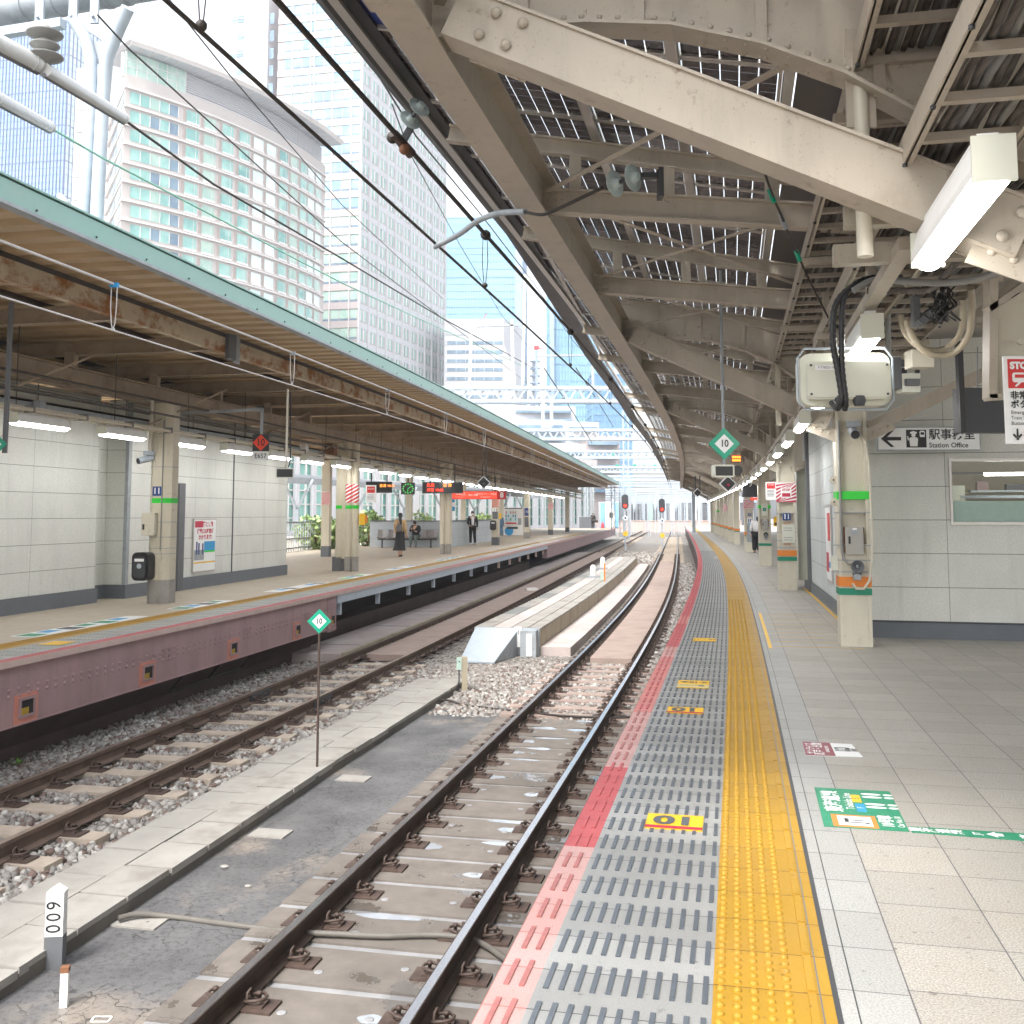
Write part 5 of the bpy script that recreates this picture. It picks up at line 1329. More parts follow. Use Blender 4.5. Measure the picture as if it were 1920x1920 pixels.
# ================================================================ truss portals over the tracks
def portal(Y, y0, y1, xl, label, xr=None, posts=True):
    zt, zb = PX(1000, y0, Y).z, PX(1000, y1, Y).z; Xl = PX(xl, y0, Y).x - 14; Xr = (PX(xr, y0, Y).x if xr else ER.P(ER.s(Y), 11).x)
    A = Asm('truss_portal', label, 'truss gantry', ((Xl + Xr) / 2, Y, zb), 'truss portals over the tracks'); d = .45; h = zt - zb; w = .012 * Y ** .5 + .02
    def f(b):
        for yy in (Y, Y + d):
            b.bar((Xl, yy, zt), (Xr, yy, zt), w * 1.3, w * 1.3, 'galvpale'); b.bar((Xl, yy, zb), (Xr, yy, zb), w * 1.3, w * 1.3, 'galvpale')
    A.part('chords', f)
    n = max(4, int((Xr - Xl) / (h * 1.25)))
    for i in range(n):
        xa, xm, xb = [Xl + (Xr - Xl) * (i + q) / n for q in (0, .5, 1)]
        A.part('brace', lambda b: (b.bar((xa, Y, zb), (xm, Y, zt), w * .7, w * .7, 'galvpale'), b.bar((xm, Y, zt), (xb, Y, zb), w * .7, w * .7, 'galvpale')))
        A.part('rear_brace', lambda b: b.bar((xm, Y + d, zb), (xb, Y + d, zt), w * .6, w * .6, 'galv'))
    if posts:
        for X in (Xr,): A.part('post', lambda b: b.bar((X, Y + .2, -1.5), (X, Y + .2, zt), .25, .25, 'galvpale', up=(0, 1, 0)))
    return A
portal(37, 727, 752, 866, 'nearest truss portal beam across the tracks above the far canopy edge')
portal(54, 806, 823, 1018, 'second truss portal beam, lower in front of the pale towers')
portal(72, 846, 858, 1075, 'third truss portal beam with small green lamps')
portal(92, 876, 885, 1095, 'fourth truss portal beam', 1300)
portal(112, 893, 900, 1120, 'fifth truss portal beam', 1310)
portal(135, 905, 911, 1120, 'sixth truss portal beam near the horizon', 1330)
def mast(px, ytop, ybot, Y, label, w=.3, lattice=True, m='galvpale'):
    a, c = PX(px, ybot, Y), PX(px, ytop, Y); c.x = a.x
    A = Asm('catenary_mast', label, 'catenary mast', a, 'catenary masts beyond the platforms')
    def f(b):
        for sx in (-1, 1): b.bar((a.x + sx * w / 2, Y, a.z), (a.x + sx * w / 2, Y, c.z), w * .22, w * .22, m, up=(0, 1, 0))
        if lattice:
            n = int((c.z - a.z) / (w * 1.6))
            for i in range(n):
                z0, z1 = a.z + (c.z - a.z) * i / n, a.z + (c.z - a.z) * (i + 1) / n; sx = 1 if i % 2 else -1
                b.bar((a.x - sx * w / 2, Y, z0), (a.x + sx * w / 2, Y, z1), w * .13, w * .13, m)
    A.part('frame', f); return A
mast(1175, 770, 1014, 84, 'tall pale blue lattice mast between the far signals', .42)
for i, (px, yt, yb_, Y) in enumerate(((1166, 900, 1008, 95), (1232, 915, 1000, 110), (1262, 920, 1003, 120), (1275, 925, 1002, 130), (1150, 905, 1005, 100), (1212, 930, 998, 140), (1286, 930, 1001, 150), (1100, 880, 985, 120))):
    mast(px, yt, yb_, Y, f'{("slim pale mast right of the left far signal", "pale mast left of the right far signal", "pale mast right of the right far signal", "second pale mast right of the far signals", "slim mast left of the left far signal", "short faint mast midway between the far signals", "faint mast nearest the near platform end", "faint mast behind the far platform end")[i]}', .35, i % 2 == 0)
rm_ = random.Random(5)
for i in range(22):
    px = 1130 + 8.2 * i + rm_.uniform(-3, 3); Y = rm_.uniform(125, 200); mast(px, rm_.uniform(912, 950), 964 + 2.9 * 1920 / Y, Y, 'slim pale mast in the crowded cluster beyond the platform ends', rm_.uniform(.15, .35), i % 3 == 0, 'galvpale' if i % 2 else 'galv')
for i in range(7):
    Y = 118 + 13 * i; a, c = PX(1135, 918 + 4.5 * i, Y), PX(1330, 914 + 4.5 * i, Y); A = Asm('span_beam', 'thin span beam across the crowded masts beyond the platforms', 'span beam', a, 'span beams beyond the platforms')
    A.part('beam', lambda b: b.bar(a, c, .22, .22, 'galvpale')); A.part('lower_wire', lambda b: b.bar(a - Vector((0, 0, .9)), c - Vector((0, 0, .9)), .07, .07, 'galv'))
    for k in range(5): q = a.lerp(c, (k + .5) / 5); A.part('drop_tube', lambda b: b.bar(q, q - Vector((.5, 0, 1.7)), .09, .09, 'galvpale'))
for i, (x0, y0, x1, y1, Y) in enumerate(((960, 600, 962, 726, 38), (984, 515, 980, 722, 38), (884, 610, 880, 727, 38), (1110, 662, 1112, 727, 38))):
    a, c = PX(x1, y1, Y), PX(x0, y0, Y)
    A = Asm('truss_riser', ('thin cream riser post on the first truss beam, middle one', 'tall thin riser post on the first truss beam carrying a cross arm', 'leftmost riser post on the first truss beam', 'short grey riser on the first truss beam over the blue tower')[i], 'riser post', a, 'riser posts on the first truss beam')
    A.part('post', lambda b: b.bar(a, c, .10, .10, 'white' if i != 3 else 'galv', up=(0, 1, 0)))
    if i == 1: A.part('cross_arm', lambda b: b.bar(PX(895, 612, Y), PX(990, 609, Y), .10, .07, 'galv'))
    if i == 3: A.part('cross_arm', lambda b: b.bar(PX(1005, 668, Y), PX(1125, 665, Y), .10, .07, 'galv'))
hg = Asm('truss_hanger', 'rectangular pipe frame hanging below the first truss beam', 'hanging frame', PX(1022, 755, 37))
hg.part('frame', lambda b: (b.bar(PX(1018, 752, 37), PX(1018, 803, 37), .12, .12, 'galvpale', up=(0, 1, 0)), b.bar(PX(1034, 752, 37), PX(1034, 800, 37), .12, .12, 'galvpale', up=(0, 1, 0)), b.bar(PX(1018, 800, 37), PX(1034, 800, 37), .1, .1, 'galvpale')))
for i, (px, py, m) in enumerate(((1157, 873, 'green_sign'), (1190, 873, 'green_sign'), (1208, 875, 'teal_band'), (1228, 874, 'blue'), (1149, 851, 'green_sign'))):
    p = PX(px, py, 92); A = Asm('green_lamp_box', ('square green marker on the fourth beam, leftmost', 'square green marker over the tall lattice mast', 'dark green marker in the middle of the fourth beam', 'blue marker at the right of the fourth beam', 'small green marker on the third beam')[i], 'marker', p)
    A.part('plate', lambda b: b.box(p, (.26, .1, .20), m)); A.part('bracket', lambda b: b.bar(p, p + Vector((0, .1, .4)), .04, .04, 'galv'))
def signal(px, ytop, Y, label):
    c = PX(px, ytop, Y); base = Vector((c.x, Y, -1.3)); A = Asm('rail_signal', label, 'rail signal', base, 'far rail signals showing red')
    A.part('post', lambda b: b.tube([base, c + Vector((0, .15, .6))], .07, 'galvpale', 8))
    hd = A.part('signal_head', lambda b: (b.prism([(c.x + .27 * math.cos(a), Y, c.z - .45 + (.32 if math.sin(a) > 0 else -.32) + .27 * math.sin(a)) for a in [k * math.pi / 8 for k in range(16)]], (0, .15, 0), 'charcoal')))
    A.part('red_lamp', lambda b: (b.lathe((c.x, Y - .01, c.z - .78), [(.17, 0), (.17, -.02)], 'red', 12, axis=(0, 1, 0)), b.lathe((c.x, Y - .04, c.z - .78), [(.10, 0), (.001, -.02)], 'red_led', 10, axis=(0, 1, 0))), hd)
    A.part('number_plate', lambda b: (b.prism([(c.x + .25 * q, Y - .05, c.z - 1.75 + .25 * r_) for q, r_ in ((0, 1), (1, 0), (0, -1), (-1, 0))], (0, .03, 0), 'signwhite'), b.box((c.x, Y - .06, c.z - 1.75), (.14, .02, .14), 'navy')))
    A.part('yellow_disc', lambda b: b.lathe((c.x, Y - .05, c.z - 3.0), [(.20, 0), (.20, .03)], 'yellow', 16, axis=(0, 1, 0)))
signal(1172, 930, 82, 'left far signal with a red light and yellow disc'); signal(1241, 938, 88, 'right far signal with a red light and yellow disc')

# ================================================================ buildings
def build_windows(A, quads, name='window', limit=100):
    """quads: (area key, function(mb)) - the largest become parts"""
    quads = sorted(quads, key=lambda q: -q[0])
    for k, f in quads[:limit]: A.part(name, f)
    if quads[limit:]: A.part(name, lambda b: [f(b) for k, f in quads[limit:]], kind='stuff')
def glassm(name, c1, c2, rough=.15, sc=.25):
    t = NT(name); ge = t.n('ShaderNodeNewGeometry'); n = t.noise(t.co('Object'), sc, 3)
    c = t.mix(t.ramp(n, .4, .6), c1, c2); c = t.mix(t.m('MULTIPLY', ge.outputs['Random Per Island'], .7), c, c2)
    return t.bsdf(c, rough)
MT['teal_glass'] = glassm('teal_curtained_glass', (.10, .32, .30), (.34, .58, .52))
MT['blue_glass'] = glassm('sky_blue_glass', (.10, .30, .55), (.30, .52, .68))
MT['green_glass'] = glassm('green_blind_glass', (.26, .44, .38), (.45, .60, .52))
MT['pale_glass'] = glassm('white_reflecting_glass', (.60, .80, .80), (.75, .9, .9))
MT['dark_glass'] = glassm('dark_glass', (.08, .14, .22), (.2, .3, .38))
MT['hotel'] = mat('pink_stone_cladding', (.50, .455, .43), .7, .06, .3)
MT['hotel_dark'] = mat('brown_stone', (.40, .33, .30), .7, .06, .3)
MT['hotel_trim'] = mat('white_cornice', (.70, .66, .64), .6, .04, .3)
MT['towerB'] = mat('rosy_tower_panel', (.44, .385, .38), .7, .05, .2)
MT['towerBl'] = mat('pale_tower_panel', (.56, .56, .58), .7, .05, .2)
MT['creamblock'] = mat('cream_block_wall', (.46, .43, .38), .7, .06, .2)
MT['roof_grey'] = mat('grey_roof_soffit', (.50, .52, .55), .6, .06, .2)
class Fac:
    """a flat facade: origin, horizontal direction, outward normal on the viewer's side"""
    def __init__(s, p0, p1):
        s.o = Vector((p0[0], p0[1], 0)); d = Vector((p1[0] - p0[0], p1[1] - p0[1], 0)); s.L = d.length; s.d = d.normalized()
        s.n = Vector((s.d.y, -s.d.x, 0))
        if s.n.dot(s.o) > 0: s.n = -s.n
    def P(s, u, z, e=0): 
        q = s.o + s.d * u + s.n * e; return Vector((q.x, q.y, z))
    def panel(s, b, u0, u1, z0, z1, e0, e1, m):
        b.prism([s.P(u0, z0, e0), s.P(u1, z0, e0), s.P(u1, z1, e0), s.P(u0, z1, e0)], s.n * (e1 - e0), m)
    def face(s, b, u0, u1, z0, z1, e, m): b.quad([s.P(u0, z0, e), s.P(u1, z0, e), s.P(u1, z1, e), s.P(u0, z1, e)], m)
def XY(px, Y): return ((px - 960) / 1920 * Y / 1.0, Y)
def xyz(px, py, Y): p = PX(px, py, Y); return p

# --- curved hotel
S0 = PX(230, 300, 179); LH = 57.5; NH = 104
ph = [R(44.4) + R(34) * (i / NH) for i in range(NH + 1)]
hx, hy = [S0.x], [S0.y]
for i in range(NH): hx.append(hx[-1] + math.cos((ph[i] + ph[i + 1]) / 2) * LH / NH); hy.append(hy[-1] + math.sin((ph[i] + ph[i + 1]) / 2) * LH / NH)
hu = np.linspace(0, LH, NH + 1)
def HP(u, z, e=0.):
    x, y, a = np.interp(u, hu, hx), np.interp(u, hu, hy), np.interp(u, hu, ph)
    return Vector((x + math.sin(a) * e, y - math.cos(a) * e, z))
def pxof(p):
    f = p.y * CP + (p.z - HC) * SP; return 960 + F * p.x / f
def u_at(px, z=60):
    us = np.linspace(-2, LH + 3, 800); xs = [pxof(HP(u, z)) for u in us]; return float(np.interp(px, xs, us))
zc0 = PX(230, 163, 179).z; FH = 3.49
ho = Asm('hotel_building', 'curved pinkish hotel with teal windows and a sweeping overhanging roof', 'hotel', (hx[50] - 10, hy[50] + 8, 0))
def hbody(b):
    n = 26; pts = [HP(LH * i / n, 0) for i in range(n + 1)]; back = [Vector((p.x - 16, p.y + 22, 0)) for p in (pts[-1], pts[n // 2])] + [PX(203, 300, 200)]
    back[-1].z = 0; b.prism(pts + back, (0, 0, zc0 + 2.6), 'hotel')
ho.part('wall', hbody)
def hband(b, z0, z1, e0, e1, m, u0=0, u1=LH):
    n = 26
    for i in range(n):
        a, c = u0 + (u1 - u0) * i / n, u0 + (u1 - u0) * (i + 1) / n
        b.prism([HP(a, z0, e0), HP(a, z0, e1), HP(c, z0, e1), HP(c, z0, e0)], (0, 0, z1 - z0), m, caps=True)
for k in range(15):
    z = zc0 - k * FH
    ho.part('cornice', lambda b: (hband(b, z - .12, z + .16, -.05, .45, 'hotel_trim'), b.bar(HP(0, z, .45), Vector((PX(203, 300, 200).x - .3, 200, z)), .5, .28, 'hotel_trim')))
Q = []
HW = [355, 388, 422, 453, 480, 504, 528, 548, 566, 580, 594]
for k in range(14):
    z1 = zc0 - k * FH - .55; z0 = z1 - 2.15
    ua, ub = u_at(243, z0), u_at(334, z0)
    for j in range(5):
        a, c = ua + (ub - ua) * j / 5 + .06, ua + (ub - ua) * (j + 1) / 5 - .06; m = ('teal_glass', 'teal_glass', 'dark_glass' if k % 3 == 1 else 'green_glass', 'teal_glass', 'dark_glass')[j]
        Q.append((30, lambda b, a=a, c=c, z0=z0, z1=z1, m=m: (b.quad([HP(a, z0, .06), HP(c, z0, .06), HP(c, z1, .06), HP(a, z1, .06)], m), b.bar(HP(c + .06, z0, .08), HP(c + .06, z1, .08), .12, .12, 'hotel_trim', up=(0, 1, 0)))))
    for j, px in enumerate(HW):
        uc = u_at(px, zc0 - 25); m = 'pale_glass' if (j in (4, 5) and k < 12) or (j in (9, 10) and k % 2 == 0) else ('teal_glass', 'teal_glass', 'green_glass')[(j * 5 + k * 3) % 3]; w = 1.4
        def f(b, uc=uc, z0=z0, z1=z1, m=m, w=w):
            b.quad([HP(uc - w, z0, .06), HP(uc + w, z0, .06), HP(uc + w, z1, .06), HP(uc - w, z1, .06)], m)
            b.bar(HP(uc + w * .55, z0, .08), HP(uc + w * .55, z1, .08), .07, .07, 'hotel_trim', up=(0, 1, 0))
            b.prism([HP(uc - w, z0 - .06, .06), HP(uc - w, z0 - .06, .35), HP(uc + w, z0 - .06, .35), HP(uc + w, z0 - .06, .06)], (0, 0, -.42), 'hotel_trim' if k % 2 else 'hotel')
            b.prism([HP(uc - w - .7, z0, .02), HP(uc - w - .7, z0, .05), HP(uc - w - .12, z0, .05), HP(uc - w - .12, z0, .02)], (0, 0, z1 - z0), 'hotel_dark')
        Q.append((20 - j, f))
build_windows(ho, Q)
fs_ = Fac((S0.x, S0.y), (PX(203, 300, 200).x, 200))
build_windows(ho, [(1, (lambda b, z=zc0 - k * FH: (fs_.face(b, 1.2, 9, z - 2.5, z - .55, .08, 'teal_glass'), fs_.face(b, 10, 18, z - 2.5, z - .55, .08, 'dark_glass')))) for k in range(14)], 'side_window')
ho.part('penthouse_glass', lambda b: (hband(b, zc0 + 2.6, zc0 + 7.1, -.6, -.5, 'green_glass', 0, u_at(345)), [b.bar(HP(u, zc0 + 2.6, -.45), HP(u, zc0 + 7.1, -.45), .1, .1, 'hotel_trim', up=(0, 1, 0)) for u in np.linspace(.3, u_at(345), 7)], [hband(b, z, z + .1, -.5, -.42, 'hotel_trim', 0, u_at(345)) for z in (zc0 + 4.2, zc0 + 5.6)]))
ho.part('penthouse_louvre', lambda b: [hband(b, zc0 + 2.6 + .45 * i, zc0 + 2.85 + .45 * i, -1.2, -.9, 'towerBl', u_at(345), LH) for i in range(10)])
ho.part('penthouse_wall', lambda b: hband(b, zc0 + 2.6, zc0 + 7.1, -2.2, -1.3, 'hotel_trim', 0, LH))
def hroof(b):
    n = 26; z0 = zc0 + 7.3
    for i in range(n):
        a, c = -2.5 + (LH + 5) * i / n, -2.5 + (LH + 5) * (i + 1) / n
        ea, ec = 2.2 + 2.4 * i / n, 2.2 + 2.4 * (i + 1) / n
        b.add([HP(a, z0, -9), HP(a, z0 + .1, ea - .6), HP(a, z0 + .75, ea), HP(a, z0 + 1.3, ea - .7), HP(a, z0 + 1.6, -9), HP(c, z0, -9), HP(c, z0 + .1, ec - .6), HP(c, z0 + .75, ec), HP(c, z0 + 1.3, ec - .7), HP(c, z0 + 1.6, -9)],
              [(0, 5, 6, 1)], 'roof_grey')
        b.add([HP(a, z0 + .1, ea - .6), HP(a, z0 + .75, ea), HP(a, z0 + 1.3, ea - .7), HP(a, z0 + 1.6, -9), HP(c, z0 + .1, ec - .6), HP(c, z0 + .75, ec), HP(c, z0 + 1.3, ec - .7), HP(c, z0 + 1.6, -9)],
              [(0, 4, 5, 1), (1, 5, 6, 2), (2, 6, 7, 3)], 'hotel_trim')
        b.bar(HP(a, z0 - .04, -1), HP(a, z0 + .06, ea - .6), .12, .12, 'hotel_trim')
ho.part('roof', hroof)

# --- pinkish twin-faced tower
TY = 262; TS = TY / 215
PC = PX(677, 199, TY); zt0 = PC.z; PLf = (PC.x - 19.2 * TS, TY + 4.0 * TS); PRt = (PX(834, 500, 264 * TS).x, 264 * TS)
tw = Asm('office_tower', 'tall rosy grey office tower with blue window bands and a gridded white side', 'tower', (PC.x, 280, 0))
ff, fsd = Fac((PC.x, TY), PLf), Fac((PC.x, TY), PRt)
FT4 = 4.05 * TS; zT = zt0 + FT4 * 9; NF = 26
tw.part('wall', lambda b: b.prism([(PC.x, TY, 0), (PRt[0], PRt[1], 0), (PRt[0] - 40, PRt[1] + 10, 0), (PLf[0], PLf[1], 0)], (0, 0, zT), 'towerB'))
Q = []
for k in range(NF):
    z1 = zt0 + FT4 * (8 - k); z0 = z1 - 2.95; m1 = 'blue_glass' if z1 > zt0 - 25 else 'green_glass'
    for j, (a, c) in enumerate(((.3, 1.9), (2.3, 4.2), (4.35, 6.3), (6.7, 8.6), (8.8, 10.7), (11.0, 11.6), (11.9, 13.8), (14.0, 15.9), (16.2, 18.0))):
        m = m1 if (j * 3 + k) % 5 else 'green_glass'
        Q.append((50 - abs(k - 9), lambda b, a=a * TS, c=c * TS, z0=z0, z1=z1, m=m: (ff.face(b, a, c, z0 + .55, z1, .05, m), ff.face(b, a, c, z0, z0 + .45, .05, 'dark_glass'))))
    for j in range(11):
        u = fsd.L * (j + .12) / 11; w = fsd.L / 11
        for q in (0, .36):
            Q.append((20 - j - k * .1, lambda b, u=u + q * w, w=w, z0=z0, z1=z1: (fsd.face(b, u + w * .16, u + w * .31, z0, z1 + .1, .06, 'teal_glass' if (j + k) % 3 else 'green_glass'), fsd.face(b, u, u + w * .15, z0 + .1, z1, .07, 'hotel_trim'))))
build_windows(tw, Q)
tw.part('floor_bands', lambda b: [ff.panel(b, 0, ff.L, zt0 + FT4 * (8 - k) - FT4 + .05, zt0 + FT4 * (8 - k) - 3.1, .0, .25, 'towerB') for k in range(NF)], kind='stuff')
tw.part('side_bands', lambda b: [fsd.panel(b, 0, fsd.L, zt0 + FT4 * (8 - k) - FT4 + .1, zt0 + FT4 * (8 - k) - 3.3, 0, .12, 'towerBl') for k in range(NF)], kind='stuff')
tw.part('pilasters', lambda b: ([fsd.panel(b, fsd.L * j / 11 - .35, fsd.L * j / 11 + .35, 0, zT, 0, .45, 'towerBl') for j in range(12)], [ff.panel(b, u - .1, u + .1, 0, zT, .25, .4, 'hotel_trim') for u in (2.1 * TS, 6.5 * TS, 10.85 * TS, 11.75 * TS, 16.05 * TS)]), kind='stuff')
fp2 = Fac((PX(497, 300, 268).x, 268), (PX(420, 300, 272).x, 272))
tw.part('plain_wing', lambda b: b.prism([fp2.P(0, 0), fp2.P(fp2.L, 0), fp2.P(fp2.L, 0, -25), fp2.P(0, 0, -25)], (0, 0, zT), 'towerBl'))
build_windows(tw, [(1, (lambda b, z=zt0 + 7.5 - FT4 * k: (fp2.panel(b, fp2.L - 5.3, fp2.L - 3.3, z, z + 2.0, .0, .1, 'dark_glass'), fp2.panel(b, fp2.L - 3.1, fp2.L - 1.1, z, z + 2.0, 0, .1, 'teal_glass'), fp2.panel(b, fp2.L - 5.3, fp2.L - 1.1, z + 1.1, z + 1.3, .1, .2, 'hotel_trim')))) for k in range(-4, 14)], 'wing_window')
build_windows(tw, [(1, (lambda b, z=zt0 + 6 - FT4 * k: fp2.panel(b, -1.6, -.3, z, z + 3.0, -.6, -.5, 'dark_glass'))) for k in range(-4, 20)], 'stair_window')

# --- blue glass block, cream block
def curtain_tower(name, label, p0, p1, p2, ztop, m, mull, nv, floor_h, belt=5, zbot=0, vw=.25, hw=.2, side_nv=8, mside=None):
    A = Asm(name, label, 'tower', (p0[0], p0[1] + 5, zbot)); f1, f2 = Fac(p0, p1), Fac(p0, p2)
    A.part('glass_body', lambda b: b.prism([(p0[0], p0[1], zbot), (p1[0], p1[1], zbot), (p1[0] + p2[0] - p0[0], p1[1] + p2[1] - p0[1], zbot), (p2[0], p2[1], zbot)], (0, 0, ztop - zbot), m))
    if mside: A.part('side_cladding', lambda b: f2.face(b, 0, f2.L, zbot, ztop, .1, mside))
    A.part('mullions', lambda b: ([f1.panel(b, f1.L * i / nv - vw / 2, f1.L * i / nv + vw / 2, zbot, ztop, .02, .5, mull) for i in range(nv + 1)], [f2.panel(b, f2.L * i / side_nv - vw / 2, f2.L * i / side_nv + vw / 2, zbot, ztop, .12, .5, mull) for i in range(side_nv + 1)]), kind='stuff')
    def hb(b):
        z = ztop; k = 0
        while z > zbot:
            h = hw * (2.6 if k % belt == 0 else 1)
            for f in (f1, f2): f.panel(b, 0, f.L, z - h, z, .02, .35 if k % belt == 0 else .22, mull)
            z -= floor_h; k += 1
    A.part('floor_lines', hb, kind='stuff'); return A
MT['bluebody'] = glassm('blue_curtain_wall', (.12, .32, .62), (.30, .50, .72), .2, .03)
MT['cyanbody'] = glassm('cyan_curtain_wall', (.18, .42, .62), (.34, .58, .70), .2, .02)
MT['mull_navy'] = mat('navy_mullion', (.07, .10, .26), .6, .05, .3); MT['mull_blue'] = mat('blue_grey_mullion', (.20, .38, .52), .6, .05, .3); MT['steelblue'] = mat('steel_blue_side', (.30, .38, .50), .6, .1, .2)
a0 = PX(131, 36, 450)
curtain_tower('glass_tower', 'blue glass tower with dark vertical fins at the upper left', (a0.x, 450), (a0.x - 45, 459), (a0.x + 6, 470), a0.z, 'bluebody', 'mull_navy', 26, 3.3, 5, 0, .42, .12, 8, 'pale_glass')
c0 = PX(150, 127, 300); c1 = PX(206, 127, 300)
A = Asm('office_block', 'plain cream block between the blue tower and the curved hotel', 'building', (c0.x, 305, 0))
A.part('wall', lambda b: b.prism([(c0.x - 1, 300, 0), (c1.x + 6, 301, 0), (c1.x + 6, 320, 0), (c0.x - 1, 320, 0)], (0, 0, c0.z), 'creamblock')); A.part('panel_joints', lambda b: [b.box(((c0.x + c1.x) / 2, 299.95, c0.z - 6 - 7 * k), (c1.x - c0.x + 2, .1, .2), 'roof_grey') for k in range(12)])
d0, d1 = PX(966, 407, 500), PX(833, 405, 500)
curtain_tower('glass_tower', 'pale blue gridded glass tower right of the rosy tower', (d0.x, 500), (d1.x, 500), (PX(986, 407, 520).x, 520), d0.z, 'cyanbody', 'mull_blue', 26, 3.75, 4, 0, .28, .28, 4, 'steelblue')
A = Asm('service_shaft', 'steel blue vertical strip on the pale gridded tower', 'tower shaft', (d0.x, 499, 0)); A.part('shaft', lambda b: b.box(((PX(967, 500, 498).x + PX(979, 500, 498).x) / 2, 498, d0.z / 2), (3.6, 2, d0.z), 'steelblue'))
e0, e1 = PX(1031, 420, 430), PX(1150, 420, 430)
curtain_tower('glass_tower', 'blue gridded glass tower half hidden by the near canopy', (e0.x, 430), (e1.x, 434), (e0.x - .5, 450), e0.z, 'cyanbody', 'mull_blue', 22, 3.75, 4, 0, .28, .28, 3)
A = Asm('service_shaft', 'slate strip on the left edge of the half hidden blue tower', 'tower shaft', (e0.x, 428, 0)); A.part('shaft', lambda b: b.box((e0.x + .6, 428.5, e0.z / 2), (1.7, 2, e0.z), 'steelblue'))
g0, g1 = PX(1112, 790, 330), PX(1186, 790, 330)
curtain_tower('glass_tower', 'lower deep blue glass block behind the portals', (g0.x, 330), (g1.x, 332), (g0.x - .5, 350), PX(1120, 700, 330).z, 'bluebody', 'mull_blue', 16, 2.2, 6, 0, .12, .12, 3)
A = Asm('office_block', 'grey office block with dark strip windows below the gridded tower', 'building', (PX(890, 700, 300).x, 300, 0))
fX0, fX1 = PX(833, 700, 300).x, PX(945, 700, 300).x; zf = PX(890, 598, 300).z
A.part('wall', lambda b: b.prism([(fX0, 300, 0), (fX1, 300, 0), (fX1 + 6, 318, 0), (fX0, 320, 0)], (0, 0, zf), 'towerBl'))
for i, py in enumerate((643, 660, 677, 693, 710, 727, 744)):
    z = PX(890, py, 300).z
    for j in range(6):
        A.part('window', lambda b: b.box((fX0 + 1.6 + (fX1 - fX0 - 1) * j / 6 + .5, 299.95, z), ((fX1 - fX0) / 6 - .35, .2, 1.0), 'dark_glass'))
A.part('louvre', lambda b: b.box((PX(857, 622, 300).x, 299.9, PX(857, 622, 300).z), (6.8, .2, 1.9), 'roof_grey'))
A.part('roof_parapet', lambda b: b.prism([(fX1, 299.9, zf - 8), (fX1 + 3.5, 303, zf - 16), (fX1 + 3.5, 303, 0), (fX1, 299.9, 0)], (0, 6, 0), 'hotel_trim'))
for i, (x0, x1, yt, Y, m, lab) in enumerate(((958, 1080, 760, 260, 'towerBl', 'low pale block right of the strip windowed block'), (965, 1062, 785, 200, 'galvpale', 'flat blue grey hall behind the second truss beam'),
        (1062, 1125, 790, 240, 'hotel_trim', 'pale building with a sloping roof behind the portals'), (1098, 1165, 815, 190, 'towerB', 'pinkish low building behind the far canopy end'), (1010, 1100, 830, 170, 'towerBl', 'long low white block just above the far canopy'))):
    p, q = PX(x0, yt, Y), PX(x1, yt, Y)
    A = Asm('office_block', lab, 'building', ((p.x + q.x) / 2, Y, 0))
    A.part('wall', lambda b: b.prism([(p.x, Y, 0), (q.x, Y + 3, 0), (q.x, Y + 18, 0), (p.x, Y + 18, 0)], (0, 0, p.z), m))
    A.part('window_band', lambda b: [b.box(((p.x + q.x) / 2, Y - .05 + 1.4, p.z - 1.6 - 2.2 * k), ((q.x - p.x) * .86, 3.2, .6), 'dark_glass') for k in range(5)])
def crane(px, y0, y1, Y, label):
    p, q = PX(px, y1, Y), PX(px, y0, Y); A = Asm('tower_crane', label, 'crane', (p.x, Y, 0))
    A.part('tower', lambda b: b.bar((p.x, Y, 30), (p.x, Y, p.z), 1.0, 1.0, 'steelblue', up=(0, 1, 0))); A.part('cab', lambda b: b.box((p.x, Y, p.z + .6), (2.0, 1.4, 1.4), 'red'))
    A.part('jib', lambda b: (b.bar((p.x, Y, p.z + 1), (p.x + 2.4, Y, q.z), .22, .22, 'red'), b.bar((p.x + 2.4, Y, q.z), (p.x + 2.6, Y, p.z + .6), .08, .08, 'red'), b.box((p.x + 1.2, Y, p.z + .2), (2.6, .6, .35), 'red')))
crane(1006, 628, 655, 400, 'red tower crane in the white sky gap'); crane(901, 588, 612, 420, 'small faint red crane before the gridded tower')
A = Asm('unfinished_tower', 'slim tower under construction in the sky gap', 'tower', (PX(1004, 700, 402).x, 402, 0))
for k in range(12): A.part('floor_slab', lambda b: b.box((PX(1003, 700, 402).x, 402, 30 + k * 2.9), (4.0, 4, .4), 'steelblue'))
A.part('core', lambda b: b.box((PX(1003, 700, 402).x, 403, 33), (2.2, 2, 66), 'towerBl'))

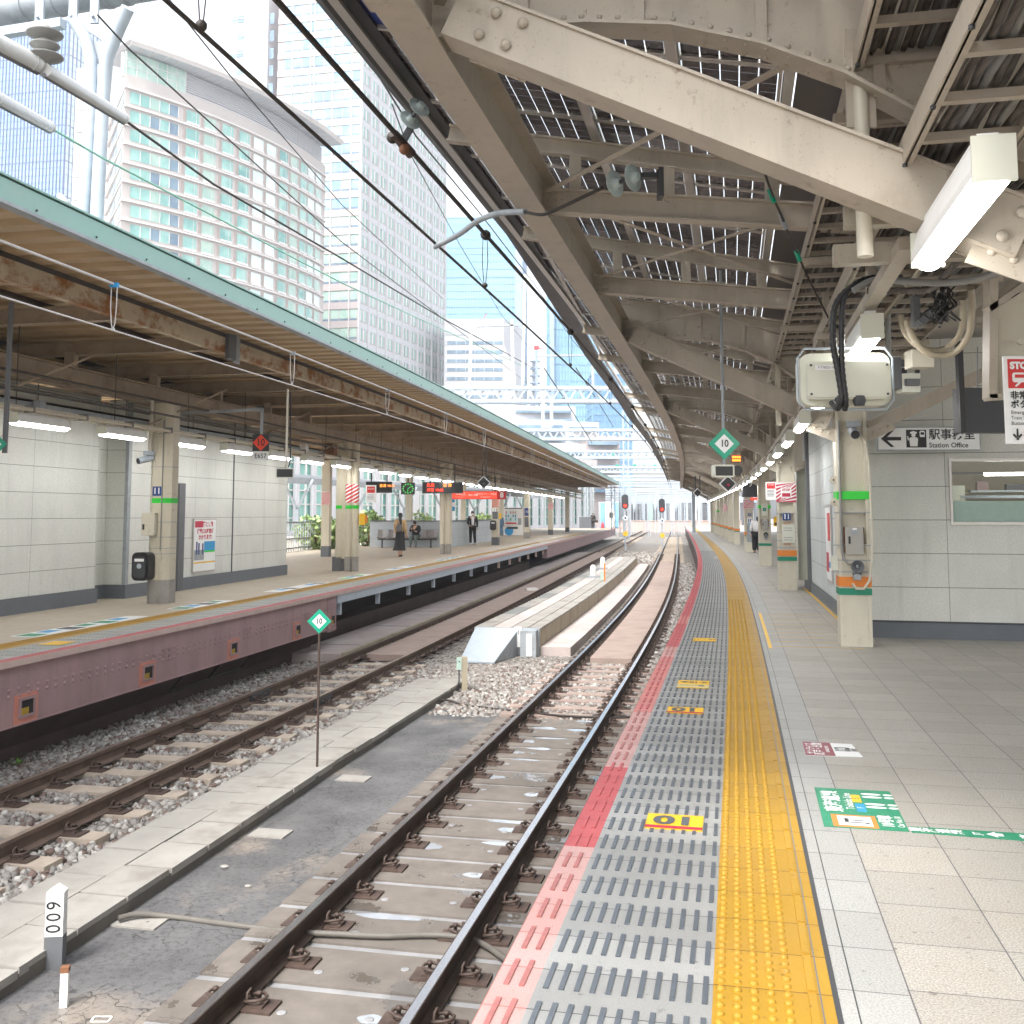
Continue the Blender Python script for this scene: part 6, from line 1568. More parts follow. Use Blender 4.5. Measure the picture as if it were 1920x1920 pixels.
# ---- low level behind the far platform
MT['leaf'] = None
t = NT('bush_leaf'); ge = t.n('ShaderNodeNewGeometry'); MT['leaf'] = t.bsdf(t.mix(ge.outputs['Random Per Island'], (.10, .19, .05), (.40, .50, .22)), .6)
def bush(c, rx, rz_, n, label, grp):
    A = Asm('shrub', label, 'shrub', c, grp)
    def f(b):
        for _ in range(n):
            v = Vector(np.random.normal(size=3)).normalized() * random.uniform(.35, 1) ** .5; p = Vector((c[0] + v.x * rx, c[1] + v.y * rx * .7, c[2] + rz_ + v.z * rz_))
            u = Vector(np.random.normal(size=3)).normalized(); w = u.cross(Vector(np.random.normal(size=3))).normalized(); sz = .16
            b.add([p - u * sz, p + w * sz * .5, p + u * sz, p - w * sz * .5], [(0, 1, 2, 3)], 'leaf')
    A.part('foliage', f); A.part('stem', lambda b: [b.tube([(c[0], c[1], c[2]), (c[0] + dx, c[1], c[2] + rz_ * 1.3)], [.05, .02], 'rust', 5) for dx in (-.3 * rx, .1, .3 * rx)])
for i, (px, Y, rx, rz_) in enumerate(((590, 47, 1.1, .95), (618, 48, 1.3, .85), (645, 50, 1.0, .8), (690, 52, 1.1, 1.1), (702, 60, .9, .9), (780, 78, 1.6, 1.1), (905, 84, 1.2, 1.0))):
    p = PX(px, 1000, Y); bush((p.x, Y, -.1), rx * .9, rz_ * .9, 420, ('leafy green shrub left of the railing end', 'bright shrub behind the railing, second from the building', 'shrub partly behind the cream pipe bundle', 'shrub right of the cream pipe bundle', 'small green shrub left of the low wall', 'green shrub above the low wall by the seated man', 'small shrub above the low wall right of the standing man')[i], 'shrubs behind the far platform')
gs = Asm('glass_arcade', 'white framed teal glass arcade behind the far platform', 'building', PX(800, 960, 105))
Xa, Xb = PX(520, 950, 86), PX(1120, 950, 150)
fg = Fac((Xa.x, Xa.y), (Xb.x, Xb.y))
gs.part('wall', lambda b: (fg.panel(b, 0, fg.L, -1, 9, -.6, -.5, 'teal_glass'), fg.panel(b, 0, fg.L, 7.5, 9.5, -.5, 0, 'hotel_trim'), fg.panel(b, 0, fg.L, -1.2, .2, -.4, 0, 'towerBl')))
for i in range(30):
    u = fg.L * i / 30
    gs.part('pillar', lambda b: fg.panel(b, u, u + (.45 if i % 3 else .9), -1, 9, -.3, .05, 'towerBl'))
gs.part('glazing_bars', lambda b: ([fg.panel(b, 0, fg.L, z, z + .12, -.5, -.35, 'hotel_trim') for z in (1.2, 2.4, 3.6, 4.8, 6)], [fg.panel(b, fg.L * (i + .5) / 60, fg.L * (i + .5) / 60 + .15, -1, 8, -.5, -.35, 'white') for i in range(60)]), kind='stuff')
fe = Asm('metal_fence', 'grey metal railing fence behind the far platform', 'fence', (PX(620, 1000, 44).x, 44, 0))
for i in range(9):
    a, c = PX(520 + 22 * i, 1000, 42 + 1.6 * i), PX(542 + 22 * i, 1000, 43.6 + 1.6 * i)
    def f(b):
        for z in (.15, .55, 1.25): b.bar((a.x, a.y, z), (c.x, c.y, z), .05, .06, 'galv')
        for k in range(5):
            q = a.lerp(c, k / 5); b.bar((q.x, q.y, 0), (q.x, q.y, 1.3), .04, .04, 'galv', up=(0, 1, 0))
    fe.part('fence_panel', f)
pfm = Asm('third_platform', 'pale low platform strip behind the railing', 'platform', (PX(640, 1010, 60).x, 56, -.3))
pfm.part('slab', lambda b: b.prism([(PX(500, 1000, 46).x, 46, -.5), (PX(1000, 1000, 100).x, 100, -.5), (PX(900, 1000, 120).x, 120, -.5), (PX(400, 1000, 70).x, 70, -.5)], (0, 0, .40), 'concrete_pink'))
tc = Asm('far_canopy', 'low grey canopy of the next platform seen under the far canopy', 'platform canopy', (PX(640, 900, 70).x, 66, 3))
tc.part('roof', lambda b: b.prism([(PX(500, 1000, 55).x, 55, 3.6), (PX(1010, 1000, 110).x, 110, 3.6), (PX(980, 1000, 116).x, 116, 3.9), (PX(470, 1000, 61).x, 61, 3.9)], (0, 0, .25), 'roof_grey'))
tc.part('edge_beam', lambda b: b.bar((PX(500, 1000, 55).x, 54.9, 3.5), (PX(1010, 1000, 110).x, 109.9, 3.5), .2, .35, 'galv'))
for i in range(7):
    q = Vector((PX(500, 1000, 55).x, 57, 0)).lerp(Vector((PX(1010, 1000, 110).x, 112, 0)), (i + .3) / 7)
    tc.part('v_post', lambda b: (b.bar((q.x, q.y, -.1), (q.x, q.y, 1.9), .22, .22, 'galvpale', up=(0, 1, 0)), b.bar((q.x, q.y, 1.9), (q.x - .9, q.y, 3.6), .14, .14, 'galvpale'), b.bar((q.x, q.y, 1.9), (q.x + .9, q.y, 3.6), .14, .14, 'galvpale')))
# beyond the platform ends
A = Asm('long_hall', 'long low dark fronted hall across the far end of the tracks', 'building', (PX(1240, 960, 210).x, 210, -1.4))
h0, h1 = PX(1120, 960, 210), PX(1420, 960, 210)
A.part('wall', lambda b: b.box(((h0.x + h1.x) / 2, 214, 1.9), (h1.x - h0.x, 6, 6.6), 'darkgrey'))
A.part('fascia', lambda b: b.box(((h0.x + h1.x) / 2, 210.8, 4.6), (h1.x - h0.x, .4, 1.3), 'galvpale'))
for i in range(22):
    x = h0.x + (h1.x - h0.x) * (i + .4) / 22; A.part('pier', lambda b: b.box((x, 210.8, 1.3), ((.5, .9, .4)[i % 3], .5, 5.4), ('galvpale', 'hotel_trim', 'galv')[i % 3] if i != 7 else 'green_glass'))
A = Asm('brick_embankment', 'pinkish low embankment wall at the far end of the tracks', 'wall', (PX(1210, 990, 170).x, 170, -1.4)); A.part('wall', lambda b: b.box((PX(1230, 990, 170).x, 170, -.5), (28, 1.2, 1.9), 'lip')); 
for k in range(8): A.part('coping', lambda b: b.box((PX(1230, 990, 170).x - 12.2 + 3.5 * k, 170, .5), (3.4, 1.4, .12), 'lip'))

# ================================================================ the air between here and the towers
def haze():
    b = MB(); b.bbox((-340, -64, -2.6), (390, 670, HAZE_TOP), 'white'); me = b.build('haze', kind='stuff')
    m = bpy.data.materials.new('haze_air'); m.use_nodes = True; t = m.node_tree; t.nodes.clear(); o = t.nodes.new('ShaderNodeOutputMaterial'); v = t.nodes.new('ShaderNodeVolumePrincipled')
    v.inputs['Color'].default_value = (.88, .93, 1, 1); v.inputs['Density'].default_value = .00065; v.inputs['Anisotropy'].default_value = .2; t.links.new(v.outputs[0], o.inputs['Volume'])
    me.data.materials.clear(); me.data.materials.append(m)
HAZE_TOP = max(max((o.matrix_world @ Vector(c)).z if o.parent is None else (o.parent.location + Vector(c)).z for c in o.bound_box) for o in scene.objects if o.type == 'MESH') + 3
print('HAZE_TOP', HAZE_TOP)
haze()
# ================================================================ people
def skin(edges, V, Rr, sub=1):
    me = bpy.data.meshes.new('s'); me.from_pydata([tuple(v) for v in V], edges, []); me.update()
    ob = bpy.data.objects.new('s', me); COL.objects.link(ob)
    ob.modifiers.new('k', 'SKIN')
    for i, r in enumerate(Rr):
        sv = me.skin_vertices[0].data[i]; r = r if isinstance(r, tuple) else (r, r); sv.radius = r; sv.use_root = (i == 0)
    md = ob.modifiers.new('u', 'SUBSURF'); md.levels = sub; md.render_levels = sub
    dg = bpy.context.evaluated_depsgraph_get(); em = ob.evaluated_get(dg).to_mesh()
    vs = [v.co.copy() for v in em.vertices]; fs = [tuple(p.vertices) for p in em.polygons]
    ob.evaluated_get(dg).to_mesh_clear(); bpy.data.objects.remove(ob); bpy.data.meshes.remove(me)
    return vs, fs
def person(label, loc, rz, h, J, clothes, hair='short', cat='person', extras=None):
    """J: joints at 1.70 m scale facing -Y; clothes: list of (name, joint chain list, radius scale, material)"""
    k = h / 1.70; r = thing('person', label, cat, loc, rz)
    P = {n: Vector(p) * k for n, p in J.items()}
    rad = dict(pelvis=(.15, .10), waist=(.125, .085), chest=(.155, .10), neck=.05, neck2=.045, head=(.075, .09), head2=(.072, .085),
               shl=.062, shr=.062, ell=.042, elr=.042, wrl=.028, wrr=.028, hal=.035, har=.035, hpl=.088, hpr=.088, knl=.06, knr=.06, anl=.042, anr=.042, tol=.032, tor=.032)
    rad = {n: ((v[0] * k, v[1] * k) if isinstance(v, tuple) else v * k) for n, v in rad.items()}
    E_ = [('pelvis', 'waist'), ('waist', 'chest'), ('chest', 'neck'), ('neck', 'neck2'), ('neck2', 'head'), ('head', 'head2'), ('chest', 'shl'), ('shl', 'ell'), ('ell', 'wrl'), ('wrl', 'hal'),
          ('chest', 'shr'), ('shr', 'elr'), ('elr', 'wrr'), ('wrr', 'har'), ('pelvis', 'hpl'), ('hpl', 'knl'), ('knl', 'anl'), ('anl', 'tol'), ('pelvis', 'hpr'), ('hpr', 'knr'), ('knr', 'anr'), ('anr', 'tor')]
    def mk(edges, sc, m, name, add=0.):
        ns = []; [ns.append(n) for e in edges for n in e if n not in ns]
        rr_ = [tuple(x * sc + add for x in rad[n]) if isinstance(rad[n], tuple) else rad[n] * sc + add for n in ns]
        vs, fs = skin([(ns.index(a), ns.index(b)) for a, b in edges], [P[n] for n in ns], rr_)
        b = MB(); b.add(vs, fs, m, smooth=True); return b
    b = mk(E_, 1, 'skin', 'body')
    hd, fwd = P['head'].lerp(P['head2'], .4), Vector((0, -1, 0))
    b.ball(hd + Vector((0, -.085, -.005)) * k, .014 * k, 'skin', sc=(.8, 1, 1.3), nu=6, nv=5)
    for sx in (-1, 1): b.ball(hd + Vector((sx * .077, .01, 0)) * k, .02 * k, 'skin', sc=(.5, 1, 1.4), nu=6, nv=5); b.ball(hd + Vector((sx * .03, -.078, .015)) * k, .009 * k, 'text_black', nu=6, nv=5)
    b.ball(hd + Vector((0, -.076, -.05)) * k, .016 * k, 'crimson', sc=(1, .4, .3), nu=6, nv=4)
    for sx, hn, wn in ((-1, 'hal', 'wrl'), (1, 'har', 'wrr')):
        d = (P[hn] - P[wn]).normalized(); s_ = Vector((1, 0, 0))
        for q in (-.027, -.009, .009, .027): b.tube([P[hn] + s_ * q * k, P[hn] + d * .045 * k + s_ * q * 1.1 * k, P[hn] + (d * .075 + Vector((0, -.02, 0))) * k + s_ * q * k], [.010 * k, .009 * k, .006 * k], 'skin', 5)
        b.tube([P[wn], P[wn] + (d * .05 + Vector((0, -.035, 0))) * k], [.012 * k, .008 * k], 'skin', 5)
    b.build('body', r)
    for name, chain, sc, add, m in clothes: mk([e for e in E_ if e in chain], sc, m, name, add * k).build(name, r)
    b = MB(); b.ball(hd + Vector((0, .014, .022)) * k, .098 * k, 'hair', sc=(.88, 1.0, 1.08), nu=14, nv=10)
    if hair == 'short': pass
    else: b.tube([hd + Vector((-.01, .07, .02)) * k, hd + Vector((-.03, .12, -.12)) * k, hd + Vector((-.05, .11, -.32)) * k, hd + Vector((-.05, .12, -.48)) * k], [.05 * k, .055 * k, .045 * k, .015 * k], 'hair', 8)
    ho_ = b.build('hair', r)
    if extras: extras(r, P, k)
    return r
TORSO = [('pelvis', 'waist'), ('waist', 'chest'), ('chest', 'shl'), ('shl', 'ell'), ('ell', 'wrl'), ('chest', 'shr'), ('shr', 'elr'), ('elr', 'wrr')]
VEST = [('pelvis', 'waist'), ('waist', 'chest')]
LEGS = [('pelvis', 'hpl'), ('hpl', 'knl'), ('knl', 'anl'), ('pelvis', 'hpr'), ('hpr', 'knr'), ('knr', 'anr')]
SHOES = [('anl', 'tol')], [('anr', 'tor')]
STAND = dict(pelvis=(0, 0, .93), waist=(0, 0, 1.08), chest=(0, .01, 1.30), neck=(0, .01, 1.43), neck2=(0, 0, 1.49), head=(0, -.012, 1.56), head2=(0, -.01, 1.63),
             shl=(-.18, .01, 1.385), shr=(.18, .01, 1.385), ell=(-.235, .03, 1.12), elr=(.235, .03, 1.12), wrl=(-.235, -.05, .88), wrr=(.235, -.05, .88), hal=(-.235, -.075, .81), har=(.235, -.075, .81),
             hpl=(-.09, 0, .88), hpr=(.09, 0, .88), knl=(-.10, -.015, .48), knr=(.10, -.015, .48), anl=(-.10, .02, .08), anr=(.10, .02, .08), tol=(-.12, -.13, .035), tor=(.12, -.13, .035))
MT['blackcloth'] = mat('black_cloth', (.02, .02, .023), .85, .2, 8); MT['tancloth'] = mat('tan_jacket_cloth', (.50, .34, .18), .85, .1, 8); MT['whitecloth'] = mat('white_cloth', (.75, .75, .77), .8, .05, 8)
MT['greencloth'] = mat('grey_green_cloth', (.12, .16, .14), .85, .1, 8); MT['denim'] = mat('denim_cloth', (.10, .20, .32), .85, .15, 8); MT['greybag'] = mat('grey_bag', (.12, .11, .115), .7, .1, 8)
def shoes(m): return [('shoe', [('anl', 'tol')], 1.12, .008, m), ('shoe', [('anr', 'tor')], 1.12, .008, m)]
# standing man
J = dict(STAND); J.update(wrl=(-.20, -.13, 1.0), hal=(-.16, -.18, .97), anr=(.13, 0, .08), tor=(.17, -.14, .035))
def ex(r, P, k):
    b = MB(); b.ball(P['head'].lerp(P['head2'], .15) + Vector((0, -.062, -.02)) * k, .055 * k, 'signwhite', sc=(1, .62, .85)); b.build('face_mask', r)
    b = MB(); b.box(P['chest'].lerp(P['waist'], .4) + Vector((0, -.122, 0)) * k, (.13 * k, .012, .42 * k), 'whitecloth'); b.build('shirt_front', r)
q = GR(886, 1022)
person('standing person in black jacket, white shirt, white mask and white shoes before the low wall', q, R(8), 1.76, J,
       [('jacket', TORSO, 1.12, .014, 'blackcloth'), ('trousers', LEGS, 1.12, .016, 'blackcloth')] + shoes('whitecloth'), extras=ex)
# walking woman seen from behind
J = dict(STAND); J.update(knl=(-.08, -.12, .50), anl=(-.06, .10, .12), tol=(-.06, -.03, .05), knr=(.09, -.10, .48), anr=(.10, -.20, .08), tor=(.10, -.34, .035), ell=(-.22, .06, 1.12), elr=(.22, -.06, 1.13), wrr=(.22, -.16, .92), har=(.22, -.2, .86))
def ex(r, P, k):
    b = MB(); n = 14; rings = []
    for z, rx, ry, dy in ((1.03, .135, .10, 0), (.90, .175, .135, 0), (.65, .19, .15, .02), (.40, .215, .20, .05), (.27, .26, .27, .10)):
        rings.append([Vector((rx * math.cos(a) * (1 + .06 * math.sin(5 * a)), dy + ry * math.sin(a), z)) * k for a in [2 * math.pi * i / n for i in range(n)]])
    b.add([v for rg in rings for v in rg], [(i * n + j, i * n + (j + 1) % n, (i + 1) * n + (j + 1) % n, (i + 1) * n + j) for i in range(4) for j in range(n)], 'blackcloth', smooth=True); b.build('skirt', r)
    b = MB(); b.ball(Vector((.0, .16, 1.12)) * k, .15 * k, 'greybag', sc=(.85, .5, 1.1)); b.build('backpack', r)
    b = MB(); b.tube([Vector((.13, .06, 1.42)) * k, Vector((.05, .13, 1.3)) * k, Vector((-.02, .15, 1.2)) * k], .012, 'greybag', 5); b.build('strap', r)
q = GR(750, 1045)
person('walking person seen from behind in tan jacket and long black skirt with grey backpack', q, R(170), 1.64, J, [('jacket', TORSO, 1.14, .018, 'tancloth'), ('sock', [('knl', 'anl')], 1.0, .004, 'skin')] + shoes('blackcloth'), hair='long', extras=ex)
# seated man with phone
J = dict(pelvis=(0, .02, .52), waist=(0, 0, .68), chest=(.02, -.05, .90), neck=(.0, -.08, 1.03), neck2=(-.01, -.10, 1.08), head=(-.02, -.125, 1.14), head2=(-.02, -.13, 1.21), shl=(-.17, -.06, .99), shr=(.19, -.05, .98),
         ell=(-.22, -.17, .76), elr=(.24, -.16, .76), wrl=(-.12, -.30, .88), wrr=(.12, -.27, .76), hal=(-.08, -.33, .95), har=(.06, -.32, .78), hpl=(-.09, 0, .50), hpr=(.09, 0, .50), knl=(-.12, -.44, .50), knr=(.12, -.44, .50),
         anl=(-.12, -.40, .10), anr=(.14, -.42, .10), tol=(-.12, -.54, .04), tor=(.15, -.56, .04))
def ex(r, P, k): b = MB(); b.box(P['hal'] + Vector((.03, -.03, .05)), (.075, .012, .15), 'black'); b.build('phone', r)
BY = 49.35
person('seated person in black sweatshirt holding up a phone on the bucket seats', Vector((PX(779, 1000, BY).x, BY + .05, 0)), R(-10), 1.72, J, [('sweatshirt', TORSO, 1.15, .018, 'blackcloth'), ('trousers', LEGS, 1.12, .014, 'greencloth')] + shoes('blackcloth'), extras=ex)
q = PX(939, 1000, 76.0); q.z = 0
person('person in blue denim jacket at the drinks machine, half hidden by a column', q, R(150), 1.60, STAND, [('jacket', TORSO, 1.15, .02, 'denim'), ('trousers', LEGS, 1.15, .02, 'denim')] + shoes('blackcloth'))
q = PX(1112, 988, 112); q.z = 0
J = dict(STAND); J.update(ell=(-.24, -.05, 1.12), wrl=(-.12, -.22, 1.18), hal=(-.08, -.27, 1.22), head=(0, -.04, 1.54), head2=(0, -.06, 1.60))
def ex(r, P, k): b = MB(); b.box(P['har'] + Vector((.12, -.02, -.02)), (.38, .12, .26), 'black'); b.build('bag', r)
person('distant person in dark suit with a bag near the far platform end', q, R(-15), 1.75, J, [('jacket', TORSO, 1.16, .02, 'blackcloth'), ('trousers', LEGS, 1.15, .02, 'blackcloth')] + shoes('blackcloth'), extras=ex)
q = GR(1419, 1037); q.z = 0
J = dict(STAND); J.update(chest=(-.03, -.02, 1.28), neck=(-.05, -.05, 1.40), neck2=(-.06, -.08, 1.45), head=(-.07, -.11, 1.50), head2=(-.07, -.13, 1.57), shl=(-.20, -.02, 1.35), ell=(-.32, -.02, 1.10), wrl=(-.34, -.10, .86), hal=(-.34, -.12, .8))
person('person in white top and long navy skirt leaning beside a near platform column', q, R(160), 1.55, J, [('shirt', TORSO, 1.15, .02, 'whitecloth'), ('wide_trousers', LEGS, 1.25, .045, 'blackcloth')] + shoes('blackcloth'), hair='long')

# ================================================================ far platform furniture
hA, hB, hC = Vector((-6.9, 50.0, 0)), Vector((-3.0, 50.0, 0)), Vector((-.95, 62.5, 0))
hut = Asm('low_wall', 'waist-high grey panelled wall round a stairwell behind the bucket seats', 'low wall', hA.lerp(hB, .5))
MT['hutp'] = wall_mat('low_wall_panel', (.42, .46, .49), 1.6, .42, ov=.0)
def hw(b, p, q): b.add([p, q, q + Vector((0, 0, 1.24)), p + Vector((0, 0, 1.24))], [(0, 1, 2, 3)], 'hutp', uvs=[(0, 0), ((q - p).length, 0), ((q - p).length, 1.24), (0, 1.24)])
hut.part('front_wall', lambda b: (hw(b, hA, hB), b.prism([hA + Vector((0, .03, 0)), hB + Vector((0, .03, 0)), hB + Vector((0, .2, 0)), hA + Vector((0, .2, 0))], (0, 0, 1.24), 'galvpale')))
hut.part('side_wall', lambda b: (hw(b, hB, hC), b.prism([hB + Vector((-.03, 0, 0)), hC + Vector((-.03, 0, 0)), hC + Vector((-.2, 0, 0)), hB + Vector((-.2, 0, 0))], (0, 0, 1.24), 'galvpale')))
hut.part('coping', lambda b: (b.bar(hA + Vector((0, .08, 1.27)), hB + Vector((0, .08, 1.27)), .26, .05, 'darkgrey'), b.bar(hB + Vector((-.08, 0, 1.27)), hC + Vector((-.08, 0, 1.27)), .26, .05, 'darkgrey')))
def bucket(b, x, y, z):
    pts = []
    prof = [(-.22, .02), (-.20, .0), (-.05, -.02), (.10, -.01), (.16, .06), (.20, .22), (.24, .38)]
    for py, pz in prof:
        for q in (-.21, -.12, 0, .12, .21): pts.append((x + q * (1 if pz < .2 else .92), y + py + .10 * (abs(q) / .21) ** 2 * (-1 if pz > .05 else 0), z + pz + .05 * (abs(q) / .21) ** 2))
    b.add(pts, [(i * 5 + j, i * 5 + j + 1, i * 5 + j + 6, i * 5 + j + 5) for i in range(6) for j in range(4)], 'seatgrey', smooth=True)
    b.add([(p[0], p[1] + .015, p[2] - .02) for p in pts], [(i * 5 + j, i * 5 + j + 5, i * 5 + j + 6, i * 5 + j + 1) for i in range(6) for j in range(4)], 'seatgrey', smooth=True)
MT['seatgrey'] = mat('grey_bucket_plastic', (.28, .26, .25), .35, .08, 5)
bx = [PX(p, 1000, BY).x for p in (716, 736, 757, 779, 800 - 11 + 11, 812)]
bn = Asm('bench', 'row of grey bucket seats bolted on a bar against the low wall', 'bench', (sum(bx) / 6, BY, 0))
for x in bx: bn.part('seat', lambda b: bucket(b, x, BY, .45))
bn.part('beam', lambda b: b.bar((bx[0] - .2, BY, .39), (bx[-1] + .2, BY, .39), .06, .06, 'charcoal'))
for x in (bx[0] + .02, bx[-1] - .1): bn.part('leg', lambda b: (b.bar((x, BY, 0), (x, BY, .38), .07, .07, 'charcoal', up=(0, 1, 0)), b.box((x, BY, .02), (.1, .4, .03), 'charcoal')))
vx0, vx1 = PX(944, 1000, 76.5).x, PX(981, 1000, 76.5).x; vw = vx1 - vx0
vm = Asm('vending_machine', 'white drinks vending machine with lit shelves and a blue circle', 'vending machine', ((vx0 + vx1) / 2, 76.8, 0))
vm.part('cabinet', lambda b: b.box(((vx0 + vx1) / 2, 76.9, 1.05), (vw, .7, 2.05), 'white')); vm.part('display', lambda b: b.box((vx0 + vw * .38, 76.53, 1.45), (vw * .6, .04, .85), 'pale_glass'))
for r_, cs in enumerate((('blue', 'signwhite', 'teal_band', 'signwhite', 'blue'), ('navy', 'blue', 'signwhite', 'navy', 'navy'), ('red', 'signwhite', 'red', 'red', 'orange_band'))):
    for c_, m in enumerate(cs): vm.part('bottle', lambda b: b.lathe((vx0 + vw * (.13 + .12 * c_), 76.48, 1.12 + .26 * r_), [(.035, 0), (.035, .14), (.015, .18), (.015, .21)], m, 8))
vm.part('price_strip', lambda b: b.box((vx0 + vw * .38, 76.5, .93), (vw * .55, .03, .10), 'red')); vm.part('logo_circle', lambda b: b.lathe((vx0 + vw * .28, 76.54, .35), [(.32, 0), (.32, .02)], 'blue', 24, axis=(0, -1, 0)))
vm.part('outlet', lambda b: b.box((vx0 + vw * .45, 76.52, .58), (vw * .55, .04, .16), 'charcoal')); vm.part('coin_panel', lambda b: b.box((vx0 + vw * .82, 76.53, 1.05), (vw * .16, .04, .5), 'galv'))
vm.part('top_light', lambda b: b.box((vx0 + vw * .5, 76.55, 2.03), (vw * .9, .05, .07), 'charcoal'))

def led_board(px0, px1, py0, py1, Y, rows, label):
    a, c = PX(px0, py1, Y), PX(px1, py0, Y); w, h = c.x - a.x, c.z - a.z
    r = thing('departure_board', label, 'departure board', ((a.x + c.x) / 2, Y, a.z), R(4))
    b = MB(); b.bbox((-w / 2, 0, 0), (w / 2, .22, h), 'charcoal'); b.bbox((-w / 2 + .03, -.01, .05), (w / 2 - .03, 0, h - .05), 'black'); b.build('case', r)
    b = MB(); [b.text(t_, sz * h, m, TT(-w / 2 + x * w, -.02, z * h), align='LEFT') for t_, x, z, sz, m in rows]; b.build('led_text', r)
    for x in (-w * .3, w * .3): b = MB(); b.bar((x, .1, h), (x, .1, h + .7), .04, .04, 'charcoal', up=(0, 1, 0)); b.build('hanger', r)
led_board(686, 735, 903, 924, 38, [('普通 10:32', .52, .62, .3, 'amber_led'), ('●', .03, .22, .2, 'red_led')], 'black departure board left of the green clock')
led_board(792, 868, 904, 925, 41, [('先発', .10, .70, .36, 'red_led'), ('沼 津', .50, .70, .36, 'amber_led'), ('次発 15:02', .10, .28, .34, 'red_led')], 'black departure board with red and amber LED lines right of the clock')
ck0, ck1 = PX(752, 927, 39), PX(778, 905, 39); r = thing('clock', 'square black platform clock with glowing green dial marks', 'clock', ((ck0.x + ck1.x) / 2, 39, ck0.z), R(4)); w = ck1.x - ck0.x; h = ck1.z - ck0.z
b = MB(); b.bbox((-w / 2, 0, 0), (w / 2, .18, h), 'charcoal'); b.build('case', r)
b = MB(); [b.box((w * .36 * math.sin(a), -.01, h / 2 + h * .38 * math.cos(a)), (.035, .01, .035), 'green_led') for a in [k * math.pi / 6 for k in range(12)]]; b.build('hour_marks', r)
b = MB(); b.bar((0, -.015, h / 2), (.10, -.015, h / 2 + .07), .02, .01, 'green_led'); b.bar((0, -.015, h / 2), (-.02, -.015, h / 2 - .14), .015, .01, 'green_led'); b.build('hands', r)
b = MB(); b.bar((0, .1, h), (0, .1, h + .7), .05, .05, 'charcoal', up=(0, 1, 0)); b.build('hanger', r)
a, c = PX(847, 936, 47), PX(949, 921, 47); w, h = c.x - a.x, c.z - a.z
r = thing('platform_sign', 'long lit red line sign with a big white 8 under the far canopy', 'platform sign', ((a.x + c.x) / 2, 47, a.z), R(3))
b = MB(); b.bbox((-w / 2, 0, 0), (w / 2, .2, h), 'red'); b.bbox((-w / 2 + .02, -.012, .03), (-w * .06, -.002, h - .03), 'red_lit'); b.bbox((-w * .05, -.012, .03), (w * .33, -.002, h - .03), 'red_lit'); b.bbox((w * .34, -.012, .03), (w / 2 - .02, -.002, h - .03), 'red'); b.build('panel', r)
b = MB(); b.text('8', .34, 'signwhite', TT(w * .42, -.03, h / 2), bold=.01); b.text('東海道線', .11, 'signwhite', TT(-w * .34, -.03, h * .66)); b.text('品川・横浜 方面', .10, 'signwhite', TT(-w * .17, -.03, h * .5)); b.text('Tokaido Line', .07, 'signwhite', TT(-w * .36, -.03, h * .28)); b.text('上野東京ライン 宇都宮', .10, 'signwhite', TT(w * .12, -.03, h * .62)); b.text('for Utsunomiya', .07, 'signwhite', TT(w * .12, -.03, h * .28)); b.build('lettering', r)
b = MB(); [b.bar((x, .1, h), (x, .1, h + .7), .05, .05, 'charcoal', up=(0, 1, 0)) for x in (-w * .3, w * .3)]; b.build('hanger', r)

def stripe_panel(name, label, p, w, h, rz=0., m='red', text=None, grp=None):
    r = thing(name, label, 'warning board', p, rz, grp); b = MB(); b.bbox((-w / 2, 0, 0), (w / 2, .012, h), 'signwhite'); b.build('board', r)
    b = MB(); stripes(b, -w / 2 + .004, w / 2 - .004, -.004, .004, h - .004, 5, m); b.build('stripes', r)
    if text:
        b = MB(); b.bbox((-w * .26, -.012, h * .22), (w * .26, -.005, h * .74), 'signwhite'); b.bbox((-w * .2, -.016, h * .28), (w * .2, -.013, h * .46), 'crimson'); b.text('STOP', w * .16, 'crimson', TT(0, -.017, h * .62), bold=.003); b.build('stop_mark', r)
    return r
cs = lambda i: (Vector((colR[i][0], colR[i][1], 0)), ER.ang(fr[i]))
p, a = cs(2); fwd = Vector((math.sin(a), -math.cos(a), 0)) ; fw_ = Vector((math.sin(-a), -math.cos(a), 0))
def on_col(i, x, z, d=.20):
    p, a = cs(i); Q = Matrix.Rotation(a, 3, 'Z'); return p + Q @ Vector((x, -d, z)), a
q, a = on_col(2, .0, 1.85); stripe_panel('stop_board', 'crimson and white striped stop board on the column with the 11 plate', q, .42, .42, a, 'crimson', True)
q, a = on_col(2, -.31, 1.90); r = thing('notice_board', 'small white emergency notice jutting left of the striped stop board', 'notice', q, a)
b = MB(); b.bbox((-.11, 0, 0), (.11, .015, .38), 'signwhite'); b.bbox((-.085, -.005, .24), (.085, 0, .355), 'red'); b.text('STOP', .05, 'signwhite', TT(0, -.008, .32)); [b.bbox((-.08, -.004, .20 - .03 * k), (.06, 0, .21 - .03 * k), 'text_grey') for k in range(5)]; b.build('board', r)
q, a = on_col(4, .0, 1.83); stripe_panel('stop_board', 'crimson striped stop board farther down beside a black 9 sign', q, .46, .40, a, 'crimson')
q, a = on_col(7, .0, 1.8, .18); stripe_panel('stop_board', 'tiny distant crimson striped board on the near platform', q, .42, .4, a, 'crimson')
def plate(name, label, cat, q, a, w, h, m, txt=None, sz=.1, tm='signwhite', extra=None, bold=.002):
    r = thing(name, label, cat, q, a); b = MB(); b.bbox((-w / 2, 0, 0), (w / 2, .008, h), m); b.build('plate', r)
    if txt or extra:
        b = MB()
        if txt: b.text(txt, sz, tm, TT(0, -.004, h / 2), bold=bold)
        if extra: extra(b)
        b.build('lettering', r)
    return r
q, a = on_col(2, 0, 1.47, .195); plate('number_plate', 'navy blue plate with white 11 on a near platform column', 'number plate', q, a, .16, .15, 'navy', '11', .14, bold=.004)
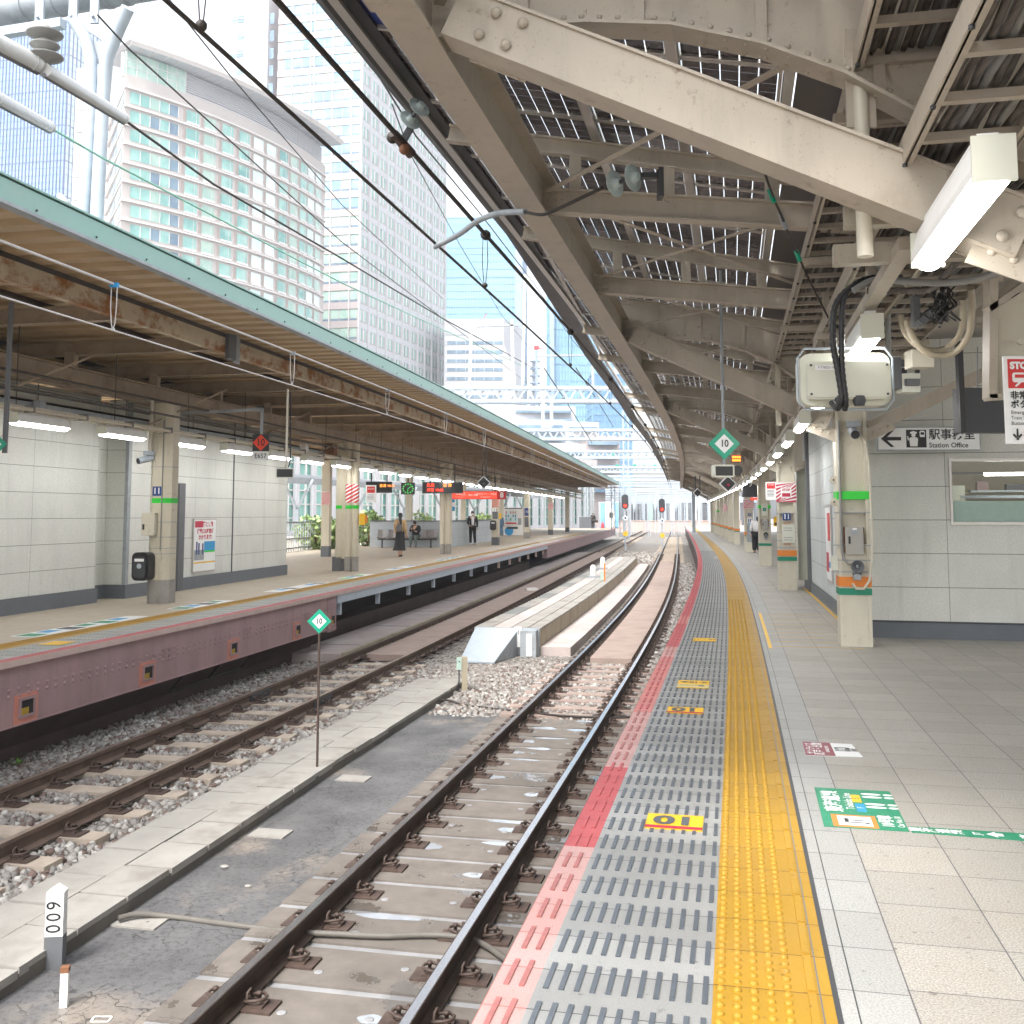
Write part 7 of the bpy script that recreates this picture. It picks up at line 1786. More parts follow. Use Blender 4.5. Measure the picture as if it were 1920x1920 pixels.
q, a = on_col(2, .03, 1.0, .197); plate('notice', 'pale notice sheet taped under the 11 plate', 'notice', q, a, .26, .38, 'offwhite', None, extra=lambda b: [b.bbox((-.10, -.003, .30 - .05 * k), (.08, -.001, .315 - .05 * k), 'galv') for k in (0, 1, 4, 5)])
for z, nm in ((1.39, 'upper'), (.95, 'lower')):
    q, a = on_col(2, 0, z, .197); MT['tapeb'] = MT.get('tapeb') or mat('brown_tape', (.50, .30, .20), .6); plate('tape_strip', f'{nm} brown tape strip by the taped pale notice', 'tape', q, a, .15, .035, 'tapeb')
q, a = on_col(4, .03, 1.52, .197); plate('number_plate', 'small blue 12 plate above a people pictogram', 'number plate', q, a, .14, .12, 'navy', '12', .1)
q, a = on_col(4, .03, 1.16, .197); plate('notice', 'white pictogram notice beside the leaning person', 'notice', q, a, .2, .3, 'signwhite', None, extra=lambda b: (b.bbox((-.06, -.003, .08), (-.02, -.001, .24), 'navy'), b.bbox((.02, -.003, .08), (.06, -.001, .24), 'navy'), b.bbox((-.09, -.003, .0), (.09, -.001, .05), 'blue')))
q, a = on_col(4, .03, .42, .2); plate('metal_cover', 'tall grey metal cover plate on the column foot', 'metal cover', q, a, .24, .70, 'galv')
q, a = on_col(3, 0, 1.55, .197); plate('notice', 'pale poster with a green emblem on the third column', 'notice', q, a, .2, .38, 'offwhite', '♿', .1, 'teal_band')
q = PX(1416, 910, 41); r = thing('platform_sign', 'hanging black sign with white 9 farther down the near platform', 'platform sign', PX(1412, 932, 41), 0.)
b = MB(); b.bbox((-.42, 0, 0), (.42, .15, .75), 'charcoal'); b.build('panel', r); b = MB(); b.text('9', .38, 'signwhite', TT(-.1, -.01, .52)); b.build('lettering', r); b = MB(); b.bbox((-.1, -.02, -.12), (.5, 0, -.02), 'red_lit'); b.build('red_strip', r)
q, a = on_col(3, .34, 1.22); r = thing('emergency_box', 'small yellow emergency box on the far side of the third column', 'emergency box', q, a); b = MB(); b.bbox((-.07, 0, 0), (.07, .12, .30), 'yellow'); b.bbox((-.05, -.004, .04), (.05, 0, .12), 'charcoal'); b.build('case', r)
# intercoms, horns and conduits on the banded columns
MT['caseg'] = mat('warm_grey_case', (.36, .35, .32), .45, .04, 5)
def intercom(i, sc, lab1, lab2):
    q, a = on_col(i, .0, 1.11, .235); r = thing('intercom', lab1, 'intercom', q, a); b = MB()
    b.bbox((-.105 * sc, 0, 0), (.105 * sc, .05, .34), 'caseg'); b.bbox((-.12 * sc, .05, .02), (.12 * sc, .06, .33), 'rust'); b.build('case', r)
    b = MB(); b.bbox((-.07, -.004, .13), (-.045, 0, .22), 'black'); b.bbox((-.04, -.003, .24), (.05, 0, .30), 'galv'); b.bbox((-.02, -.005, .30), (.03, 0, .32), 'signwhite'); b.build('display', r)
    q, a = on_col(i, .02, .97, .24); r = thing('horn_speaker', lab2, 'speaker', q, a); b = MB()
    b.lathe((0, 0, 0), [(.030, .10), (.034, .02), (.05, -.02), (.075, -.065), (.077, -.075), (.070, -.072), (.045, -.03), (.001, -.01)], 'darkgrey', 20, axis=(0, 1, 0)); b.build('horn', r)
    b = MB(); b.lathe((0, -.03, 0), [(.022, 0), (.018, -.012), (.001, -.015)], 'galv', 12, axis=(0, 1, 0)); b.build('driver', r)
    b = MB(); b.bar((-.05, .0, -.10), (0, .02, -.06), .02, .02, 'darkgrey'); b.bar((.05, .0, -.10), (0, .02, -.06), .02, .02, 'darkgrey'); b.box((0, .02, -.13), (.09, .05, .07), 'galv'); b.build('bracket', r)
intercom(1, 1, 'grey wall intercom with a small black screen on the banded column', 'black horn speaker under the intercom on the banded column')
intercom(3, .9, 'small distant intercom on the third column', 'small distant horn speaker on the third column')
p, a = cs(1); Q = Matrix.Rotation(a, 3, 'Z'); L = lambda x, y, z: p + Q @ Vector((x, y, z))
cd = Asm('conduit', 'beige conduit looping down the banded column to the horn speaker', 'conduit', L(0, -.2, .8), 'conduits on the banded column')
cd.part('tube', lambda b: b.tube([L(-.15, -.21, 2.75), L(-.15, -.21, 1.5), L(-.15, -.21, 1.2), L(-.13, -.22, 1.06), L(-.08, -.24, 1.0), L(-.02, -.24, .99)], .016, 'conduit', 8))
cd = Asm('conduit', 'cream conduit down the right edge curling under the orange band', 'conduit', L(.2, -.2, .8), 'conduits on the banded column')
cd.part('tube', lambda b: b.tube([L(.06, -.22, 2.62), L(.16, -.22, 2.5), L(.20, -.215, 2.2), L(.21, -.215, 1.5), L(.20, -.22, 1.05), L(.16, -.24, .80), L(.09, -.25, .70), L(.0, -.25, .70), L(-.04, -.25, .76)], .015, 'cream', 8))
bx_ = Asm('junction_box', 'small pale green switch box on the left of the banded column', 'junction box', L(-.22, -.1, .95)); bx_.part('case', lambda b: b.box(L(-.23, -.10, 1.0), (.07, .08, .17), 'offwhite'))
for z, t_ in ((2.02, 'upper'), (1.75, 'lower')): Am = Asm('hook_plate', f'{t_} round cream hook plate on the left edge of the banded column', 'hook', L(-.22, -.15, z)); Am.part('disc', lambda b: b.lathe(L(-.22, -.16, z), [(.05, 0), (.05, .015)], 'cream', 14, axis=(0, -1, 0))); Am.part('bolt', lambda b: b.lathe(L(-.22, -.175, z), [(.012, 0), (.012, .01)], 'charcoal', 6, axis=(0, -1, 0)))
def cctv(name, label, p, rz, s=1., m='galv'):
    r = thing('security_camera', label, 'security camera', p, rz); b = MB(); b.box((0, 0, 0), (.13 * s, .10 * s, .06 * s), m); b.build('base', r)
    b = MB(); b.tube([(0, .05 * s, -.06 * s), (0, -.16 * s, -.12 * s)], .048 * s, m, 14); b.tube([(0, -.16 * s, -.12 * s), (0, -.17 * s, -.122 * s)], .042 * s, 'black', 14); b.build('camera_body', r)
cctv('c', 'grey security camera bracketed near the top of the banded column', L(.02, -.27, 2.70), a, 1.2)

# ---- camera cable box, corrugated hoses
bxp = PX(1583, 712, 6.2); BW = .29
r = thing('cable_box', 'large off-white plastic cable box with a wire frame and black hoses', 'equipment box', (bxp.x, 6.2, bxp.z - .16), R(-3))
b = MB(); W, H, D = .235, .31, .22
def rbox(b, x0, x1, y0, y1, z0, z1, rad, m, n=5):
    pts = []
    for cx, cz, a0 in ((x1 - rad, z1 - rad, 0), (x0 + rad, z1 - rad, 90), (x0 + rad, z0 + rad, 180), (x1 - rad, z0 + rad, 270)):
        for k in range(n): q = R(a0 + 90 * k / (n - 1)); pts.append((cx + rad * math.cos(q), y0, cz + rad * math.sin(q)))
    b.prism(pts, (0, y1 - y0, 0), m)
rbox(b, -.24, .24, -.10, .16, .03, .26, .03, 'offwhite'); rbox(b, -.27, .27, -.02, .10, .0, .32, .06, 'offwhite'); rbox(b, -.245, .245, -.112, -.102, .04, .255, .03, 'offwhite'); b.build('case', r)
b = MB(); [b.lathe((x, -.112, z), [(.008, 0), (.006, .006)], 'charcoal', 8, axis=(0, -1, 0)) for x in (-.225, .225) for z in (.06, .235)]; b.build('screws', r)
b = MB(); fr_ = [(-.285, .03), (-.285, .29), (-.24, .35), (.24, .35), (.285, .29), (.285, .03), (.24, -.025), (-.24, -.025), (-.285, .03)]; b.tube([(x, -.02, z) for x, z in fr_], .007, 'galvpale', 8); b.build('wire_frame', r)
b = MB(); b.bbox((-.20, -.1155, .205), (-.07, -.1125, .235), 'signwhite'); b.text('9下BG2-10', .022, 'text_grey', TT(-.135, -.117, .22)); b.build('name_label', r)
b = MB(); [b.lathe((x, -.09, .05), [(.035, .0), (.04, -.03), (.03, -.06)], 'charcoal', 12) for x in (-.05, .06)]; b.build('cable_gland', r)
def hose(label, pts, rr_, m='black', ribs_=True):
    A = Asm('corrugated_hose', label, 'hose', pts[len(pts) // 2], 'corrugated hoses at the cable box')
    P_ = [Vector(p) for p in pts]; out = []
    for i in range(len(P_) - 1):
        p0 = P_[max(i - 1, 0)]; p1 = P_[i]; p2 = P_[i + 1]; p3 = P_[min(i + 2, len(P_) - 1)]
        n = max(2, int((p2 - p1).length / .0085))
        for k in range(n):
            t = k / n; out.append(.5 * ((2 * p1) + (-p0 + p2) * t + (2 * p0 - 5 * p1 + 4 * p2 - p3) * t * t + (-p0 + 3 * p1 - 3 * p2 + p3) * t ** 3))
    A.part('hose', lambda b: b.tube(out, [rr_ * (1 if (i // 2) % 2 or not ribs_ else .88) for i in range(len(out))], m, 10)); return A
hose('left black corrugated hose dropping in front of the cable box', [PX(1690, 528, 6.0), PX(1640, 530, 5.9), PX(1595, 540, 5.85), PX(1566, 575, 5.85), PX(1562, 640, 5.85), PX(1572, 700, 5.85), PX(1578, 745, 5.85), PX(1570, 765, 5.9), PX(1560, 755, 6.0)], .020)
hose('right black corrugated hose dropping in front of the cable box', [PX(1690, 520, 5.95), PX(1640, 520, 5.9), PX(1605, 532, 5.85), PX(1582, 562, 5.85), PX(1578, 640, 5.85), PX(1580, 700, 5.85), PX(1586, 750, 5.85), PX(1584, 768, 5.9)], .018)
hose('long smooth grey hose swooping right under the big lamp', [PX(1600, 545, 5.8), PX(1640, 525, 5.8), PX(1700, 528, 5.7), PX(1780, 530, 5.5), PX(1850, 518, 5.2), PX(1910, 490, 4.9), PX(1960, 450, 4.6)], .020, 'conduit', False)
hose('ribbed grey hose beneath the smooth one', [PX(1625, 545, 5.85), PX(1680, 545, 5.8), PX(1740, 543, 5.7), PX(1775, 515, 5.5), PX(1810, 470, 5.2), PX(1840, 440, 5.0)], .021, 'cable')
MT['hosebeige'] = mat('beige_hose', (.36, .31, .23), .5, .1, 8)
hose('large beige hose loop hanging by the bundle of black wires', [PX(1700, 600, 6.6), PX(1710, 630, 6.6), PX(1740, 662, 6.6), PX(1785, 663, 6.6), PX(1815, 630, 6.5), PX(1822, 580, 6.4), PX(1820, 540, 6.3)], .022, 'hosebeige', False)
hose('inner beige hose loop hanging by the bundle of black wires', [PX(1688, 590, 6.7), PX(1700, 628, 6.7), PX(1735, 655, 6.7), PX(1775, 652, 6.7), PX(1802, 620, 6.6), PX(1806, 560, 6.5)], .020, 'hosebeige', False)
tg = Asm('wire_bundle', 'tangled bundle of thin black wires hanging above the office', 'wires', PX(1760, 590, 6.3))
for k in range(16):
    x0, y0 = random.uniform(1742, 1795), 535; pts = [PX(x0, y0, 6.3)]
    for j in range(4): pts.append(PX(x0 + random.uniform(-14, 14), y0 + 18 + 17 * j + random.uniform(-6, 6), 6.3 + random.uniform(-.1, .1)))
    if k % 2: pts.append(PX(x0 + random.uniform(-20, 25), 575, 6.3))
    tg.part('wire', lambda b: b.tube(crs(pts, 5), .006, 'black', 5))
def pbox(name, label, cat, x0, y0, x1, y1, Y, d, m, parts=()):
    a, c = PX(x0, y1, Y), PX(x1, y0, Y); A = Asm(name, label, cat, ((a.x + c.x) / 2, Y, a.z))
    A.part('case', lambda b: b.bbox((a.x, Y, a.z), (c.x, Y + d, c.z), m))
    for nm, f in parts: A.part(nm, f)
    return A, a, c
pbox('junction_box', 'beige junction box under the looping hoses', 'junction box', 1711, 655, 1750, 688, 7.0, .14, 'cream')
A, a, c = pbox('transformer', 'dark grey equipment box behind the cable box', 'equipment box', 1668, 670, 1690, 728, 7.6, .2, 'darkgrey'); A.part('pipe', lambda b: b.tube([(a.x + .04, 7.7, c.z), (a.x + .04, 7.7, c.z + .35)], .022, 'conduit', 8)); A.part('arm', lambda b: b.bar((c.x, 7.7, c.z - .03), (c.x + .16, 7.7, c.z - .03), .04, .05, 'darkgrey'))
A, a, c = pbox('floodlight', 'small square floodlight under the ceiling near the cable box', 'floodlight', 1692, 700, 1725, 735, 7.6, .12, 'offwhite'); A.part('bracket', lambda b: (b.bar((a.x + .02, 7.6, c.z), (a.x + .02, 7.6, c.z + .04), .02, .03, 'black'), b.bar((c.x - .02, 7.6, c.z), (c.x - .02, 7.6, c.z + .04), .02, .03, 'black'))); A.part('motor', lambda b: b.box(((a.x + c.x) / 2, 7.58, (a.z + c.z) / 2), (.10, .05, .05), 'darkgrey'))
# small speaker hung in front (dark L shaped)
A, a, c = pbox('hanging_bracket', 'dark grey L shaped steel bracket above the looping hoses', 'bracket', 1714, 555, 1725, 612, 6.5, .05, 'darkgrey'); A.part('arm', lambda b: b.bar((c.x - .01, 6.5, a.z + .02), (c.x + .08, 6.5, a.z + .10), .04, .05, 'darkgrey'))

# ---- office signs
a, c = PX(1646, 845, 12.9), PX(1836, 800, 12.9); w, h = c.x - a.x, c.z - a.z
r = thing('office_sign', 'white hanging station office sign with a black arrow and staff pictogram', 'sign', ((a.x + c.x) / 2, 12.9, a.z), R(-2))
b = MB(); b.bbox((-w / 2, 0, 0), (w / 2, .06, h), 'galv'); b.bbox((-w / 2 + .015, -.004, .015), (w / 2 - .015, 0, h - .015), 'signwhite'); b.build('panel', r)
b = MB(); 
def P2(b, pts, m, y=-.008): b.prism([(x, y, z) for x, z in pts], (0, .003, 0), m)
ox = -w / 2; mz = h / 2
P2(b, [(ox + .05, mz), (ox + .17, mz + .105), (ox + .215, mz + .105), (ox + .125, mz + .022), (ox + .30, mz + .022), (ox + .30, mz - .022), (ox + .125, mz - .022), (ox + .215, mz - .105), (ox + .17, mz - .105)], 'text_black')
b.build('arrow', r)
b = MB(); b.bbox((ox + .365, -.008, .04), (ox + .615, -.005, h - .04), 'text_black')
b.lathe((ox + .455, -.009, mz + .045), [(.026, 0), (.026, .002)], 'signwhite', 14, axis=(0, -1, 0)); P2(b, [(ox + .42, mz + .06), (ox + .49, mz + .06), (ox + .50, mz + .082), (ox + .455, mz + .098), (ox + .41, mz + .082)], 'signwhite', -.012)
P2(b, [(ox + .41, .055), (ox + .50, .055), (ox + .51, mz + .0), (ox + .49, mz + .018), (ox + .42, mz + .018), (ox + .40, mz + .0)], 'signwhite', -.012); P2(b, [(ox + .40, mz), (ox + .385, mz - .03), (ox + .375, mz + .03), (ox + .385, mz + .035), (ox + .395, mz + .0), (ox + .41, mz + .01)], 'signwhite', -.012)
P2(b, [(ox + .535, mz + .02), (ox + .595, mz + .02), (ox + .60, mz + .085), (ox + .585, mz + .10), (ox + .545, mz + .10), (ox + .53, mz + .085)], 'signwhite', -.012); P2(b, [(ox + .543, mz + .05), (ox + .587, mz + .05), (ox + .587, mz + .08), (ox + .543, mz + .08)], 'text_black', -.015)
b.build('pictogram', r)
b = MB(); b.text('駅事務室', .145, 'text_black', TT(ox + .645, -.008, mz + .045), align='LEFT', bold=.002); b.text('Station Office', .088, 'text_black', TT(ox + .645, -.008, mz - .085), align='LEFT', bold=.001); b.build('lettering', r)
A, a, c = pbox('display_back', 'blank dark hanging display box seen from behind', 'display', 1800, 727, 1916, 811, 8.6, .12, 'charcoal')
A.part('post', lambda b: b.bbox((a.x, 8.58, a.z), (a.x + .045, 8.64, PX(1805, 640, 8.6).z), 'black'))
for x in (1833, 1843): A.part('rod', lambda b: b.tube([PX(x, 727, 8.65), PX(x, 650, 8.65)], .006, 'galv', 6))
bp = Asm('steel_bracket', 'big cream plate bracket with an angle frame at the right edge', 'steel bracket', PX(1880, 740, 5.4))
bp.part('web', lambda b: b.prism([PX(1850, 590, 5.4), PX(1960, 520, 5.4), PX(1960, 745, 5.4), PX(1853, 745, 5.4)], (0, .02, 0), 'cream'))
bp.part('post_angle', lambda b: (b.bar(PX(1858, 480, 5.36), PX(1856, 748, 5.36), .045, .08, 'beige', up=(0, 1, 0))))
bp.part('lower_angle', lambda b: b.bar(PX(1850, 746, 5.36), PX(1960, 738, 5.36), .08, .03, 'beige')); bp.part('upper_angle', lambda b: b.bar(PX(1850, 582, 5.36), PX(1960, 505, 5.36), .08, .03, 'beige'))
for i, (x, y) in enumerate(((1862, 600), (1862, 715), (1912, 640))): bp.part('bolt', lambda b: b.lathe(PX(x, y, 5.35), [(.02, 0), (.018, .012)], 'cream', 8, axis=(0, -1, 0)))
a, c = PX(1888, 832, 5.2), PX(1975, 668, 5.2); w, h = c.x - a.x, c.z - a.z
r = thing('emergency_sign', 'white emergency stop button sign with a red train panel cut by the right edge', 'sign', (a.x + w / 2, 5.2, a.z), 0)
b = MB(); b.bbox((-w / 2, 0, 0), (w / 2, .015, h), 'signwhite'); b.bbox((-w / 2 + .02, -.003, h - .165), (w / 2 - .02, 0, h - .015), 'red'); b.build('panel', r)
b = MB(); b.text('STOP', .048, 'signwhite', TT(-w / 2 + .03, -.006, h - .05), align='LEFT', bold=.003)
rbox(b, -w / 2 + .04, -w / 2 + .12, -.006, -.004, h - .135, h - .085, .012, 'signwhite'); b.bbox((-w / 2 + .052, -.009, h - .112), (-w / 2 + .108, -.007, h - .095), 'red')
P2(b, [(-w / 2 + .05, h - .155), (-w / 2 + .07, h - .135), (-w / 2 + .085, h - .135), (-w / 2 + .06, h - .158)], 'signwhite'); b.build('train_pictogram', r)
b = MB(); [b.text(t_, sz, 'text_black', TT(-w / 2 + .025, -.005, z), align='LEFT', bold=bo) for t_, sz, z, bo in (('非常停止', .045, h - .205, .0012), ('ボタン', .045, h - .250, .0012), ('Emergency', .026, h - .29, 0), ('Train Stop', .026, h - .318, 0), ('Button', .026, h - .346, 0), ('↓', .07, h - .405, .002))]
b.text('8', .05, 'red', TT(-w / 2 + .10, -.005, h - .40), bold=.002); b.build('lettering', r)

# ================================================================ hanging signs over the platforms
def diamond(b, c, s, m, y0=0., th=.01): b.prism([(c[0] + s * q, c[1] + y0, c[2] + s * w_) for q, w_ in ((0, 1), (1, 0), (0, -1), (-1, 0))], (0, th, 0), m)
def ten(name, label, c, s, pole=None, rz=0., txt='10', group=None):
    r = thing(name, label, 'stop marker', c, rz, group); b = MB(); diamond(b, (0, 0, 0), s, 'green_sign'); b.build('plate', r)
    b = MB(); diamond(b, (0, 0, 0), s * .60, 'signwhite', -.004, .003); b.build('inner_face', r)
    b = MB(); b.text(txt, s * .62, 'text_black', TT(0, -.008, 0), bold=.002, sx=.85); b.build('lettering', r)
    if pole: b = MB(); pole(b); b.build('pole', r)
    return r
gc = GR(594, 1443, -1.19); dp = PX(596, 1165, gc.y)
ten('stop_marker', 'green and white diamond marked 10 on a thin rusty pole between the tracks', Vector((gc.x, gc.y, dp.z)), .135, lambda b: b.tube([(0, .015, gc.z - dp.z), (0, .015, 0)], .014, 'clip', 8))
dc = PX(1358, 832, 10.9)
ten('stop_marker', 'green and white diamond marked 10 hanging from the near canopy', dc, .172, lambda b: b.tube([(0, .03, -.26), (0, .03, PX(1358, 506, 10.9).z - dc.z)], .017, 'galv', 8), R(2))
d2 = PX(-12, 833, 12); ten('stop_marker', 'green diamond marker cut off by the left edge of the picture', d2, .155, lambda b: b.bar((.11, .05, -.1), (.11, .05, PX(0, 565, 12).z - d2.z), .045, .045, 'darkgrey', up=(0, 1, 0)))
def monitor(label, c, w, h, cat='monitor', rz=0.):
    r = thing('monitor', label, cat, c, rz); b = MB(); rbox(b, -w / 2, w / 2, 0, .12, -h / 2, h / 2, .02, 'offwhite'); b.build('case', r); b = MB(); b.bbox((-w / 2 + .018, -.006, -h / 2 + .018), (w / 2 - .018, 0, h / 2 - .018), 'black'); b.build('screen', r); return r
monitor('small monitor with off-white case hung under the green 10 diamond', PX(1358, 883, 10.9), .22, .135, rz=R(3))
mc = PX(534, 887, 17.5); r = monitor('small dark monitor hanging from the far canopy', mc, .30, .17, rz=R(12)); b = MB(); b.tube([(.02, .05, .08), (.02, .05, 1.45)], .02, 'cream', 8); b.tube([(.06, .08, .1), (.09, .08, .25), (.07, .08, 1.4)], .012, 'black', 6); b.build('pole', r)
def black_diamond(label, c, s, red=True, pole=0.):
    r = thing('signal_repeater', label, 'signal', c, 0); b = MB(); diamond(b, (0, 0, 0), s, 'signwhite', 0, .05); b.build('border', r); b = MB(); diamond(b, (0, 0, 0), s * .84, 'black', -.01, .008); b.build('face', r)
    b = MB(); b.lathe((0, -.012, -s * .15), [(s * .16, 0), (s * .1, .01)], 'crimson' if red else 'darkgrey', 10, axis=(0, -1, 0)); b.build('lens', r); b = MB(); b.tube([(s * .6, .10, 0), (s * .5, .10, s * 1.0)], s * .25, 'black', 8); b.build('rear_housing', r)
    if pole: b = MB(); [b.bar((x, .06, s * .5), (x, .06, pole), .03, .03, 'charcoal', up=(0, 1, 0)) for x in (-.05, .08)]; b.build('pole', r)
black_diamond('black diamond signal with white border below the small monitor', PX(1365, 907, 14), .118)
black_diamond('small black diamond signal farther along the near canopy edge', PX(1308, 924, 30), .13, False, .5)
black_diamond('black diamond signal hung on twin poles under the far canopy', PX(907, 905, 33), .22, False, 1.3)
r = thing('departure_lamp', 'small orange lit departure lamp right of the green diamond', 'signal lamp', PX(1382, 860, 14), 0); b = MB(); b.bbox((-.075, 0, -.05), (.06, .06, .05), 'charcoal'); b.build('case', r)
MT['orange_led'] = emit('orange_led', (1, .16, .02), 1.6)
b = MB(); [b.box((-.055 + .03 * i, -.004, z), (.024, .006, .03), 'orange_led') for i in range(4) for z in (-.022, .022)]; b.build('lit_cells', r)
r = thing('speaker', 'round black speaker beside the small monitor', 'speaker', PX(1383, 882, 14), 0); b = MB(); b.lathe((0, 0, 0), [(.07, 0), (.07, .04), (.03, .10)], 'black', 16, axis=(0, 1, 0)); b.build('body', r)
# E657 marker
ec = PX(489, 830, 19.3); r = thing('stop_marker', 'black square with a red diamond 10 over a white E657 plate', 'stop marker', ec, 0)
b = MB(); b.bbox((-.155, 0, -.16), (.155, .012, .16), 'black'); b.build('board', r)
MT['redor'] = mat('vermilion', (.85, .06, .02), .4, .02, 3)
b = MB(); diamond(b, (0, 0, 0), .155, 'redor', -.006, .004); b.build('red_diamond', r); b = MB(); b.text('10', .19, 'text_black', TT(0, -.01, 0), bold=.003, sx=.85); b.build('number', r)
b = MB(); b.bbox((-.15, 0, -.33), (.15, .01, -.18), 'signwhite'); b.text('E657', .125, 'text_black', TT(0, -.006, -.255), bold=.001, sx=.9); b.build('type_plate', r)
b = MB(); b.bar((0, .04, .1), (0, .04, .66), .05, .05, 'galv', up=(0, 1, 0)); b.bar((0, .04, .64), (-1.55, .04, .56), .05, .05, 'galv'); b.build('support_arm', r)
# objects on the first far column
cp = Vector((colL[0][0], colL[0][1], 0)); ca = EL.ang(EL.near(cp)[0]); QL = Matrix.Rotation(ca, 3, 'Z'); LL = lambda x, y, z: cp + QL @ Vector((x, y, z))
plate('number_plate', 'navy blue plate with white 11 on the first far column', 'number plate', LL(-.02, -.222, 1.93), ca, .17, .17, 'navy', '11', .15, bold=.004)
r = thing('control_box', 'cream control box strapped to the first far column', 'control box', LL(-.12, -.225, 1.22), ca); b = MB(); b.bbox((-.12, -.11, 0), (.13, 0, .40), 'cream'); b.bbox((-.10, -.115, .10), (-.06, -.11, .20), 'black'); b.build('case', r)
r = thing('rescue_bag', 'black hard backpack case hung low on the first far column', 'backpack case', LL(-.16, -.24, .42), ca); b = MB(); rbox(b, -.17, .15, -.22, 0, 0, .50, .09, 'black'); rbox(b, -.13, .11, -.25, -.22, .05, .42, .07, 'charcoal'); b.build('shell', r)
b = MB(); b.bbox((-.10, -.256, .34), (.08, -.251, .39), 'signwhite'); b.lathe((-.01, -.252, .26), [(.045, 0), (.045, .004)], 'galvpale', 12, axis=(0, -1, 0)); b.build('label_plate', r)
cctv('c', 'grey security camera hung from the pipe by the first far column', LL(-.16, -.30, 2.70), ca - .5, 1.25, 'galvpale')
cp_ = Asm('camera_pipe', 'cream pipe reaching from the canopy down to the security camera', 'pipe', LL(-.14, -.28, 2.7)); cp_.part('pipe', lambda b: (b.tube([LL(-.14, -.30, 2.72), LL(-.12, -.30, 3.66)], .035, 'cream', 8), b.tube([LL(-.12, -.30, 3.66), LL(-.95, -.3, 3.66)], .028, 'cream', 8)))
# striped wraps, notices and signs on the other far columns
def wrap(i, xs, z0, z1, label):
    c = colL[i]; s = EL.near(c)[0]; r = thing('stripe_wrap', label, 'warning wrap', (c[0], c[1], z0), EL.ang(s)); 
    for x, rad in xs:
        b = MB(); b.tube([(x, 0, 0), (x, 0, z1 - z0)], rad, 'signwhite', 16); b.build('wrap', r)
        b = MB(); n = 5
        for k in range(-2, n):
            for q in range(8):
                a0, a1 = math.pi + math.pi * q / 8, math.pi + math.pi * (q + 1) / 8; zz = [(k + q / 8 * 1.6) / n * (z1 - z0), (k + (q + 1) / 8 * 1.6) / n * (z1 - z0)]; th = .5 / n * (z1 - z0); pts = []
                for a_, z_ in ((a0, zz[0]), (a1, zz[1]), (a1, zz[1] + th), (a0, zz[0] + th)): pts.append((x + (rad + .003) * math.cos(a_), (rad + .003) * math.sin(a_), min(max(z_, 0), z1 - z0)))
                b.add(pts, [(0, 1, 2, 3)], 'red')
        b.build('stripes', r)
wrap(1, ((0, .100), (.20, .100)), 1.92, 2.45, 'red and white diagonal stripe wrap on the rusty pipe bundle')
q = Vector((-.85, 53.4, 1.95)); stripe_panel('stripe_board', 'red and white striped board on the column by the low wall', q - Vector((0, .0, 0)), .40, .50, EL.ang(53), 'red')
q = Vector((3.0, 79.7, 1.95)); stripe_panel('stripe_board', 'small red striped board on a column past the drinks machine', q, .42, .5, EL.ang(70), 'red')
q = EL.P(EL.s(38), -6.3, 1.95) + Vector((0, -.17, 0)); stripe_panel('stripe_board', 'red striped board on a shaded back row column', q, .34, .5, EL.ang(38), 'red')
q = Vector((colL[1][0] + .62, colL[1][1], 2.0)); r = thing('notice_board', 'white emergency notice jutting right of the pipe bundle', 'notice', q, 0)
b = MB(); b.bbox((-.15, 0, -.08), (.15, .015, .42), 'signwhite'); b.bbox((-.11, -.005, .20), (.11, 0, .38), 'red'); b.text('STOP', .07, 'signwhite', TT(0, -.008, .31)); [b.bbox((-.1, -.004, .14 - .04 * k), (.08, 0, .15 - .04 * k), 'text_grey') for k in range(4)]; b.build('board', r)
q = Vector((colL[1][0] + .40, colL[1][1] - .06, 1.30)); r = thing('emergency_box', 'yellow emergency button box on the rusty pipe bundle', 'emergency box', q, 0); b = MB(); b.bbox((-.08, -.08, 0), (.08, .04, .32), 'yellow'); b.bbox((.08, -.05, .05), (.14, .02, .26), 'orange_band'); b.build('case', r)
q = Vector((colL[3][0] - .12, colL[3][1] - .25, .78)); r = thing('rescue_bag', 'small black hard case on the column by the low wall', 'backpack case', q, 0); b = MB(); rbox(b, -.17, .15, -.12, .05, 0, .50, .09, 'black'); b.bbox((-.1, -.13, .34), (.08, -.121, .39), 'signwhite'); b.build('shell', r)
q = Vector((colL[3][0] + .24, colL[3][1] - .2, 1.35)); r = thing('emergency_box', 'small yellow box right of the striped board by the low wall', 'emergency box', q, 0); b = MB(); b.bbox((-.06, 0, 0), (.06, .1, .3), 'yellow'); b.build('case', r)
q = Vector((colL[3][0] - .02, colL[3][1] - .21, 1.72)); plate('number_plate', 'small white plate with black 11 below the striped board', 'number plate', q, 0, .3, .2, 'signwhite', '11', .2, 'text_black')
q = Vector((colL[4][0], colL[4][1] - .22, 1.5)); plate('number_plate', 'blue plate on the column beside the drinks machine', 'number plate', q, 0, .3, .5, 'navy', '10', .22)
q = Vector((colL[4][0], colL[4][1] - .22, .75)); plate('metal_cover', 'grey metal cover on the column beside the drinks machine', 'metal cover', q, 0, .3, .65, 'darkgrey')
q = Vector((colL[3][0] - .02, colL[3][1] - .22, .05)); plate('metal_cover', 'dark grey cover plate above the foot of the column by the low wall', 'metal cover', q + Vector((0, 0, 1.3)), 0, .3, .38, 'darkgrey')
gp = PX(930, 975, 62); plate('notice', 'small blue and white notice on the pole left of the standing man', 'notice', PX(848, 962, 48), 0, .26, .75, 'signwhite', None, extra=lambda b: (b.bbox((-.12, -.004, .5), (.12, 0, .72), 'blue'), b.bbox((-.12, -.004, .1), (.12, 0, .3), 'blue')))
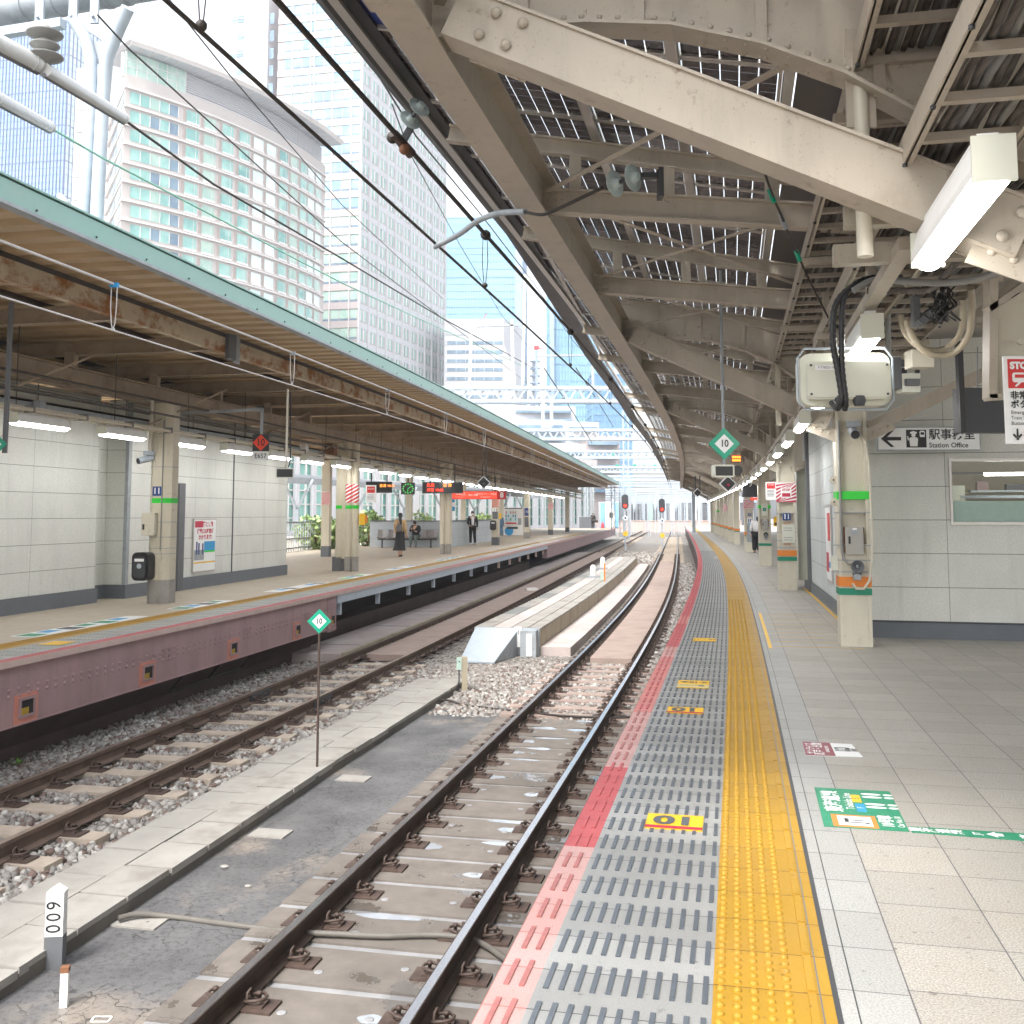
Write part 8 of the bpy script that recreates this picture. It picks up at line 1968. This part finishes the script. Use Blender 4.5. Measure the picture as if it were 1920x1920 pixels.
# far end kiosk
k0, k1 = PX(1125, 985, 118), PX(1160, 985, 118); ks = Asm('platform_kiosk', 'pale blue and cream kiosk at the far platform end', 'kiosk', ((k0.x + k1.x) / 2, 118, 0))
ks.part('wall', lambda b: b.box(((k0.x + k1.x) / 2, 119, 1.5), (k1.x - k0.x, 2, 3.0), 'towerBl')); ks.part('blue_panel', lambda b: (b.box((k0.x + .3, 117.95, 1.5), (.5, .1, 2.8), 'blue_glass'), b.box((k1.x - .3, 117.95, 1.5), (.6, .1, 2.8), 'blue_glass')))
ks.part('door', lambda b: b.box(((k0.x + k1.x) / 2 + .2, 117.94, 1.1), (.8, .1, 2.1), 'offwhite')); ks.part('window', lambda b: b.box(((k0.x + k1.x) / 2 + .2, 117.86, 1.5), (.4, .06, .6), 'charcoal')); 
b0 = PX(1100, 988, 119); bo = Asm('equipment_cabinet', 'low grey cabinet behind the distant suited person', 'cabinet', (b0.x, 119, 0)); bo.part('case', lambda b: b.box((b0.x, 119.4, .62), (1.6, .6, 1.24), 'darkgrey')); bo.part('top', lambda b: b.box((b0.x, 119.4, 1.27), (1.7, .7, .06), 'galv'))
fe_ = PX(1130, 983, 117.5); fx = Asm('fire_extinguisher', 'small red extinguisher by the far kiosk', 'fire extinguisher', (fe_.x, 117.5, 0)); fx.part('cylinder', lambda b: b.lathe((fe_.x, 117.5, 0), [(.16, 0), (.16, .5), (.05, .6), (.05, .7)], 'red', 10))

# ================================================================ things on the track bed
mk = GR(98, 1818, -1.285); r = thing('distance_marker', 'white post with black digits 009 read sideways and a dark foot', 'marker post', mk, R(6))
Ht = PX(104, 1668, mk.y).z - mk.z
b = MB(); b.prism([(-.055, 0, .20), (.055, 0, .20), (.055, 0, Ht - .02), (0.0, 0, Ht + .015), (-.055, 0, Ht - .02)], (0, .08, 0), 'white'); b.build('post', r)
b = MB(); b.bbox((-.057, -.001, 0), (.057, .081, .20), 'darkgrey'); b.build('foot', r)
b = MB()
for i, ch in enumerate('900'): b.text(ch, .13, 'text_black', Matrix.Translation((0, -.004, .20 + (Ht - .26) * (.84 - .31 * i))) @ RX90 @ Matrix.Rotation(R(90), 4, 'Z'), sx=.85)
b.build('digits', r)
st = GR(118, 1890, -1.285); r = thing('metal_stake', 'short rusty white channel stake beside the 009 post', 'stake', st, R(10)); Hs = PX(116, 1815, st.y).z - st.z
b = MB(); b.bbox((-.022, 0, 0), (.022, .006, Hs), 'rusty_stake' if 0 else 'white'); b.bbox((-.022, 0.006, 0), (-.016, .04, Hs), 'white'); b.bbox((.016, .006, 0), (.022, .04, Hs), 'white'); b.bbox((-.024, -.002, Hs - .03), (.024, .042, Hs + .002), 'rust'); b.build('channel', r)
def gp_(x, y, z=-1.27): return GR(x, y, z)
def ctube(name, label, pts, rr_, m, cat='cable', sub=6):
    A = Asm(name, label, cat, pts[0]); P_ = [Vector(p) for p in pts]; out = []
    for i in range(len(P_) - 1):
        p0 = P_[max(i - 1, 0)]; p1 = P_[i]; p2 = P_[i + 1]; p3 = P_[min(i + 2, len(P_) - 1)]
        for k in range(sub): t = k / sub; out.append(.5 * ((2 * p1) + (-p0 + p2) * t + (2 * p0 - 5 * p1 + 4 * p2 - p3) * t * t + (-p0 + 3 * p1 - 3 * p2 + p3) * t ** 3))
    out.append(P_[-1]); A.part('cable', lambda b: b.tube(out, rr_, m, 8)); return A
ctube('ground_cable', 'thick grey cable snaking from the trough under both near rails', [gp_(222, 1722, -1.24), gp_(262, 1714, -1.24), gp_(330, 1720), gp_(420, 1732), gp_(500, 1742), gp_(560, 1748, -1.235), gp_(640, 1752, -1.235), gp_(720, 1755, -1.235), gp_(800, 1753, -1.235), gp_(865, 1757, -1.235), gp_(905, 1770, -1.235), gp_(950, 1800, -1.235)], .021, 'hosegrey')
ctube('ground_cable', 'thin dark cable crossing under the near rails by the post with the green box', [gp_(826, 1312, -1.2), gp_(845, 1314, -1.22), gp_(870, 1322), gp_(920, 1328), gp_(975, 1334), gp_(1030, 1340, -1.24), gp_(1100, 1344, -1.24), gp_(1180, 1345, -1.24), gp_(1215, 1338, -1.24)], .016, 'wire_dark')
bp_ = GR(871, 1300, -1.3); r = thing('trackside_post', 'weathered square wooden post with a pale green box beside the ramp', 'post', bp_, R(5)); Hp = PX(871, 1232, bp_.y).z - bp_.z
b = MB(); b.bbox((-.045, 0, 0), (.045, .09, Hp), 'concrete_tan'); b.build('post', r); b = MB(); b.bbox((-.13, -.02, Hp - .20), (-.05, .06, Hp - .01), 'frost'); b.lathe((-.09, -.021, Hp - .07), [(.012, 0), (.012, .004)], 'charcoal', 8, axis=(0, -1, 0)); b.build('green_box', r); b = MB(); b.tube([(-.09, .02, Hp - .2), (-.09, .0, .2), (-.14, 0, 0)], .012, 'charcoal', 6); b.build('cable', r)
wp = GR(972, 1228, -1.3); r = thing('block_marker', 'short white square post with a black foot at the ramp side', 'marker post', wp, R(6)); b = MB(); b.bbox((-.07, 0, .16), (.07, .12, .56), 'white'); b.bbox((-.005, -.003, .42), (.01, 0, .5), 'text_grey'); b.build('post', r); b = MB(); b.bbox((-.072, -.001, 0), (.072, .122, .16), 'darkgrey'); b.build('foot', r)
for i, (px, py, hh) in enumerate(((1112, 1084, .5), (1130, 1068, .55))):
    w_ = GR(px, py, -.77); r = thing('white_post', ('left rounded white post on the raised walkway', 'right rounded white post on the raised walkway')[i], 'marker post', w_, 0, 'white posts on the raised walkway')
    b = MB(); b.lathe((0, 0, 0), [(.10, .1), (.10, hh - .08), (.07, hh - .02), (.001, hh)], 'white', 12); b.build('post', r); b = MB(); b.box((0, 0, .05), (.42, .3, .10), 'galv'); b.build('foot', r)
w_ = GR(1131, 1090, -.77); r = thing('switch_box', 'small green and orange switch box on the raised walkway', 'switch box', w_, 0); b = MB(); b.bbox((-.09, 0, .05), (.02, .1, .35), 'frost'); b.build('case', r); b = MB(); b.bbox((.03, 0, 0), (.08, .05, .62), 'orange_band'); b.build('orange_post', r)
w_ = GR(996, 1107, -1.17); r = thing('concrete_block', 'small loose concrete block on the far track infill panels', 'concrete block', w_, R(20)); b = MB(); b.prism([(-.22, -.12, 0), (.22, -.14, 0), (.2, .12, 0), (-.2, .12, 0)], (0, 0, .09), 'white'); b.build('block', r)
for i, (x, y, z, w, l) in enumerate(((500, 845 * 1.0, 0, 0, 0),)): pass
# flush junction slabs let into the asphalt
for i, (x, y) in enumerate(((507, 1563), (663, 1460), (845, 1327), (265, 1728))):
    c = GR(x, y, -1.28); s, o = T1.near(c); b = MB(); b.rect(T1, o - .17, o + .17, -1.2845, -1.272, s - .12, s + .12, 'concrete', .3)
    b.build('cover_slab', label=('small square cover slab in the asphalt beside the trough, second nearest', 'small square cover slab by the foot of the 10 marker pole', 'small square cover slab near the thin dark cable', 'worn cover slab under the start of the grey cable')[i], cat='cover slab', group='cover slabs beside the trough')
wd = GR(33, 1440, -1.31)
A = Asm('weed', 'small bright green weed growing in the ballast', 'weed', wd)
def wf(b):
    for k in range(26):
        a_ = random.uniform(0, 6.28); l = random.uniform(.05, .14); d = Vector((math.cos(a_), math.sin(a_), random.uniform(.6, 1.6))).normalized(); s_ = Vector((-math.sin(a_), math.cos(a_), 0)) * .009
        b.add([wd - s_, wd + s_, wd + d * l * .6 + s_ * 1.4, wd + d * l, wd + d * l * .6 - s_ * 1.4], [(0, 1, 2, 3, 4)], 'weedleaf')
MT['weedleaf'] = mat('weed_leaf', (.16, .32, .05), .6, .2, 20); A.part('leaves', wf)
for i, (x, y, z, sz, lab) in enumerate(((465, 1663, -1.285, .035, 'loose stone lying alone in the middle of the asphalt'), (421, 1627, -1.285, .045, 'pale rounded stone on the asphalt above the lone stone'), (275, 1728, -1.27, .02, 'tiny pale stone beside the grey cable'), (312, 1428, -1.29, .07, 'large whitish stone at the ballast edge'))):
    c = GR(x, y, z); b = MB(); b.ball((c.x, c.y, c.z + sz * .2), sz * .7, 'concrete', sc=(1.2, .8, .5), nu=6, nv=4); b.sm = [False] * len(b.sm); b.build('stone', label=lab, cat='stone')
# drain ring in ballast
c = GR(232, 1605, -1.29); A = Asm('steel_ring', 'rusty pipe ring half buried in the ballast', 'pipe ring', c); A.part('ring', lambda b: b.lathe((c.x, c.y, c.z - .03), [(.075, 0), (.075, .06), (.065, .06), (.065, 0)], 'clip', 18))
# painted square mark on asphalt
c = GR(190, 1911, -1.282); b = MB(); [b.box((c.x + dx, c.y + dy, -1.281), sx_, 'white') for dx, dy, sx_ in ((0, .03, (.10, .012, .002)), (0, -.03, (.10, .012, .002)), (.05, 0, (.012, .05, .002)), (-.05, 0, (.012, .05, .002)))]; b.build('paint_mark', label='small white painted square outline on the asphalt at the bottom edge', cat='paint mark')
b = MB(); b.rect(T2, -1.2, 1.2, -1.32, -1.319, 150, 152, 'clip', 1)
